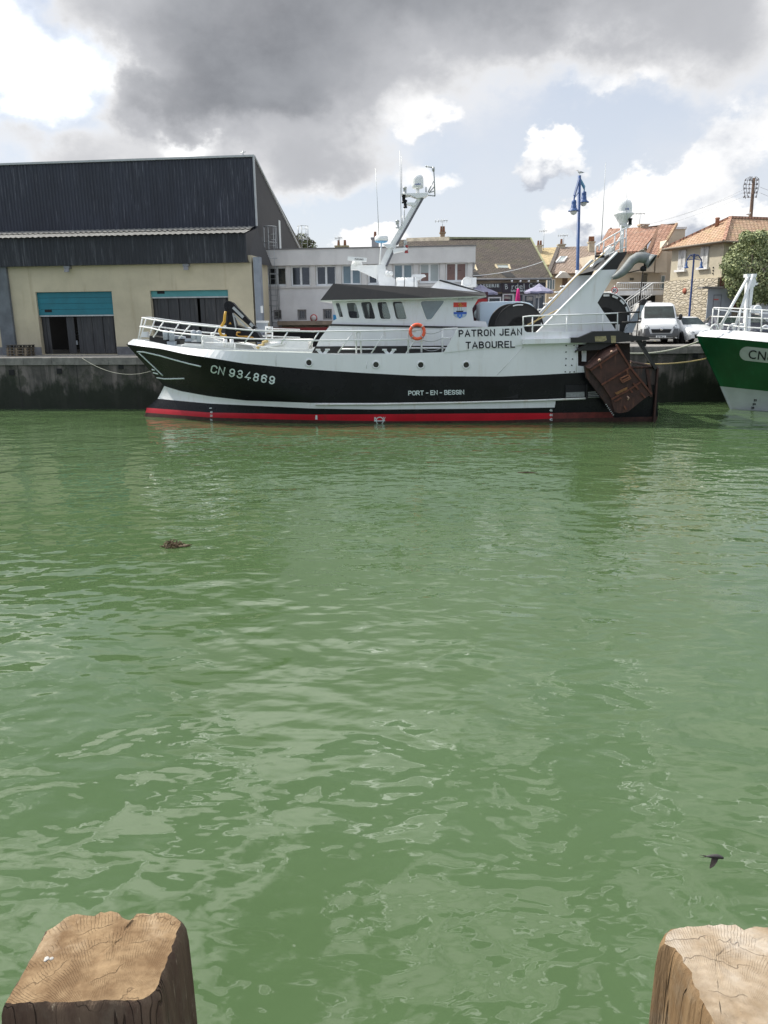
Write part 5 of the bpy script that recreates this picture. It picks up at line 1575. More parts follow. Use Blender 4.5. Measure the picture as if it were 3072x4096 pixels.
# ------------------------------------------------------------------ two-storey office
OF = Frame(SF.w((xU, (G(1052, 1000)).y, 0)), R(-6.0))
OF.o.z = ZR
OB = thing('office_building', 'long pale grey two storey flat roofed office behind the wheelhouse', 'office building', OF)
def op(px, py, y=0.0): return OF.P(px, py, y)
x0 = -.3; x1 = op(1893, 1050).x
zt = op(1450, 994).z; zp = op(1450, 1058).z; zsl = op(1450, 1143).z
W = []
for a, b, c, d in ((1066, 1146, 1066, 1144), (1162, 1242, 1062, 1146), (1262, 1344, 1060, 1143), (1366, 1444, 1057, 1140), (1471, 1545, 1055, 1138), (1573, 1650, 1053, 1134), (1678, 1757, 1050, 1131), (1783, 1866, 1048, 1127)):
    p = op(a, c); q = op(b, d); W.append((p.x, q.x, op((a + b) / 2, d - 2).z, op((a + b) / 2, c + 2).z))
SW = []
for a, b, c, d in ((1094, 1126, 1240, 1278), (1189, 1226, 1238, 1280), (1291, 1328, 1236, 1279)):
    SW.append((op(a, 1260).x, op(b, 1260).x, op((a + b) / 2, d).z, op((a + b) / 2, c).z))
mb = MB()
wall_open(mb, x0, x1, zsl, zp, 0.06, W, .14, 0)
wall_open(mb, x0, x1, 0, zsl, 0.0, SW, .2, 1)
mb.add([(x1, 0, 0), (x1, 9, 0), (x1, 9, zp), (x1, 0, zp)], [(0, 1, 2, 3)], 1)
mb.build('wall', [m_office, m_officel], OB, fix=False)
mb = MB(); mb.box(x0, x1 + .12, -.22, 9, zp, zt); mb.build('parapet', m_office, OB)
mb = MB(); mb.box(x0, x1 + .15, -.26, .4, zt, zt + .06); mb.box(x1 - .2, x1 + .15, .4, 9, zt, zt + .06); mb.build('roof_edge', mk('dark_roof_edge', (.16, .155, .15), .7), OB)
mb = MB(); mb.box(x0, x1, -.08, .05, zsl - .07, zsl + .02); mb.build('sill_band', m_office, OB)
for i, w in enumerate(W):     # piers between the windows
    e = W[i + 1][0] if i + 1 < len(W) else x1
    c = (w[1] + e) / 2; mb = MB(); mb.box(c - .14, c + .14, -.06, .055, zsl + .02, zp - .002); mb.build('pier', m_office, OB)
paneM = [m_glassd, m_glassd, m_glassd, m_glassb, m_glassd, m_glassb, m_glassg, m_curtain]
for i, (a, b, c, d) in enumerate(W):
    mb = MB(); y = .14; fw = .075; m = (a + b) / 2
    for X0, X1, Z0, Z1 in ((a, b, c, c + fw), (a, b, d - fw, d), (a, a + fw, c + fw, d - fw), (b - fw, b, c + fw, d - fw), (m - .06, m + .06, c + fw, d - fw)): mb.box(X0 + .001, X1 - .001, y, y + .06, Z0 + .001, Z1 - .001)
    mb.box(a - .02, b + .02, .0, .12, c - .05, c - .003)
    f = mb.build('window', m_rail, OB)
    for j, (X0, X1) in enumerate(((a + fw, m - .06), (m + .06, b - fw))):
        mb = MB(); mb.poly([(X0, y + .03, c + fw), (X1, y + .03, c + fw), (X1, y + .03, d - fw), (X0, y + .03, d - fw)])
        mm = paneM[i]
        if i == 6 and j == 0: mm = m_curtain
        mb.build('pane', mm, f, fix=False)
        if i == 6 and j == 0:
            mb = MB(); mb.box(X0, X1, y + .02, y + .028, (c + d) / 2, d - fw); mb.build('blind', m_glassg, f)
for a, b, c, d in SW:
    mb = MB(); y = .1
    for X0, X1, Z0, Z1 in ((a, b, c, c + .08), (a, b, d - .08, d), (a, a + .08, c + .08, d - .08), (b - .08, b, c + .08, d - .08)): mb.box(X0 + .001, X1 - .001, y, y + .06, Z0 + .001, Z1 - .001)
    for k in range(1, 4): xx = a + (b - a) * k / 4; mb.box(xx - .012, xx + .012, y - .02, y, c + .08, d - .08)
    f = mb.build('barred_window', mk('worn_window_frame', (.28, .27, .26), .7, .2, 4), OB)
    mb = MB(); mb.poly([(a, y + .04, c), (b, y + .04, c), (b, y + .04, d), (a, y + .04, d)]); mb.build('pane', m_glassd, f, fix=False)
def cage(px0, px1, pyt, pyb, pyc, y, parent, fr):
    a = fr.P(px0, pyt, y); b = fr.P(px1, pyt, y); zt_ = a.z; zb_ = fr.P(px0, pyb, y).z; zc_ = fr.P(px0, pyc, y).z
    mb = MB(); cx_ = (a.x + b.x) / 2; w = (b.x - a.x) / 2
    lx0, lx1 = cx_ - .05 * 0 - w * .35, cx_ + w * .75
    for x in (lx0, lx1): mb.tube([(x, y, zb_), (x, y, zt_)], .022, 5)
    z = zb_ + .1
    while z < zt_ - .1: mb.tube([(lx0, y, z), (lx1, y, z)], .014, 4); z += .3
    lad = mb.build('access_ladder', m_galv, parent)
    mb = MB()
    z = zt_; k = 0
    while z > zc_:
        mb.tube([(cx_ + w * cos(t), y - .05 - w * 1.25 * sin(t), z) for t in [pi * i / 8 for i in range(9)]], .018, 4); z -= .85
    for i in (0, 2, 4, 6, 8):
        t = pi * i / 8; mb.tube([(cx_ + w * cos(t), y - .05 - w * 1.25 * sin(t), zt_), (cx_ + w * cos(t), y - .05 - w * 1.25 * sin(t), zc_)], .014, 4)
    mb.build('safety_cage', m_galv, lad)
cage(1055, 1106, 908, 1318, 1265, -.12, OB, OF)
cage(1192, 1233, 906, 1000, 962, 7.5, OB, OF)
mb = MB(); p = op(1255, 1272, -.02); mb.lathe([(.0, -.01), (.21, -.01), (.21, .012), (0, .012)], p, (0, -1, 0), 24)
sg = mb.build('round_sign', mk('sign_red', (.45, .05, .04), .5), OB)
mb = MB(); mb.lathe([(0, .014), (.155, .014), (.155, .016), (0, .016)], p, (0, -1, 0), 24); mb.box(p.x - .06, p.x + .08, p.y - .024, p.y - .018, p.z - .07, p.z + .06); mb.build('face', mk('sign_white', (.62, .58, .56), .5), sg)
mb = MB(); p = op(1340, 1270, -.02); mb.box(p.x - .1, p.x + .1, -.03, -.005, p.z - .15, p.z + .15); mb.build('blue_notice', mk('sign_blue', (.03, .28, .55), .5), OB)
# low canopy in front, red edged dock shelter under it
q0 = op(1112, 1292, -.9); q1 = op(1345, 1290, -.9)
cn = thing('loading_canopy', 'low weathered concrete canopy with a red edge in front of the office', 'canopy', loc=OF.w((q0.x, -.9, 0)), yaw=OF.yaw)
w_ = q1.x - q0.x + 3.0
mb = MB(); mb.box(0, w_, -.15, 1.0, q0.z - .12, q0.z + .1); mb.build('slab', mk('weathered_slab', (.25, .20, .15), .85, .3, 3, dirt=(.10, .08, .06), dirt_amt=.6), cn)
mb = MB(); mb.box(.1, w_, .55, .85, 0, q0.z - .125); mb.build('back_wall', m_cream, cn)
zr = op(1150, 1316, -.9).z
mb = MB(); mb.box(-.3, w_, -.5, -.35, zr - .12, zr + .08); mb.build('red_rail', mk('dull_red_paint', (.22, .02, .02), .6, .2, 3), cn)
mb = MB(); mb.box(-.3, w_, -.45, -.4, .0, zr - .125)
for i in range(8): mb.box(-.3 + i * w_ / 8, -.2 + i * w_ / 8, -.52, -.46, 0, zr - .13)
mb.build('dark_skirt', m_dark, cn)

# foliage behind the shed
def leaf_cloud(mb, clumps, n, size, mats, seed, flat=.6):
    r = random.Random(seed)
    for _ in range(n):
        c, rad = clumps[min(len(clumps) - 1, int(r.random() * len(clumps)))]
        while True:
            d = Vec((r.uniform(-1, 1), r.uniform(-1, 1), r.uniform(-1, 1)))
            if .02 < d.length < 1: break
        d = d.normalized() * (d.length ** .45)
        p = Vec(c) + Vec((d.x * rad[0], d.y * rad[1], d.z * rad[2])) + Vec((r.gauss(0, .05), r.gauss(0, .05), r.gauss(0, .05)))
        n_ = (d + Vec((r.uniform(-.8, .8), r.uniform(-.8, .8), r.uniform(-.3, .9)))).normalized()
        u = n_.cross(Vec((r.uniform(-1, 1), r.uniform(-1, 1), r.uniform(-1, 1)))).normalized(); v = n_.cross(u)
        s = size * r.uniform(.6, 1.3)
        mb.add([p - u * s, p + v * s * flat + n_ * s * .15, p + u * s, p - v * s * flat + n_ * s * .15], [(0, 1, 2, 3)], r.randrange(len(mats)))
def leaf(name, col):
    m, nt, b, oc = new_mat(name)
    n1 = noise(nt, oc, .9, 4, .6)
    set_col(nt, b, mixc(nt, n1.ss(.3, .7), tuple(c * .75 for c in col), tuple(c * 1.25 for c in col)))
    b.inputs['Roughness'].default_value = .6; b.inputs['Subsurface Weight'].default_value = 0
    b.inputs['Transmission Weight'].default_value = 0
    return m
lfA, lfB, lfC = leaf('leaf_mid_green', (.25, .285, .12)), leaf('leaf_dark_green', (.145, .185, .08)), leaf('leaf_pale_green', (.33, .36, .17))
lfD, lfE = leaf('leaf_olive', (.075, .085, .030)), leaf('leaf_brown', (.11, .095, .05))
q = at_y(1205, 985, 72)
tr_ = thing('bushy_tree', 'dark bushy tree showing above the office roof beside the black gable', 'tree', loc=(q.x, 72, ZR))
mb = MB(); mb.tube([(0, 0, 0), (.1, 0, 2.5), (-.1, .1, q.z - ZR)], [.22, .17, .08], 7); mb.build('trunk', mk('grey_bark', (.12, .10, .08), .9, .3, 6), tr_)
h = q.z - ZR
mb = MB(); leaf_cloud(mb, [((-.4, 0, h - .2), (1.1, 1, 1.0)), ((.5, .2, h - .3), (.9, .9, 1.0)), ((-.9, 0, h + .5), (.6, .7, .6)), ((.0, 0, h + .3), (.9, .8, .8)), ((1.0, 0, h - .9), (.6, .6, .7))], 2600, .12, [0, 1, 2], 4)
mb.build('crown', [lfD, lfB, lfE], tr_, fix=False)
# ------------------------------------------------------------------ helpers for the houses
def plane_part(name, pts, mat, parent, thick=.12, fr=None, **kw):
    """a roof slope or similar flat slab with its own axes (x level, y up the slope), pts local to parent, first two along the eave"""
    pts = [Vec(p) for p in pts]
    ex = (pts[1] - pts[0]); ex.z = 0; ex.normalize()
    n = None
    for i in range(len(pts) - 2):
        n = (pts[i + 1] - pts[0]).cross(pts[i + 2] - pts[0])
        if n.length > 1e-3: break
    n.normalize()
    if n.z < 0: n = -n
    ex = (ex - n * ex.dot(n)).normalized(); ey = n.cross(ex)
    B = Matrix((ex, ey, n)).transposed().to_4x4(); B.translation = pts[0]
    Bi = B.inverted()
    q = [Bi @ p for p in pts]
    mb = MB(); mb.prism([Vec((p.x, p.y, 0)) for p in q], (0, 0, -thick))
    o = mb.build(name, mat, parent); o.matrix_local = B
    return o
def ladder_win(fr, rect, parent, y=0.0, pane=m_glassd, frame=m_rail, mull=1, proud=.02):
    """rect = px (x0,y0,x1,y1) on plane y"""
    a = fr.P(rect[0], rect[1], y); b = fr.P(rect[2], rect[3], y)
    x0, x1, z0, z1 = a.x, b.x, min(a.z, b.z), max(a.z, b.z)
    w = min(.09, (x1 - x0) * .12)
    mb = MB()
    for X0, X1, Z0, Z1 in [(x0, x1, z0, z0 + w), (x0, x1, z1 - w, z1), (x0, x0 + w, z0 + w, z1 - w), (x1 - w, x1, z0 + w, z1 - w)] + [(x0 + (x1 - x0) * k / (mull + 1) - w * .4, x0 + (x1 - x0) * k / (mull + 1) + w * .4, z0 + w, z1 - w) for k in range(1, mull + 1)]:
        mb.box(X0 + .001, X1 - .001, y - proud - .03, y - .003, Z0 + .001, Z1 - .001)
    f = mb.build('window', frame, parent)
    mb = MB(); mb.poly([(x0, y - .012, z0), (x1, y - .012, z0), (x1, y - .012, z1), (x0, y - .012, z1)])
    mb.build('pane', pane, f, fix=False)
    return f
def aerial(parent, p, h, yagi=1.0, mat=None):
    mb = MB(); p = Vec(p); mb.tube([p, p + Vec((0, 0, h))], .025, 5)
    t = p + Vec((0, 0, h * .9)); mb.tube([t - Vec((yagi * .6, 0, .03)), t + Vec((yagi * .4, 0, .02))], .02, 4)
    for k in range(5): x = -yagi * .55 + k * yagi * .22; mb.tube([t + Vec((x, -.3, .0)), t + Vec((x, .3, .0))], .012, 4); mb.tube([t + Vec((x, 0, -.14)), t + Vec((x + .03, 0, .16))], .012, 4)
    return mb.build('tv_aerial', mat or m_galv, parent)
def chimney(parent, x0, x1, y0, y1, z0, z1, mat, pots=2):
    mb = MB(); mb.box(x0, x1, y0, y1, z0, z1); mb.box(x0 - .07, x1 + .07, y0 - .07, y1 + .07, z1, z1 + .1)
    c = mb.build('chimney', mat, parent)
    mb = MB()
    for k in range(pots): mb.lathe([(.12, 0), (.09, .4), (.11, .42), (.07, .44)], (x0 + (x1 - x0) * (k + .5) / pots, (y0 + y1) / 2, z1 + .1), (0, 0, 1), 8)
    mb.build('chimney_pot', mk('clay_pot', (.30, .15, .10), .8, .2, 5), c)
    return c
# ------------------------------------------------------------------ brasserie under the big dark roof
HF = Frame((at_y(1900, 1200, 55).x, 55, ZR), R(-.5))
HB_ = thing('brasserie_building', 'brasserie with a large mossy dark tiled roof and black sign boards', 'restaurant', HF)
def hp_(px, py, y=0.0): return HF.P(px, py, y)
xa = hp_(1600, 1150).x; xb = hp_(2184, 1150).x; ze = hp_(2050, 1113).z
mb = MB(); mb.box(xa, xb, 0, 9, 0, ze); mb.build('wall', m_creamh, HB_)
e0 = hp_(1600, 1116, -.45); e1 = hp_(2206, 1111, -.45); r1 = hp_(2121, 954, 7.5); r0 = hp_(1797, 947, 7.5); rL = hp_(1600, 965, 7.5)
e0.z = e1.z; r0.z = r1.z + .1
plane_part('roof', [e0, e1, r1, r0, Vec((e0.x, 7.5, r1.z + .1))], m_roof_dark, HB_, .16)
p = [hp_(1612, 1010, 6.2), hp_(1797, 1012, 6.2), hp_(1797, 946, 7.6), hp_(1626, 963, 7.6)]
plane_part('wing_roof', p, mk('sunlit_grey_brown_slates', (.34, .30, .23), .9, .35, 2.5, dirt=(.20, .17, .11), dirt_amt=.5, bmp=.03, bscale=18), HB_, .1)  # wing roof slope, its sunlit lightness put into the colour
mb = MB(); mb.beam(r0, r1, .25, .14); mb.beam(e1 + Vec((.02, 0, .03)), r1 + Vec((.02, 0, .03)), .1, .1); mb.build('ridge_tile', mk('lichen_ridge', (.25, .26, .15), .9, .3, 4), HB_)
mb = MB(); mb.tube([e0 + Vec((0, -.05, -.06)), e1 + Vec((0, -.05, -.06))], .07, 6); mb.build('gutter', mk('grey_gutter', (.30, .30, .30), .6), HB_)
# tilted open roof windows
for px0, px1, py0, py1 in ((1850, 1906, 1066, 1086), (1982, 2042, 1064, 1088)):
    t = (1111 - py1) / (1111 - 954.)
    def on(px, py, up=0): 
        # point on the roof slope under a pixel
        o_ = HF.loc(EYE); d_ = ray(px, py); d_ = Vec((d_.dot(HF.ex), d_.dot(HF.ey), d_.z))
        nrm = (e1 - e0).cross(r1 - e0).normalized(); tt = (e0 - o_).dot(nrm) / d_.dot(nrm); return o_ + d_ * tt + Vec((0, 0, up))
    a, b = on(px0, py0, .1), on(px1 - 8, py0, .1)
    d, c = HF.P(px0 + 16, py1 + 4, a.y - .75), HF.P(px1 + 3, py1, b.y - .75)
    mb = MB()
    for s_, t_ in ((a, b), (b, c), (c, d), (d, a)): mb.beam(s_, t_, .12, .1)
    f = mb.build('roof_window', mk('varnished_window_frame', (.62, .52, .34), .6, .15, 5), HB_)
    mb = MB(); mb.poly([a, b, c, d]); mb.build('pane', m_glassg, f, fix=False)
    mb = MB(); mb.poly([on(px0 + 20, py1 + 4, .03), on(px1 + 2, py1 + 4, .03), on(px1 + 22, py1 + 22, .03), on(px0 + 42, py1 + 22, .03)]); mb.build('open_shaft', m_dark, f, fix=False)
# sign boards
yS = -.18
mb = MB(); mb.prism([hp_(x, y, yS) for x, y in ((2009, 1132), (2182, 1130), (2182, 1172), (2009, 1172))], (0, .12, 0)); s1 = mb.build('sign_board', mk('aubergine_sign', (.035, .028, .04), .5, .15, 3), HB_)
mb = MB(); mb.prism([hp_(x, y, yS + .03) for x, y in ((1840, 1140), (2007, 1132), (2007, 1168), (1840, 1176))], (0, .12, 0)); s2 = mb.build('sign_board', mk('slate_sign', (.045, .042, .052), .5, .15, 3), HB_)
pr_ = lambda px, py: hp_(px, py, yS - .01)
mb = MB()
put_text(mb, 'B', (2021, 1157), (2032, 1156), 21, pr_, 0, .0); put_text(mb, 'rdel', (2047, 1156), (2098, 1155), 21, pr_, 0, .0, 1.1); put_text(mb, 'Cri', (2116, 1154), (2142, 1154), 21, pr_, 0, .0)
put_text(mb, 'BAR', (2044, 1167), (2064, 1167), 8, pr_, 0, .02); put_text(mb, 'BRASSERIE', (2080, 1167), (2138, 1166), 8, pr_, 0, .02)
mb.build('sign_lettering', m_text_w, s1, fix=False)
mb = MB(); put_text(mb, 'BRASSERIE', (1890, 1150), (1997, 1148), 12, lambda px, py: hp_(px, py, yS + .02), 0, .05, 1.2); mb.build('sign_lettering', m_text_w, s2, fix=False)
for px in (2043, 2077, 2110, 2146):
    p = hp_(px, 1131, yS); mb = MB(); mb.tube([p, p + Vec((0, -.35, .12))], .02, 4); mb.lathe([(.05, 0), (.09, .12)], p + Vec((-.05, -.38, .08)), (1, 0, 0), 8); mb.build('sign_lamp', m_rail, s1)
mb = MB(); mb.poly([hp_(x, y, -.02) for x, y in ((1950, 1174), (2178, 1174), (2178, 1290), (1950, 1290))]); mb.build('shop_front', mk('dark_shop_interior', (.05, .045, .045), .6, .4, 2), HB_, fix=False)
for r_ in ((2010, 1175, 2053, 1250), (2056, 1175, 2092, 1250), (2094, 1178, 2136, 1250), (2138, 1178, 2176, 1250), (1952, 1188, 2003, 1250)):
    ladder_win(HF, r_, HB_, -.03, m_glassd, m_rail if r_[0] in (1952, 2010) else mk('grey_shop_frame', (.30, .30, .30), .5), 0)
mb = MB()
for r_ in ((2014, 1186, 2042, 1196), (2106, 1186, 2130, 1202), (2140, 1182, 2166, 1192)): mb.poly([hp_(x, y, -.08) for x, y in ((r_[0], r_[1]), (r_[2], r_[1]), (r_[2], r_[3]), (r_[0], r_[3]))])
mb.build('menu_card', mk('faded_menu', (.36, .34, .30), .6, .3, 8), HB_, fix=False)
chimney(HB_, hp_(1762, 930, 8.2).x, hp_(1779, 930, 8.2).x, 8.0, 8.6, r0.z - .6, hp_(1770, 934, 8.2).z, mk('old_brick', (.30, .22, .15), .9, .3, 6), 2)
aerial(HB_, (hp_(1770, 900, 8.2).x, 8.2, hp_(1770, 930, 8.2).z), .95, 1.0)
c = hp_(1503, 970, 6); chimney(HB_, hp_(1487, 970, 6).x, hp_(1515, 970, 6).x, 5.6, 6.4, 3, hp_(1500, 957, 6).z, mk('grey_render_stack', (.33, .34, .36), .9, .15, 3), 1)
c = hp_(1358, 990, 9); chimney(HB_, hp_(1342, 985, 9).x, hp_(1392, 985, 9).x, 8.8, 9.6, 3, hp_(1360, 988, 9).z, mk('mossy_stack', (.36, .32, .20), .9, .3, 5), 2); aerial(HB_, (c.x, 9, c.z), .8, .6)

# parasols, banner, terrace fence on the quay side
def parasol(px, py_top, py_edge, px0, px1, Y, label, open_=True):
    c = at_y(px, py_top, Y); e = at_y(px0, py_edge, Y); f_ = at_y(px1, py_edge, Y)
    t = thing('parasol', label, 'parasol', loc=(c.x, Y, ZR), group=None)
    mb = MB(); mb.tube([(0, 0, 0), (0, 0, c.z - ZR)], .035, 6); mb.lathe([(.3, 0), (.3, .06)], (0, 0, 0), (0, 0, 1), 12); mb.build('pole', m_rail, t)
    r = (f_.x - e.x) / 2; h = c.z - ZR; he = e.z - ZR
    mb = MB()
    if open_:
        def ringp(rr, z, sag_=0): return [(rr * cos(2 * pi * i / 16) * (1 if i % 2 == 0 else .94), rr * sin(2 * pi * i / 16) * (1 if i % 2 == 0 else .94), z - (0 if i % 2 == 0 else sag_)) for i in range(17)]
        mb.sheet([ringp(.02, h), ringp(r * .36, h - (h - he) * .42, .02), ringp(r * .36, h - (h - he) * .50, .02)])
        mb.sheet([ringp(r * .22, h - (h - he) * .36), ringp(r * .6, h - (h - he) * .62, .02), ringp(r, he, .03), ringp(r, he - .12, .03)])
        mb.build('canopy', mk('mauve_canvas', (.27, .26, .36), .8, .12, 2), t, fix=False)
        mb = MB()
        for i in range(8): a = 2 * pi * i / 8; mb.beam((0, 0, h - .1), (r * .98 * cos(a), r * .98 * sin(a), he - .02), .025, .03)
        mb.build('rib', m_galv, t)
    else:
        mb.lathe([(.05, h - 1.75), (.17, h - 1.7), (.14, h - 1.3), (.17, h - .8), (.12, h - .4), (.09, h - .1), (.02, h)], (0, 0, 0), (0, 0, 1), 9)
        mb.build('furled_canopy', mk('magenta_canvas', (.62, .015, .20), .7, .15, 5), t)
    return t
parasol(2157, 1134, 1166, 2102, 2220, 51.5, 'open mauve parasol in front of the right half of the brasserie sign')
parasol(1923, 1138, 1172, 1862, 2000, 51, 'open mauve parasol half hidden behind the wheelhouse roof end')
parasol(2073, 1152, 1170, 2060, 2088, 52.5, 'furled magenta parasol under the brasserie sign', False)
bn = at_y(1915, 1240, 48.5)
t = thing('menu_banner', 'upright dark menu banner with a red top seen past the wheelhouse corner', 'banner', loc=(bn.x, 48.5, ZR))
mb = MB(); mb.box(-.5, .55, -.02, .02, .3, 3.0); b_ = mb.build('panel', mk('banner_maroon', (.07, .02, .03), .6), t)
mb = MB(); mb.box(-.45, .5, -.03, -.021, 2.25, 2.6); mb.build('red_field', mk('banner_red', (.5, .03, .03), .6), b_)
mb = MB(); mb.lathe([(.20, .0), (.33, .0), (.33, .01), (.20, .01)], (.03, -.03, 1.7), (0, -1, 0), 20); mb.box(-.17, .22, -.035, -.025, 1.62, 1.78); mb.build('emblem', m_text_w, b_)
mb = MB(); mb.box(-.03, .03, .02, .06, 0, 3.0); mb.build('post', m_galv, t)
fz = at_y(2200, 1215, 51); 
t = thing('terrace_fence', 'dark terrace fence with flower boxes beside the brasserie', 'fence', loc=(fz.x, 51, ZR))
mb = MB()
for i in range(26): mb.box(-1.6 + i * .14, -1.57 + i * .14, 0, .03, 0, 1.25)
mb.box(-1.62, 2.0, 0, .04, 1.25, 1.3); mb.box(-1.62, 2.0, .0, .04, .1, .15); mb.build('railing', m_dark, t)
mb = MB(); mb.box(-.3, .9, -.12, .18, 1.31, 1.55); mb.build('flower_box', mk('brown_box', (.2, .09, .05), .8), t)
mb = MB(); leaf_cloud(mb, [((.3, .03, 1.7), (.6, .2, .22))], 160, .07, [0, 1, 2], 9); mb.build('blossom', [mk('pink_petal', (.55, .12, .22), .6), lfA, mk('pale_petal', (.6, .45, .45), .6)], t, fix=False)

# ------------------------------------------------------------------ grey tan tiled house
KF = Frame((at_y(2270, 1200, 66).x, 66, ZR), R(-1.0))
K = thing('tan_roofed_house', 'low cream house with a weathered tan tiled roof behind the tall blue lamp', 'house', KF)
kp = lambda px, py, y=0.0: KF.P(px, py, y)
xa, xb = kp(2188, 1100).x, kp(2520, 1100).x; ze = kp(2250, 1090).z
mb = MB(); mb.box(xa, xb, 0, 7, 0, ze); mb.add([(xa, 0, ze), (xa, 7, ze), (xa, 5, kp(2230, 1000, 5).z)], [(0, 1, 2)]); mb.build('wall', m_creamh, K)
e0, e1 = kp(2196, 1095, -.4), kp(2530, 1086, -.4); r0, r1 = kp(2236, 997, 5), kp(2545, 978, 5)
plane_part('roof', [e0, e1, r1, r0], m_roof_tan, K, .15)
mb = MB(); mb.beam(e0 + Vec((-.05, -.1, .05)), r0 + Vec((-.05, 0, .08)), .3, .28); mb.build('verge', mk('dark_verge', (.10, .085, .075), .9, .3, 4), K)
mb = MB(); mb.beam(r0, r1, .24, .16); mb.build('ridge_tile', m_roof_tan, K)
def slope_pt(fr, e0, e1, r1):
    def on(px, py, up=.0):
        o_ = fr.loc(EYE); d_ = ray(px, py); d_ = Vec((d_.dot(fr.ex), d_.dot(fr.ey), d_.z)); nrm = (e1 - e0).cross(r1 - e0).normalized()
        return o_ + d_ * ((e0 - o_).dot(nrm) / d_.dot(nrm)) + Vec((0, -.02, up))
    return on
on = slope_pt(KF, e0, e1, r1)
q = [on(2224, 1052, .06), on(2253, 1050, .06), on(2268, 1030, .06), on(2242, 1030, .06)]
mb = MB()
for a, b in zip(q, q[1:] + q[:1]): mb.beam(a, b, .1, .1)
f = mb.build('roof_window', m_rail, K); mb = MB(); mb.poly(q); mb.build('pane', m_glassg, f, fix=False)
m_cs = mk('pale_stone_stack', (.46, .41, .31), .9, .2, 3)
chimney(K, kp(2353, 1000, 4).x, kp(2374, 1000, 4).x, 3.7, 4.3, 2.5, kp(2363, 972, 4).z, m_cs, 3)
chimney(K, kp(2232, 985, 5).x, kp(2258, 985, 5).x, 4.7, 5.3, 3.5, kp(2245, 982, 5).z, m_cs, 1); aerial(K, (kp(2254, 985, 5).x, 5, kp(2254, 985, 5).z), 1.0, .9)
ladder_win(KF, (2188, 1116, 2219, 1160), K, 0, m_glassb, m_rail, 2)
mb = MB(); a, b = kp(2250, 1113), kp(2267, 1180); mb.box(a.x, b.x, -.05, -.005, b.z, a.z); mb.build('door', mk('brown_door', (.12, .08, .06), .6), K)
c0 = kp(2215, 1108, -.05); c1 = kp(2280, 1108, -.05); 
mb = MB(); mb.prism([c0, c1, c1 + Vec((-.5, 0, .45)), c0 + Vec((.5, 0, .45))], (0, -.9, -.12)); mb.build('door_canopy', mk('pale_canopy', (.62, .60, .55), .6), K)
# a further house peeping between the roofs
JF = Frame((at_y(2190, 1100, 78).x, 78, ZR), 0)
J = thing('distant_house', 'yellowish tiled roof peeping between the dark and tan roofs', 'house', JF)
jp = lambda px, py, y=0.0: JF.P(px, py, y)
e0, e1, r1, r0 = jp(2150, 1060, 0), jp(2260, 1056, 0), jp(2250, 988, 4), jp(2165, 995, 4)
mb = MB(); mb.box(e0.x, e1.x, .2, 6, 0, e0.z); mb.build('wall', m_creamh, J)
plane_part('roof', [e0, e1, r1, r0], mk('yellow_lichen_tiles', (.46, .36, .20), .9, .3, 3, dirt=(.3, .2, .12), dirt_amt=.4, bmp=.03, bscale=12), J, .1)
chimney(J, jp(2147, 1000, 3).x, jp(2167, 1000, 3).x, 2.7, 3.3, 2, jp(2155, 985, 3).z, m_cs, 2); aerial(J, (jp(2174, 990, 3).x, 3, jp(2174, 1000, 3).z), 2.0, .8)

# ------------------------------------------------------------------ orange roofed house with balcony and stairs
OFr = Frame((at_y(2560, 1200, 60).x, 60, ZR), R(4))
O = thing('orange_roofed_house', 'beige house with steep orange tiled roof, balcony and white outside stairs', 'house', OFr)
q_ = lambda px, py, y=0.0: OFr.P(px, py, y)
xa, xb = q_(2446, 1100).x, q_(2686, 1100).x
zsof = q_(2560, 1088).z; zbal = q_(2570, 1164).z
mb = MB()
ztop = q_(2560, 1002).z
mb.box(xa, q_(2622, 1000).x, 0, 8, zsof, ztop)                     # overhanging upper storey
mb.box(xa, q_(2590, 1000).x, 1.2, 8, 0, zsof - .002)                 # recessed porch wall
mb.box(q_(2640, 1000, 1.5).x, q_(2690, 1000, 1.5).x, 1.5, 8, 0, q_(2660, 985, 1.5).z)
mb.box(q_(2590, 1000).x + .002, q_(2640, 1000, 1.5).x, 1.2, 8, 0, zsof - .003)
mb.build('wall', m_beige, O)
pr1 = [q_(2380, 1010, -.5), q_(2563, 1003, -.5), q_(2648, 905, 4.0), q_(2432, 930, 4.0)]
plane_part('roof', pr1, m_roof_or, O, .18)
pr2 = [q_(2588, 1024, -.9), q_(2625, 1026, -.9), q_(2703, 897, 4.0), q_(2640, 906, 4.0)]
plane_part('gable_roof', pr2, m_roof_or, O, .18)
mb = MB(); mb.beam(pr2[0] + Vec((-.06, -.05, -.1)), pr2[3] + Vec((-.06, -.05, -.05)), .25, .3); mb.build('shadowed_verge', mk('verge_shadow_brown', (.16, .085, .05), .8, .2, 4), O)  # dark beam stands in for the shadow under the roof edge
mb = MB(); mb.beam(pr2[1] + Vec((.06, -.05, .0)), pr2[2] + Vec((.06, -.05, .02)), .16, .2); mb.beam(pr1[3], pr2[2], .22, .16); mb.build('orange_verge', m_roof_or2, O)
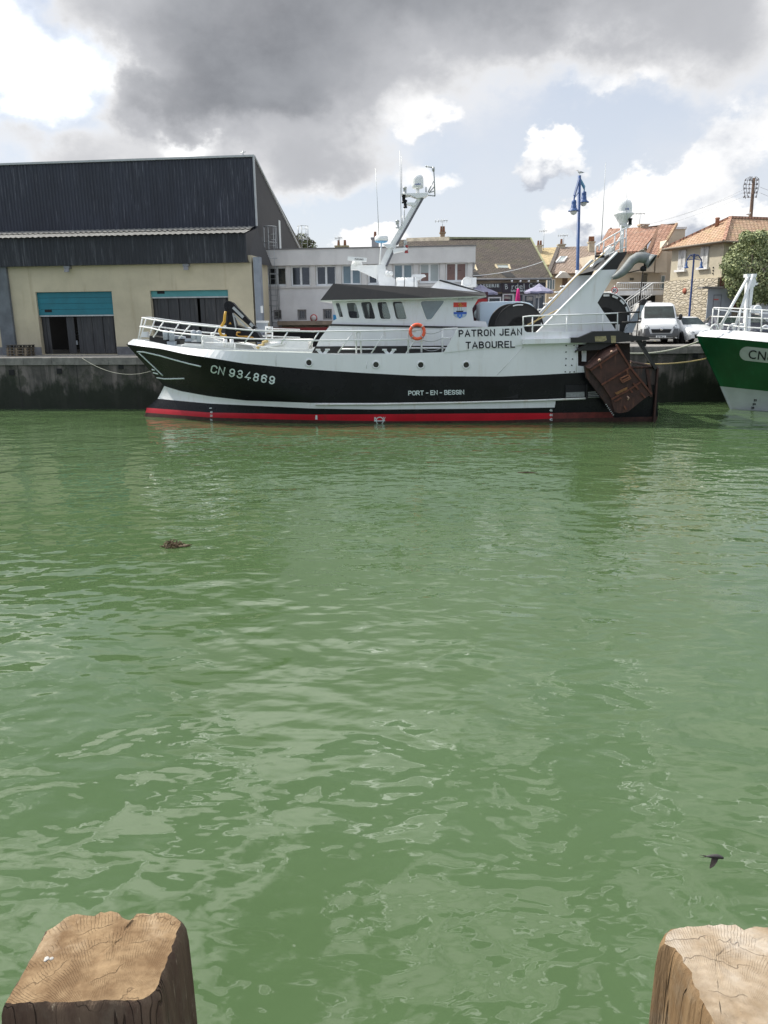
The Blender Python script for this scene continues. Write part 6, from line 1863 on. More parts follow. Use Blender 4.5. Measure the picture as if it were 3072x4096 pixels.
# gable wall under the right roof
mb = MB(); mb.prism([q_(2622, 1022, .02), q_(2622, 1090, .02), q_(2668, 1090, .02), q_(2668, 960, .02)], (0, 1.4, 0)); mb.build('gable_wall', m_beige, O)
mb = MB(); mb.box(xa, q_(2655, 1170, -1).x, -1.3, 1.2, zbal - .32, zbal); mb.build('balcony_slab', m_officel, O)
mb = MB(); zr_ = q_(2570, 1131, -1.3).z
X0, X1 = xa, q_(2652, 1150, -1.3).x
mb.tube([(X0, -1.25, zr_), (X1, -1.25, zr_), (X1, 0, zr_)], .04, 5); mb.tube([(X0, -1.25, zbal + .12), (X1, -1.25, zbal + .12)], .03, 5)
x = X0
while x < X1: mb.tube([(x, -1.25, zbal + .1), (x, -1.25, zr_)], .016, 4); x += .16
mb.build('balcony_railing', m_rail, O)
s0 = q_(2595, 1136, -1.6); s1 = q_(2495, 1206, -1.6)
mb = MB(); N_ = 12
for i in range(N_):
    t0, t1 = i / N_, (i + 1) / N_; p = s0.lerp(s1, t0); r_ = s0.lerp(s1, t1); mb.box(min(p.x, r_.x), max(p.x, r_.x), -2.3, -1.35, p.z - 1.3, p.z - 1.2)
mb.beam(s0 + Vec((0, -.75, -1.32)), s1 + Vec((0, -.75, -1.32)), .1, .3); mb.build('outside_stairs', m_officel, O)
mb = MB()
for dy in (0, -.75):
    mb.tube([s0 + Vec((1.0, dy, .05)), s0 + Vec((0, dy, .05)), s1 + Vec((0, dy, 0))], .04, 5); mb.tube([s0 + Vec((0, dy, -.75)), s1 + Vec((0, dy, -.8))], .03, 5)
for i in range(15): p = s0.lerp(s1, i / 14); mb.tube([p + Vec((0, -.75, .0)), p + Vec((0, -.75, -.85))], .016, 4)
mb.build('stair_railing', m_rail, O)
mb = MB(); a = q_(2571, 1095, 1.2); b = q_(2584, 1150, 1.2); mb.box(a.x, b.x, 1.1, 1.19, zbal, a.z); a = q_(2519, 1112, 1.2); b = q_(2533, 1122, 1.2); mb.box(a.x, b.x, 1.12, 1.19, b.z, a.z)
mb.build('door', m_glassd, O)
for r_ in ((2644, 1012, 2662, 1052), (2644, 1102, 2656, 1160)): ladder_win(OFr, r_, O, 1.48, m_glassb, m_rail, 0)
mb = MB(); mb.box(q_(2500, 1190, -1).x, q_(2650, 1190, -1).x, .3, .4, 0, zbal - .33); mb.build('garage_opening', m_dark, O)
chimney(O, q_(2560, 905, 4).x, q_(2590, 905, 4).x, 3.8, 4.4, 5.2, q_(2575, 902, 4).z, mk('flat_stone_stack', (.42, .33, .24), .9, .3, 5), 0)
aerial(O, (q_(2558, 900, 4.1).x, 4.1, q_(2558, 910, 4.1).z), 1.15, 1.0)
mb = MB(); mb.tube([(q_(2443, 920, 4).x, 4, q_(2443, 935, 4).z), (q_(2443, 920, 4).x, 4, q_(2443, 911, 4).z)], .09, 6); mb.build('flue', m_dark, O)
BFr = Frame((at_y(2720, 1100, 66).x, 66, ZR), R(-12))
Bk = thing('flat_roofed_block', 'plain beige flat roofed block between the two orange roofs', 'building', BFr)
mb = MB(); a = BFr.P(2676, 918); b = BFr.P(2742, 915); mb.box(a.x, b.x, 0, 4, 0, a.z); mb.build('wall', m_beige, Bk)
mb = MB(); mb.box(a.x - .1, b.x + .1, -.1, 4.1, a.z, a.z + .16); mb.build('coping', m_officel, Bk)

# ------------------------------------------------------------------ stone based house with hipped orange roof
N0 = at_y(2871, 1260, 52)
NF = Frame((N0.x, 52, ZR), R(-72))
Hs = thing('stone_base_house', 'beige house on a rubble stone base under a hipped orange roof', 'house', NF)
np_ = lambda px, py, y=0.0: NF.P(px, py, y)
xl = np_(2681, 1100).x; ze = np_(2860, 972).z; zst = np_(2770, 1117).z
mb = MB(); mb.box(xl, 0, 0, 9.5, zst, ze - .02); mb.build('wall', m_stonehouse, Hs)
xs = np_(2652, 1200, -.25).x
zsb = np_(2660, 1120, -.25).z
mb = MB()
sxs = [xs, xl + (0 - xl) * .3, xl * .25, .0]
mb.box(xs, .0, -.25, 2.0, 0, zst - .01); mb.build('stone_base', m_stone, Hs)
mb = MB(); mb.box(0.02, .08, -.1, 9.4, 1.8, zst - .02); mb.build('red_brick_side', mk('dark_red_brick', (.17, .075, .055), .9, .3, 4, bmp=.02, bscale=14), Hs)
eL, eN = np_(2664, 998, -.5), np_(2868, 966, -.5); eL.z = eN.z = (eL.z + eN.z) / 2; eN.x = .5; eL.x = min(eL.x, xl - .45)
ap = np_(2921, 871, 3.3); ap.x = (eL.x + eN.x) / 2; zr2 = np_(2921, 871, 3.3).z
d_ = ray(2921, 871)
# apex on the mid plane of the hip
o_ = NF.loc(EYE); dl = Vec((d_.dot(NF.ex), d_.dot(NF.ey), d_.z)); t_ = (ap.x - o_.x) / dl.x; ap = o_ + dl * t_
rb = Vec((ap.x, ap.y + 4.2, ap.z)); yb = ap.y * 2 + 4.2
plane_part('hip_roof', [eL, eN, ap], m_roof_or2, Hs, .14)
plane_part('main_roof', [eN, Vec((eN.x, yb, eN.z)), rb, ap], m_roof_or2, Hs, .14)
plane_part('back_roof', [Vec((eL.x, yb, eL.z)), eL, ap, rb], m_roof_or2, Hs, .14)
plane_part('rear_hip', [Vec((eN.x, yb, eN.z)), Vec((eL.x, yb, eL.z)), rb], m_roof_or2, Hs, .14)
mb = MB()
for a, b in ((eN, ap), (ap, rb), (eL, ap)): mb.beam(a + Vec((0, 0, .04)), b + Vec((0, 0, .04)), .2, .14)
mb.build('hip_tile', m_roof_or, Hs)
mb = MB(); mb.tube([eL, eN, Vec((eN.x, yb, eN.z))], .07, 6); mb.build('gutter', mk('brown_gutter', (.22, .18, .14), .7), Hs)
p = np_(2869, 890, 1.6); mb = MB(); mb.lathe([(.14, -.5), (.13, .2), (.17, .25), (.12, .32)], p, (0, 0, 1), 10); mb.build('chimney_pot', mk('clay_pot', (.30, .15, .10), .8, .2, 5), Hs)
m_shut = mk('peeling_white_shutter', (.55, .54, .52), .8, .3, 6, (1, 1, .3), dirt=(.22, .20, .19), dirt_amt=.7)
for r_ in ((2712, 1006, 2742, 1078), (2800, 994, 2832, 1068)):
    a, b = np_(r_[0], r_[3], 0), np_(r_[2], r_[3], 0); zt_ = np_(r_[0], r_[1], 0).z; zb_ = (a.z + b.z) / 2
    w = (b.x - a.x) / 4
    mb = MB()
    for k in range(4):
        x0 = a.x + k * w
        mb.box(x0 + .01, x0 + w - .01, -.07 - .02 * (k % 2), -.01, zb_, zt_)
        for j in range(2): mb.box(x0 + .03, x0 + w - .03, -.1, -.091, zb_ + .2 + j * 1.0, zb_ + .28 + j * 1.0)
    f = mb.build('shuttered_window', m_shut, Hs)
    mb = MB(); mb.box(a.x - .15, b.x + .15, -.22, -.005, zb_ - .16, zb_ - .02); mb.build('sill', m_officel, f)
mb = MB(); p = np_(2739, 1164, -.26); mb.lathe([(0, 0), (.2, 0), (.2, .04), (0, .05)], p, (0, -1, 0), 10); mb.build('clay_vent', mk('red_clay', (.33, .10, .06), .8), Hs)
mb = MB(); p = np_(2855, 1085, -.01)
for i in range(3): mb.lathe([(0, 0), (.05, 0), (.04, .05), (0, .06)], np_(2854 - i, 1070 + i * 12, -.01), (0, -1, 0), 6)
mb.build('wall_fitting', m_dark, Hs)
# grey metal gate with a door in it
gp = at_y(2890, 1260, 50.6)
GF = Frame((gp.x, 50.6, ZR), R(-3))
Gt = thing('metal_gate', 'pale grey sheet metal gate with an inset door beside the stone wall', 'gate', GF)
g_ = lambda px, py, y=0.0: GF.P(px, py, y)
mg = mk('grey_sheet_metal', (.36, .385, .40), .45, .08, 1.5, dirt=(.26, .27, .28), dirt_amt=.4)
a = g_(2826, 1250); b = g_(2926, 1250); zt_ = g_(2880, 1154).z
mb = MB(); mb.box(a.x, b.x, 0, .08, 0, zt_); mb.build('panel', mg, Gt)
mb = MB(); a1 = g_(2851, 1250); b1 = g_(2878, 1250); z1_ = g_(2865, 1182).z
for X0, X1, Z0, Z1 in ((a1.x - .05, a1.x, 0, z1_), (b1.x, b1.x + .05, 0, z1_), (a1.x - .05, b1.x + .05, z1_, z1_ + .06)): mb.box(X0, X1, -.02, -.001, Z0, Z1)
dr = mb.build('door_frame', m_plastic, Gt)
mb = MB(); mb.box(a1.x, b1.x, -.012, -.001, .02, z1_ - .001); mb.build('door', mk('grey_door_sheet', (.33, .35, .36), .5, .1, 3), dr)
mb = MB(); p = g_(2864, 1198, -.02); mb.box(p.x - .16, p.x + .16, -.02, -.013, p.z - .04, p.z + .04); mb.build('notice', mk('red_notice', (.55, .12, .10), .6), dr)
mb = MB(); a = g_(2810, 1152, -.4); b = g_(2895, 1148, -.4); mb.box(a.x, b.x, -.4, .5, zt_ + .01, zt_ + .12); mb.build('slab', m_cop, Gt)
# straw coloured house behind the tree
YFr = Frame((at_y(3000, 1260, 62).x, 62, ZR), R(-3))
Yh = thing('straw_house', 'straw coloured house with white doors below the round tree', 'house', YFr)
y_ = lambda px, py, y=0.0: YFr.P(px, py, y)
mb = MB(); a = y_(2925, 1260); b = y_(3300, 1260); zt_ = y_(3000, 1100).z; mb.box(a.x, b.x, 0, 8, 0, zt_); mb.build('wall', m_yellowh, Yh)
ladder_win(YFr, (3024, 1195, 3034, 1262), Yh, 0, m_glassg, m_rail, 0); ladder_win(YFr, (3040, 1196, 3062, 1262), Yh, 0, m_glassg, m_rail, 1)
mb = MB(); a = y_(2922, 1200); mb.box(a.x, a.x + .5, -.1, -.01, 0, 3.3); mb.build('dark_doorway', m_dark, Yh)
plane_part('roof', [(a.x - 2, -.4, zt_), (b.x, -.4, zt_), (b.x, 4, zt_ + 2.2), (a.x - 2, 4, zt_ + 2.2)], m_roof_or2, Yh, .12)

# ------------------------------------------------------------------ round headed tree
tp = at_y(3000, 1215, 50)
Tr = thing('round_tree', 'dense round headed green tree in front of the orange hipped roof', 'tree', loc=(tp.x, 50, ZR))
def ap_(px, py, y=50): p = at_y(px, py, y); return p - Vec((tp.x, 50, ZR))
mbk = mk('grey_brown_bark', (.11, .085, .065), .9, .3, 5, bmp=.02, bscale=12)
mb = MB()
mb.tube([(0, 0, 0), (.05, .02, 1.0), (-.03, 0, 2.0), (.06, 0, 3.0)], [.24, .18, .16, .12], 8)
for i in range(9):
    a = i * 2.4; e = Vec((1.6 * cos(a), 1.4 * sin(a), 3.4 + (i % 4) * .55)); mb.tube([(0, 0, 1.7 + i * .12), Vec((0, 0, 2.3 + i * .1)).lerp(e, .5), e], [.09, .06, .025], 5)
mb.build('trunk', mbk, Tr)
cl = []
r = random.Random(11)
for px, py, rr in ((2945, 1010, 55), (3005, 985, 60), (3060, 1000, 60), (2920, 1060, 50), (2975, 1060, 75), (3040, 1060, 80), (3100, 1040, 80), (2925, 1115, 52), (2985, 1130, 70), (3050, 1140, 75), (3110, 1120, 80), (2945, 1165, 48), (2995, 1185, 45), (3045, 1190, 45), (3095, 1180, 50), (2975, 955, 30), (3030, 950, 34), (2893, 1085, 20), (2903, 1030, 22), (2962, 1205, 22), (3140, 1080, 70)):
    for k in range(2):
        c = ap_(px + 16 + r.uniform(-14, 14), py + r.uniform(-12, 12), 50 + r.uniform(-1.1, .9)); s = rr / FPX * 50
        cl.append((c, (s * .8, s * .9, s * .72)))
mb = MB(); leaf_cloud(mb, cl, 15000, .085, [0, 1, 2], 21, .55); mb.build('crown', [lfA, lfB, lfC], Tr, fix=False)

# ------------------------------------------------------------------ lamps, pole, wires, signs
mblue = mk('blue_lamp_paint', (.024, .075, .22), .45, .15, 3, dirt=(.10, .16, .25), dirt_amt=.3)
mblued = mk('pale_blue_lamp_paint', (.10, .27, .42), .5, .15, 4)
L0 = at_y(2304, 1372, 41.3)
Lm = thing('street_lamp', 'tall blue quay lamp with two bell shades and a gull on top', 'street lamp', loc=(L0.x, 41.3, ZR), group='blue two headed quay lamps')
def lp(px, py, y=41.3): return at_y(px, py, y) - Vec((L0.x, 41.3, ZR))
hT = lp(2318, 702)
def ax_(z): return hT.x * z / hT.z
mb = MB(); mb.lathe([(.17, 0), (.17, .25), (.10, .4), (.095, 2.2), (.085, 2.25), (.08, hT.z)], (0, 0, 0), (0, 0, 1), 14)
for i, v in enumerate(mb.v): mb.v[i] = (v[0] + ax_(v[2]), v[1], v[2])
mb.build('mast', mblue, Lm)
mb = MB(); z = lp(2300, 1092).z; mb.lathe([(.11, -.13), (.11, .13)], (ax_(z), 0, z), (0, 0, 1), 12); mb.build('taped_notice', m_rail, Lm)
for hx, hy, ty, dy, m_ in ((2297, 792, 710, -.35, mblue), (2337, 758, 705, .35, mblued)):
    mb = MB(); a = Vec((ax_(hT.z), 0, hT.z - .12)); c = lp(hx, hy, 41.3 + dy); 
    mb.beam(a, c + Vec((0, 0, .1)), .085, .10); mb.tube([c + Vec((0, 0, .12)), c - Vec((0, 0, .15))], .035, 6); mb.tube([c + Vec((0, 0, -.02)), Vec((ax_(c.z + .4), 0, c.z + .35))], .018, 5)
    arm = mb.build('lamp_arm', m_, Lm)
    mb = MB(); c2 = c - Vec((0, 0, .12)); mb.lathe([(.03, .05), (.11, 0), (.12, -.1), (.115, -.2), (.13, -.22), (.14, -.34), (.17, -.40), (.27, -.47), (.275, -.50)], c2, (0, 0, 1), 18, cap=False); mb.build('lamp_shade', mblue, Lm)
    mb = MB(); mb.lathe([(.16, -.47), (.16, -.55), (.12, -.63), (.05, -.67), (0, -.68)], c2, (0, 0, 1), 14, cap=False); mb.build('globe', mk('milky_globe', (.55, .55, .52), .3), Lm)
S0 = at_y(2757, 1268, 49.0)
Ls = thing('street_lamp', 'smaller blue two headed lamp in front of the stone based house', 'street lamp', loc=(S0.x, 49.0, ZR), group='blue two headed quay lamps')
def ls(px, py, y=49.0): return at_y(px, py, y) - Vec((S0.x, 49.0, ZR))
hT2 = ls(2777, 1018)
mb = MB(); mb.lathe([(.11, 0), (.11, 1.4), (.065, 1.5), (.05, hT2.z), (.06, hT2.z + .04)], (0, 0, 0), (0, 0, 1), 10)
for i, v in enumerate(mb.v): mb.v[i] = (v[0] + hT2.x * v[2] / hT2.z, v[1], v[2])
mbd = mk('dark_blue_lamp_paint', (.022, .05, .16), .5, .15, 3)
mb.build('mast', mbd, Ls)
for s_ in (-1, 1):
    mb = MB(); e = ls(2777 + s_ * 30, 1041); k = ls(2777 + s_ * 16, 1020); a = ls(2777, 1020); mb.tube([a, k, e], .035, 6); mb.tube([ls(2777, 1036), e + Vec((0, 0, .0))], .025, 5); mb.tube([ls(2777, 1030), k], .02, 4)
    mb.build('lamp_arm', mbd, Ls)
    mb = MB(); c2 = e - Vec((0, 0, .08)); mb.tube([e, c2], .03, 5); mb.lathe([(.03, .0), (.06, -.03), (.065, -.2), (.09, -.28), (.15, -.36), (.15, -.38)], c2, (0, 0, 1), 14, cap=False); mb.build('lamp_shade', mblue, Ls)
U0 = at_y(2994, 1262, 60)
Up = thing('utility_pole', 'leaning brown wooden utility pole with rows of insulators above the tree', 'utility pole', loc=(U0.x, 60, ZR))
def up_(px, py, y=60): return at_y(px, py, y) - Vec((U0.x, 60, ZR))
mb = MB(); mb.tube([(0, 0, 0), up_(2998, 925), up_(3016, 712)], [.17, .14, .10], 9); mb.build('pole', mk('tarred_wood', (.13, .085, .06), .85, .3, 4, (1, 1, .2)), Up)
mb = MB()
for i in range(5):
    y = 722 + i * 17
    for s_, n_ in ((-1, 2), (1, 1)):
        c = up_(3016 - i * 1.5, y)
        for k in range(1, n_ + 1):
            e = c + Vec((s_ * k * .26 * (1.2 if s_ < 0 else 1), 0, .04)); mb.tube([c, e], .014, 4); mb.lathe([(.05, -.06), (.065, 0), (.04, .08), (.02, .1)], e, (0, 0, 1), 8)
mb.build('insulator', mk('grey_insulator', (.25, .25, .27), .4), Up)
mb = MB()
for s_, n_ in ((-1, 3), (1, 2)):
    for k in range(n_):
        w = .2 + k * .16; mb.tube([up_(3014, 735 + k * 5), up_(3014, 712) + Vec((s_ * w * .5, 0, .1)), up_(3014, 716) + Vec((s_ * w * 1.1, 0, .0)), up_(3010, 745) + Vec((s_ * w * 1.3, 0, 0)), up_(3008, 775 + k * 10) + Vec((s_ * w * .9, 0, 0))], .022, 5)
mb.build('cable_loop', m_plastic, Up)
for i, (a, b) in enumerate((((2990, 750), (2560, 905)), ((2988, 765), (2430, 930)), ((2990, 780), (2400, 965)))):
    rope('overhead_wire', ['highest thin overhead wire running left from the utility pole', 'middle thin overhead wire running left from the utility pole', 'lowest thin overhead wire running left from the utility pole'][i], sag(at_y(*a, 60), at_y(*b, 63), .3, 16), .007, m_galv)['category'] = 'wire'
for i, (a, b) in enumerate((((3040, 748), (3200, 790)), ((3038, 770), (3200, 820)))):
    rope('overhead_wire', ['upper overhead wire leaving the utility pole to the right', 'lower overhead wire leaving the utility pole to the right'][i], sag(at_y(*a, 60), at_y(*b, 58), .1, 8), .010, m_plastic)['category'] = 'wire'
rope('overhead_wire', 'pale wire slung across the front of the mossy dark roof', sag(at_y(1872, 1104, 50), at_y(2172, 1046, 56), .2, 12), .022, m_rail)['category'] = 'wire'
sg0 = at_y(2458, 1162, 50)
t = thing('speed_limit_sign', 'round red rimmed traffic sign behind the gallows', 'traffic sign', loc=(sg0.x, 50, ZR))
mb = MB(); mb.tube([(0, .04, 0), (0, .04, sg0.z - ZR + .3)], .03, 6); mb.build('post', m_galv, t)
mb = MB(); mb.lathe([(0, 0), (.20, 0), (.20, .02), (0, .02)], (0, 0, sg0.z - ZR), (0, -1, 0), 24); f = mb.build('disc', mk('sign_face_white', (.7, .7, .68), .5), t)
mb = MB(); mb.lathe([(.155, .021), (.205, .021), (.205, .024), (.155, .024)], (0, 0, sg0.z - ZR), (0, -1, 0), 24, cap=False); mb.build('red_rim', mk('sign_rim_red', (.55, .03, .03), .5), f)
mb = MB(); put_text(mb, '30', (-.11, 0), (.11, 0), .15, lambda x, y: (x, -.026, sg0.z - ZR + .07 - (y + .15) if False else sg0.z - ZR - .07 - y), 0, .03); mb.build('numerals', m_text_k, f, fix=False)
# ------------------------------------------------------------------ vehicles
def vehicle(name, label, cat, pos, yaw, paint, kind='van', group=None, sx=1.0, sz=1.0, detail=True, bumper=None, plate=None):
    if kind == 'van':
        st = [(0, .34, .80, .62, .82, .70, .70), (.04, .28, .90, .80, .93, .95, .80), (.22, .28, .97, .95, .98, 1.12, .86), (.55, .28, 1.0, 1.0, 1.01, 1.24, .90), (.80, .28, 1.02, 1.05, 1.02, 1.33, .93), (1.42, .28, 1.02, 1.15, 1.02, 2.03, .86), (1.62, .28, 1.02, 1.2, 1.02, 2.14, .86), (2.2, .28, 1.02, 1.2, 1.02, 2.22, .87), (3.4, .28, 1.02, 1.2, 1.02, 2.25, .88), (4.85, .28, 1.02, 1.2, 1.02, 2.22, .88), (4.98, .34, .98, 1.2, .98, 2.12, .82)]
        wx = (.92, 4.0); wr = .34; ws = (.84, 1.40); sw = [[(1.0, 1.28), (1.55, 1.98), (1.95, 1.98), (1.95, 1.28)]]
    else:
        st = [(0, .30, .62, .48, .66, .55, .60), (.05, .22, .74, .55, .78, .68, .68), (.35, .2, .82, .62, .85, .80, .74), (.95, .2, .86, .76, .87, .94, .78), (1.2, .2, .87, .80, .88, 1.0, .74), (1.95, .2, .88, .86, .89, 1.38, .60), (2.3, .2, .88, .9, .89, 1.44, .60), (3.0, .2, .88, .92, .89, 1.42, .60), (3.75, .2, .87, .92, .88, 1.10, .66), (4.05, .24, .84, .86, .85, .98, .68), (4.2, .34, .76, .7, .78, .85, .66)]
        wx = (.78, 3.35); wr = .31; ws = (1.22, 1.92); sw = [[(1.55, .98), (2.05, 1.30), (2.55, 1.34), (2.55, .98)], [(2.62, .98), (2.62, 1.34), (3.05, 1.31), (3.5, 1.02)]]
    st = [(x * sx, a * sz, b, c * sz, d, e * sz, f_) for x, a, b, c, d, e, f_ in st]; sw = [[(x * sx, z * sz) for x, z in s] for s in sw]; wx = tuple(x * sx for x in wx); ws = (ws[0] * sx, ws[1] * sx)
    def sec(x):
        for a, b in zip(st, st[1:]):
            if x <= b[0]:
                t = (x - a[0]) / (b[0] - a[0]); return [a[i] + (b[i] - a[i]) * t for i in range(7)]
        return st[-1]
    def yat(x, z):
        _, z0, hl, zb, hbb, zt, ht = sec(x); t = max(0, min(1, (z - zb) / max(.01, zt - .08 - zb))); return hbb + (ht - hbb) * t
    t = thing(name, label, cat, loc=pos, yaw=yaw, group=group)
    mb = MB(); rows = []
    for x, z0, hl, zb, hb_, zt, ht in st:
        h = [(hl * .93, z0), (hl, z0 + .16), (hb_, zb), (ht, zt - .075), (ht - .05, zt - .02), (ht - .15, zt)]
        rows.append([(x, -y, z) for y, z in h] + [(x, 0, zt + .012)] + [(x, y, z) for y, z in reversed(h)])
    mb.sheet(rows, smooth=True)
    mb.poly([Vec(p) for p in rows[0]]); mb.poly([Vec(p) for p in rows[-1]])
    body = mb.build('body', paint, t)
    bv = mb.bvh()
    def fp(y, z, off=.012):
        h = bv.ray_cast(Vec((-3, y, z)), Vec((1, 0, 0)))
        x = h[0].x if h[0] is not None and h[0].x < 1.2 else (.45 if abs(y) > .8 else .1)
        return Vec((x - off, y, z))
    def fpatch(rows, off):
        b_ = MB(); b_.sheet([[fp(y, z * sz, off) for y, z in r] for r in rows]); return b_
    def top(x, k, off=.012): s = sec(x); return Vec((x - .012, k * (s[6] - .10), s[5] + off))
    mb = MB(); mb.sheet([[top(ws[0], k) for k in (-1, -.5, 0, .5, 1)], [top((ws[0] + ws[1]) / 2, k) for k in (-1, -.5, 0, .5, 1)], [top(ws[1], k) for k in (-1, -.5, 0, .5, 1)]], smooth=True)
    mb.build('windscreen', m_carglass, t, fix=False)
    if kind == 'car':
        mb = MB(); mb.sheet([[top(3.08 * sx, k) for k in (-1, 0, 1)], [top(3.72 * sx, k) for k in (-1, 0, 1)]]); mb.build('rear_window', m_carglass, t, fix=False)
    for s_ in (-1, 1):
        for w in sw:
            mb = MB(); mb.poly([Vec((x, s_ * (yat(x, z) + .012), z)) for x, z in w]); mb.build('side_window', m_carglass, t, fix=False)
        for x in wx:
            yw = sec(x)[2]
            mb = MB(); mb.lathe([(wr * sz + .06, 0), (wr * sz + .06, .01)], (x, s_ * (yw + .004), wr * sz), (0, s_, 0), 20); mb.build('wheel_arch', m_dark, t)
            mb = MB(); mb.lathe([(wr * .6, -.16), (wr, -.15), (wr * 1.02, -.06), (wr, .02), (wr * .66, .035)], (x, s_ * (yw + .0), wr), (0, s_, 0), 20); w_ = mb.build('wheel', m_rubber, t)
            mb = MB(); mb.lathe([(wr * .65, .03), (wr * .58, .0), (wr * .2, .03), (0, .03)], (x, s_ * yw, wr), (0, s_, 0), 12, cap=False); mb.build('rim', m_galv, w_, fix=False)
        mb = MB(); x = ws[0] + .22 * sx; y = yat(x, 1.2 * sz) + .02
        mb.lathe([(.02, -.16 if kind == 'van' else -.08), (.10, -.12 if kind == 'van' else -.06), (.11, .12 if kind == 'van' else .05), (.03, .17 if kind == 'van' else .08)], (x, s_ * (y + .13), (1.42 if kind == 'van' else 1.0) * sz), (0, 0, 1), 10); mb.tube([(x, s_ * (y - .05), (1.36 if kind == 'van' else .97) * sz), (x, s_ * (y + .12), (1.36 if kind == 'van' else .97) * sz)], .03, 5)
        mb.build('wing_mirror', m_dark if kind == 'van' else paint, t)
        if kind == 'van': hl = [[(.60, .82), (.68, .84), (.78, .86), (.88, .90)], [(.62, .92), (.70, .97), (.80, 1.0), (.92, 1.02)], [(.70, .97), (.76, 1.06), (.84, 1.12), (.92, 1.12)]]
        else: hl = [[(.44, .58), (.55, .59), (.66, .61), (.76, .64)], [(.48, .63), (.57, .66), (.68, .70), (.78, .74)]]
        mb = fpatch([[(s_ * y, z) for y, z in r] for r in hl], .018); mb.build('headlight', m_lamp, t, fix=False)
    mb = MB()
    if kind == 'van':
        ys = [-.98 + 1.96 * i / 24 for i in range(25)]
        def bt(y): a_ = abs(y); return .56 if a_ < .56 else .56 + .27 * smooth01((a_ - .56) / .10)
        mb.sheet([[fp(y, z0_ + (bt(y) * sz - z0_) * k / 5, .03 + .02 * sin(pi * k / 5)) for y in ys] for k in range(6) for z0_ in (.27,)], smooth=True)
        for s_ in (-1, 1):
            mb.sheet([[(x, s_ * (yat(x, .5) + .022), z) for x in (.02, .25, .5)] for z in (.27, .5, .80)])
        mb.build('bumper', bumper or mk('dark_bumper_plastic', (.085, .088, .092), .6, .1, 8), t, fix=False)
        mb = MB(); mb.prism([(-.03, y, z * sz) for y, z in ((-.46, .60), (.46, .60), (.54, .80), (-.54, .80))], (.08, 0, 0)); g = mb.build('grille', m_dark, t)
        mb = MB(); mb.lathe([(0, 0), (.09, 0), (.08, .02), (0, .02)], (-.035, 0, .80 * sz), (-1, 0, 0), 8); mb.build('badge', m_chrome, g)
    else:
        mb.prism([(-.02, y, z * sz) for y, z in ((-.40, .30), (.40, .30), (.46, .50), (-.46, .50))], (.08, 0, 0)); mb.build('grille', m_dark, t)
    zp = .40 if kind == 'van' else .36
    mb = MB(); mb.box(-.065, -.045, -.26, .26, zp * sz - .055, zp * sz + .055); pl2 = mb.build('number_plate', m_rail, t)
    if plate: mb = MB(); put_text(mb, plate, (-.2, 0), (.2, 0), .07, lambda x, y: (-.07, x, zp * sz - .035 - y), 0, .03); mb.build('plate_lettering', m_text_k, pl2, fix=False)
    if detail and kind == 'van':
        mb = MB()
        for s_ in (-1, 1):
            for x in (1.98 * sx, 3.3 * sx): mb.box(x - .01, x + .01, s_ * 1.018 - .006, s_ * 1.018 + .006, .4 * sz, 1.95 * sz)
            mb.box(2.1 * sx, 4.6 * sx, s_ * 1.022 - .008, s_ * 1.022 + .008, .62 * sz, .70 * sz)
        mb.build('door_seam', m_plastic, t)
        mb = MB(); mb.box(.95, 1.0, -.7, .1, 1.5 * sz, 1.52 * sz); mb.build('wiper', m_dark, t)
    return t
vp = at_y(2652, 1372, 43.0)
vehicle('parked_van', 'white panel van with grey bumper parked nose to the quay beside the stern', 'van', (vp.x - .15, 43.0, ZR + .006), R(80), m_carw, 'van', 'vehicles parked along the quay', plate='CJ 887 JE', sz=1.0)
vb = at_y(2190, 1350, 46.5)
vehicle('parked_van', 'pale blue grey panel van seen side on behind the net drum', 'van', (at_y(2205, 1300, 46.5).x, 46.8, ZR + .006), R(180), m_carg, 'van', 'vehicles parked along the quay', sx=.86, sz=1.07)
vehicle('parked_car', 'bright blue car half hidden between the blue grey van and the gallows', 'car', (at_y(2262, 1300, 44.4).x, 44.4, ZR + .006), R(176), m_carb, 'car', 'vehicles parked along the quay', sz=1.12)
wc = at_y(2818, 1362, 42.6)
vehicle('parked_car', 'white car parked beside the white van, nose towards the green bow', 'car', (wc.x, 42.9, ZR + .006), R(92), m_carw, 'car', 'vehicles parked along the quay', sz=1.0)
dc = at_y(2936, 1360, 45)
vehicle('parked_car', 'dark blue car seen through the bow rails of the green trawler', 'car', (dc.x - .1, 44.8, ZR + .006), R(84), m_cark, 'car', 'vehicles parked along the quay', sz=1.04)
dc = at_y(3055, 1360, 45)
vehicle('parked_car', 'dark car with a pale plate at the right edge behind the green trawler', 'car', (dc.x, 45.0, ZR + .006), R(88), m_cark, 'car', 'vehicles parked along the quay', sz=1.04)
fv = at_y(3040, 1300, 53)
vehicle('parked_van', 'distant white van at the right edge below the round tree', 'van', (fv.x + 3.4, 52.5, ZR + .006), R(-168), m_carw, 'van', 'vehicles parked along the quay', sz=1.0)
gc = at_y(2617, 1210, 54.5)
vehicle('parked_car', 'grey blue car in the shade under the white outside stairs', 'car', (gc.x, 53.2, ZR + .55), R(66), m_cars, 'car', 'vehicles parked along the quay', sz=1.0)

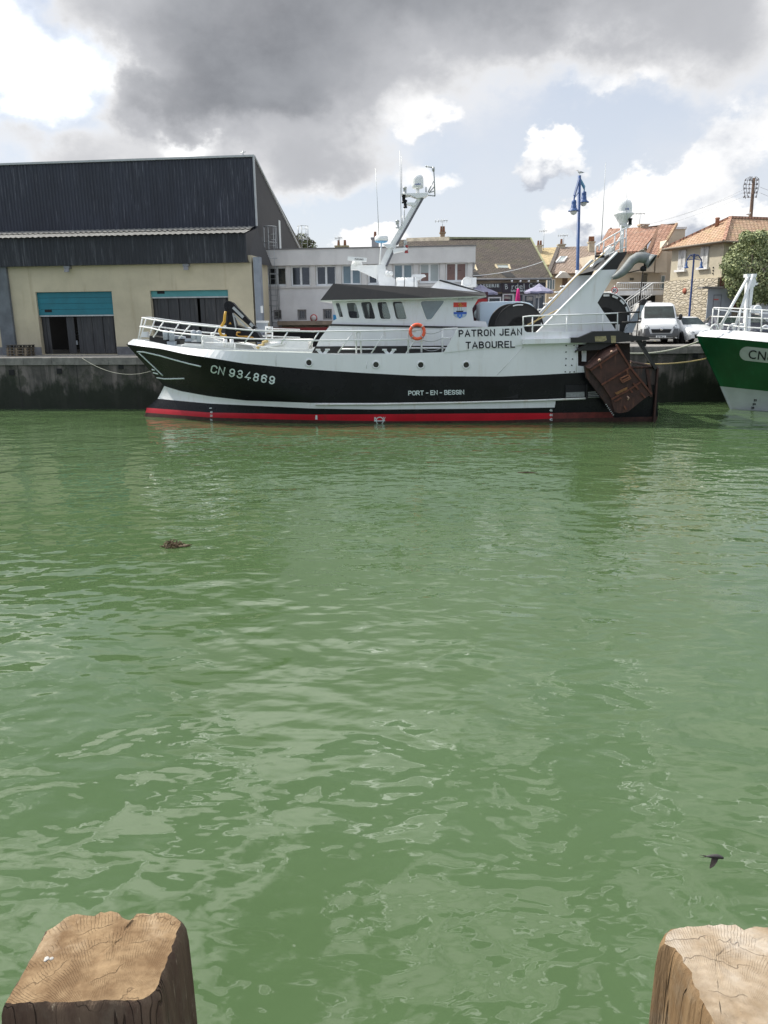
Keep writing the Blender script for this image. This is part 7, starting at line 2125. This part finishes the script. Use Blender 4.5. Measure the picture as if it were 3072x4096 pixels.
# ------------------------------------------------------------------ green trawler at the right edge
GB0 = at_z(2922, 1631, 0); GB0.y = 36.9; GB0.x = (2922 - CX) / FPX * 36.9 * 1.01
GBF = Frame((GB0.x + 7, GB0.y - .25, 0), R(-2))
Gr = thing('green_trawler', 'green hulled trawler with white bulwark and white bow rails, cut by the right edge', 'fishing trawler', GBF)
gP = lambda px, py, y=0.0: GBF.P(px, py, y)
GH = 2.9; GE = 4300
GC = {'low': ([(2922, 1629), (3072, 1637), (4300, 1690)], 2922, 900, .95), 'mid': ([(2881, 1545), (3072, 1565), (3300, 1580), (4300, 1600)], 2881, 760, 1.0),
      'upm': ([(2832, 1440), (3000, 1462), (3300, 1485), (4300, 1495)], 2832, 620, 1.0), 'green': ([(2786, 1344), (2900, 1352), (3072, 1369), (3400, 1392), (4300, 1400)], 2786, 480, 1.0), 'rail': ([(2792, 1340), (2812, 1328), (2845, 1320), (2960, 1323), (3072, 1332), (3400, 1352), (4300, 1362)], 2792, 480, 1.0)}
def ghb(px, stem, L, k): t = max(0, min(1, (px - stem) / L)); return max(.035, GH * k * (1 - (1 - t) ** 2.0))
gr = {}
for k, (pl_, stem, L, kk) in GC.items():
    row = []
    for i in range(48):
        s = (i / 47) ** 1.4; px = stem + s * (GE - stem); h = ghb(px, stem, L, kk)
        if k == 'rail': h = max(.03, h - .42 * (1 - smooth01((px - 2850) / 420)) * smooth01((px - 2792) / 100))
        row.append(gP(px, interp(pl_, px), -h))
    gr[k] = row
g0 = [Vec((p.x, p.y * .92, -1.2)) for p in gr['low']]
glow = [Vec((p.x, p.y, -.02)) for p in gr['low']]
ordr = [g0, glow, gr['mid'], gr['upm'], gr['green']]
def gm(i, j): return 1 if i < 2 else 0
m_green = mk('green_hull_paint', (.004, .085, .027), .32, .18, .9, dirt=(.03, .16, .08), dirt_amt=.35)
m_glow = mk('grey_white_boot', (.46, .49, .50), .5, .1, 1.5, dirt=(.30, .32, .31), dirt_amt=.4)
mb = MB(); mb.sheet(ordr, smooth=True, matf=gm); mb.sheet([[Vec((p.x, -p.y, p.z)) for p in r] for r in ordr], smooth=True, matf=gm)
e_ = [r[-1] for r in ordr]; mb.add(e_ + [Vec((p.x, -p.y, p.z)) for p in e_], [[i, i + 1, len(e_) + i + 1, len(e_) + i] for i in range(len(e_) - 1)], 0)
gbvh = mb.bvh()
mb.build('hull', [m_green, m_glow], Gr, fix=False)
gi = [Vec((p.x, min(-.02, p.y + .1), p.z)) for p in gr['rail']]; gd = [Vec((p.x, q.y, p.z - .3)) for p, q in zip(gr['rail'], gi)]
mb = MB()
for s_ in (1, -1): mb.sheet([[Vec((p.x, p.y * s_, p.z)) for p in r] for r in ([Vec((p.x, p.y - .004, p.z)) for p in gr['green']], gr['rail'], gi, gd)])
mb.build('bulwark', m_white, Gr, fix=False)
mb = MB(); mb.sheet([gd, [Vec((p.x, -p.y, p.z)) for p in gd]]); mb.build('deck', m_grey, Gr, fix=False)
def ong(px, py, off=.016):
    d = ray(px, py); o = GBF.loc(EYE); dl = Vec((d.dot(GBF.ex), d.dot(GBF.ey), d.z)); h = gbvh.ray_cast(o, dl)
    return (h[0] - dl * off) if h[0] is not None else gP(px, py, -GH)
mb = MB()
t_ = [(2990 + i * 15, 1386 + i * 1.6) for i in range(20)]; b_ = [(2990 + i * 15, 1443 + i * 1.6) for i in range(20)]
lf = [(2990 + 32 * cos(a), 1414.5 + 28.5 * sin(a)) for a in [pi / 2 + pi * i / 12 for i in range(13)]]
mb.sheet([[ong(*p, .02) for p in t_], [ong(x, (y + y2) / 2, .02) for (x, y), (_, y2) in zip(t_, b_)], [ong(*p, .02) for p in b_]])
for a, b in zip(lf, lf[1:]): mb.add([ong(2990, 1414.5, .02), ong(*a, .02), ong(*b, .02)], [(0, 1, 2)])
mb.build('number_plaque', mk('pale_grey_plaque', (.52, .55, .54), .5, .08, 3), Gr, fix=False)
mb = MB(); put_text(mb, 'CN8', (2992, 1433), (3090, 1446), 34, lambda x, y: ong(x, y, .04), 0, .01, 1.1); mb.build('registration_number', m_text_k, Gr, fix=False)
mb = MB()
for t, x, y in (('32', 3015, 1604), ('30', 3010, 1620), ('28', 3004, 1634)): put_text(mb, t, (x, y), (x + 13, y + .5), 7, ong, 0, .05); mb.poly([ong(x - 1, y + 4), ong(x + 6, y + 4), ong(x + 6, y + 3), ong(x - 1, y + 3)])
mb.build('draught_scale', m_text_k, Gr, fix=False)
ghr = lambda px: -max(.05, ghb(px, 2792, 480, 1.0) - .45 * (1 - smooth01((px - 2850) / 420))) + .05
def gz(x, y): return (2750 + x * .1941, 1050 + y * .1941)
mb = MB()
for l, sgn in (([(2853, 1234), (2858, 1231), (2880, 1232), (2960, 1235), (3072, 1242), (3300, 1254)], 1), ([(2847, 1266), (2900, 1267), (2960, 1269), (3072, 1275), (3300, 1290)], 1), ([(2886, 1298), (2960, 1307), (3072, 1315), (3300, 1330)], 1)):
    mb.tube([gP(x, y, ghr(x)) for x, y in l], .033, 6)
mb.tube([gP(2853, 1234, ghr(2853)), gP(2880, 1240, -ghr(2880)), gP(2980, 1249, -ghr(2980)), gP(3200, 1258, -ghr(3200))], .03, 6)
for a, b in (((2866, 1320), (2877, 1233)), ((2845, 1320), (2853, 1234)), ((2955, 1322), (2962, 1236)), ((3045, 1326), (3048, 1240)), ((2983, 1324), (2985, 1237))): mb.tube([gP(*a, ghr(a[0])), gP(*b, ghr(b[0]))], .03, 6)
mb.build('bow_rail', m_rail, Gr)
mb = MB()
mb.prism([gP(*gz(*p), -.35) for p in ((1235, 240), (1285, 240), (1230, 1410), (1185, 1410))], (0, .25, 0)); mb.prism([gP(*gz(*p), -.35) for p in ((1300, 300), (1420, 300), (1390, 350), (1365, 500), (1320, 900), (1290, 1410), (1240, 1410))], (0, .3, 0)); mb.prism([gP(*gz(*p), -.4) for p in ((1228, 235), (1435, 232), (1415, 300), (1228, 305))], (0, .4, 0))
mb.prism([gP(*gz(*p), -.3) for p in ((1360, 330), (1400, 340), (1420, 380), (1415, 420), (1465, 415), (1435, 465), (1400, 460), (1385, 500), (1355, 500))], (0, .12, 0))
mb.build('bow_mast', m_rail, Gr)
for a, b in (((1240, 310), (690, 1290)), ((1345, 250), (950, 1410))): mb = MB(); mb.tube([gP(*gz(*a), -.4), gP(*gz(*b), -.9)], .065, 8); mb.build('mast_stay', m_rail, Gr)
mb = MB(); mb.lathe([(.15, 0), (.18, .02), (.18, .5), (.15, .52)], gP(*gz(1450, 960), -.6), (0, 1, 0), 18); mb.prism([gP(*gz(*p), -.5) for p in ((1320, 900), (1440, 880), (1440, 1040), (1300, 1020))], (0, .3, 0)); mb.build('mast_winch', m_white, Gr)
mb = MB()
for x, y, s_ in ((2857, 1318, 1), (2925, 1320, 1), (2962, 1322, .8), (3060, 1326, 1.2)):
    c = gP(x, y, -.8); mb.tube([c + Vec((.16 * s_ * cos(q), 0, .22 * s_ * sin(q))) for q in [pi * i / 8 for i in range(9)]], .04, 6)
for x in (2884, 2935, 2965): c = gP(x, 1316, -.4); mb.lathe([(.1, 0), (.1, .2), (.14, .22), (.1, .26)], c, (0, 0, 1), 10)
mb.build('bow_fairlead', m_rail, Gr)

# ------------------------------------------------------------------ birds
m_gw = mk('gull_white', (.72, .71, .69), .7, .08, 20); m_gg = mk('gull_grey', (.36, .38, .41), .7, .1, 20); m_gb = mk('gull_brown', (.30, .25, .21), .7, .4, 25)
def gull(label, pos, yaw, s=1.0, speck=False):
    t = thing('gull', label, 'gull', loc=pos, yaw=yaw)
    V_ = lambda *p: Vec(p) * s
    mb = MB(); mb.tube([V_(-.30, 0, .20), V_(-.18, 0, .22), V_(-.05, 0, .235), V_(.06, 0, .255), V_(.12, 0, .31), V_(.14, 0, .37), V_(.165, 0, .40), V_(.20, 0, .395)], [.02 * s, .055 * s, .09 * s, .088 * s, .055 * s, .043 * s, .046 * s, .022 * s], 12)
    mb.build('body', m_gb if speck else m_gw, t)
    mb = MB(); mb.tube([V_(.19, 0, .395), V_(.24, 0, .39), V_(.265, 0, .375)], [.016 * s, .012 * s, .004 * s], 6); mb.build('beak', m_yellow, t)
    for k in (-1, 1):
        mb = MB(); mb.tube([V_(.05, k * .075, .28), V_(-.08, k * .092, .265), V_(-.22, k * .055, .235), V_(-.38, k * .015, .215)], [.035 * s, .048 * s, .032 * s, .005 * s], 8); mb.build('wing', m_gb if speck else m_gg, t)
        mb = MB(); mb.tube([V_(.0, k * .035, .17), V_(.01, k * .035, .08), V_(.0, k * .035, .0), V_(.05, k * .035, .0)], .009 * s, 5); mb.build('leg', m_ropey, t)
    return t
tp_ = Vec((L0.x, 41.3, ZR)) + Vec((hT.x, 0, hT.z))
gull('white gull perched on top of the tall blue lamp', tp_, R(172), .62)
gull('speckled brown gull perched on the curved grey davit', BF.w(nP(2570, 1022, -3.0)) + Vec((0, 0, .03)), R(-60), .66, True)
gull('small white gull standing on the orange hipped roof ridge', NF.w(ap.lerp(rb, .36)) + Vec((0, 0, .12)), R(5), .62)
sw_ = EYE + ray(2860, 3428) * 6.1
t = thing('swallow', 'dark swallow in flight low over the green water, above the right post', 'swallow', loc=sw_, yaw=R(-4)); t.scale = (.74, .74, .74)
mb = MB(); mb.tube([(-.085, 0, .004), (-.05, 0, .004), (-.02, 0, .006), (.02, 0, .006), (.05, 0, .0), (.066, 0, -.006), (.078, 0, -.008)], [.004, .012, .018, .021, .017, .0135, .005], 10); mb.build('body', mk('swallow_slate', (.045, .04, .042), .6, .3, 30), t)
m_sw = mk('swallow_wing', (.035, .026, .024), .6, .3, 30)
for k, dz in ((-1, -.072), (1, -.05)):
    mb = MB(); a = [(.030, k * .012, .004), (.012, k * .03, dz * .35), (-.018, k * .05, dz * .75), (-.052, k * .06, dz * 1.0)]; b = [(-.034, k * .012, .003), (-.045, k * .03, dz * .4), (-.058, k * .048, dz * .82), (-.062, k * .06, dz * 1.02)]
    mb.sheet([a, b]); mb.sheet([[Vec(p) + Vec((0, 0, -.003)) for p in a], [Vec(p) + Vec((0, 0, -.003)) for p in b]]); mb.build('wing', m_sw, t, fix=False)
for k in (-1, 1): mb = MB(); mb.tube([(-.08, k * .004, .004), (-.105, k * .011, .004), (-.135, k * .016, .003)], [.005, .003, .001], 5); mb.build('tail_streamer', m_sw, t)
# floating clump of weed
wp = at_z(690, 2185, 0)
t = thing('floating_seaweed', 'brown clump of seaweed floating on the water below the trawler\'s bow', 'seaweed', loc=wp); t.scale = (.8, .8, 1.3)
mb = MB(); r = random.Random(4)
for i in range(170):
    a = r.uniform(0, 6.28); q = r.random() ** .6; p = Vec((.20 * q * cos(a) * 1.3, .20 * q * sin(a), .0 + .10 * (1 - q) * r.random())); d = Vec((r.uniform(-1, 1), r.uniform(-1, 1), r.uniform(-.3, .8))).normalized()
    mb.tube([p, p + d * .05 + Vec((0, 0, .005)), p + d * .09 + Vec((r.uniform(-.03, .03), 0, -.03))], [.006, .008, .003], 4)
for i in range(14): a = Vec((.14 + i * .014, r.uniform(-.1, .1), .012)); mb.tube([a, a + Vec((.16, r.uniform(-.05, .05), .0))], [.014, .004], 4)
mb.build('frond_mass', mk('brown_wrack', (.10, .066, .032), .6, .5, 12), t)
q = at_z(2110, 1892, 0); t = thing('floating_stick', 'thin brown stick drifting on the water in front of the trawler\'s stern', 'driftwood', loc=q); t.scale = (.55, .55, .55); mb = MB(); mb.tube([(-.5, .1, .0), (-.1, .02, .03), (.3, .0, .01), (.6, -.1, .0)], [.02, .03, .03, .01], 6); mb.build('branch', m_weed, t)
# ------------------------------------------------------------------ repeats that came out of one loop become parts of their own
SPLIT = set('''bollard white_bollard anchor_windlass winch_gear deck_casing vent_pipe fairlead aft_side_plating lamp_bracket block gallows_flange rim freeing_port worn_pad pale_plate
cradle boom_bar plinth insulator deck_lamp shackle search_lamp climbing_step bolt_head stiffening_rib shoe_bolt menu_card wall_fitting platform_brace boom_ram cable_loop sail sails chimney_pot
grating_bar weld_seam black_plinth_band top_board stringer satellite_compass door_seam bow_fairlead bow_mast edge_flashing shutter radar_pedestal bracket_strut door_bracket recess_plating fish_hatch deck_crane hatch
strap ridge_tile hip_tile stern_rim stern_bulwark'''.split())
for o in [x for x in bpy.data.objects if x.type == 'MESH' and x.name.split('.')[0] in SPLIT]:
    me = o.data
    par = list(range(len(me.vertices)))
    def find(a):
        while par[a] != a: par[a] = par[par[a]]; a = par[a]
        return a
    for p in me.polygons:
        v = p.vertices
        for k in v[1:]: par[find(k)] = find(v[0])
    isl = {}
    for p in me.polygons: isl.setdefault(find(p.vertices[0]), []).append(p)
    if not 2 <= len(isl) <= 60: continue
    name = o.name.split('.')[0]; kids = [c for c in bpy.data.objects if c.parent == o]
    first = True
    data = []
    for ps in isl.values():
        ids = sorted({i for p in ps for i in p.vertices}); mp = {a: b for b, a in enumerate(ids)}
        data.append(([tuple(me.vertices[i].co) for i in ids], [[mp[i] for i in p.vertices] for p in ps], [p.material_index for p in ps], [p.use_smooth for p in ps]))
    for vs, fs, mi, sm in data:
        m2 = bpy.data.meshes.new(name); m2.from_pydata(vs, [], fs)
        for mm in me.materials: m2.materials.append(mm)
        m2.polygons.foreach_set('material_index', mi); m2.polygons.foreach_set('use_smooth', sm); m2.update()
        if first: o.data = m2; first = False
        else:
            n = bpy.data.objects.new(name, m2); COL.objects.link(n); n.parent = o.parent; n.matrix_local = o.matrix_local.copy()
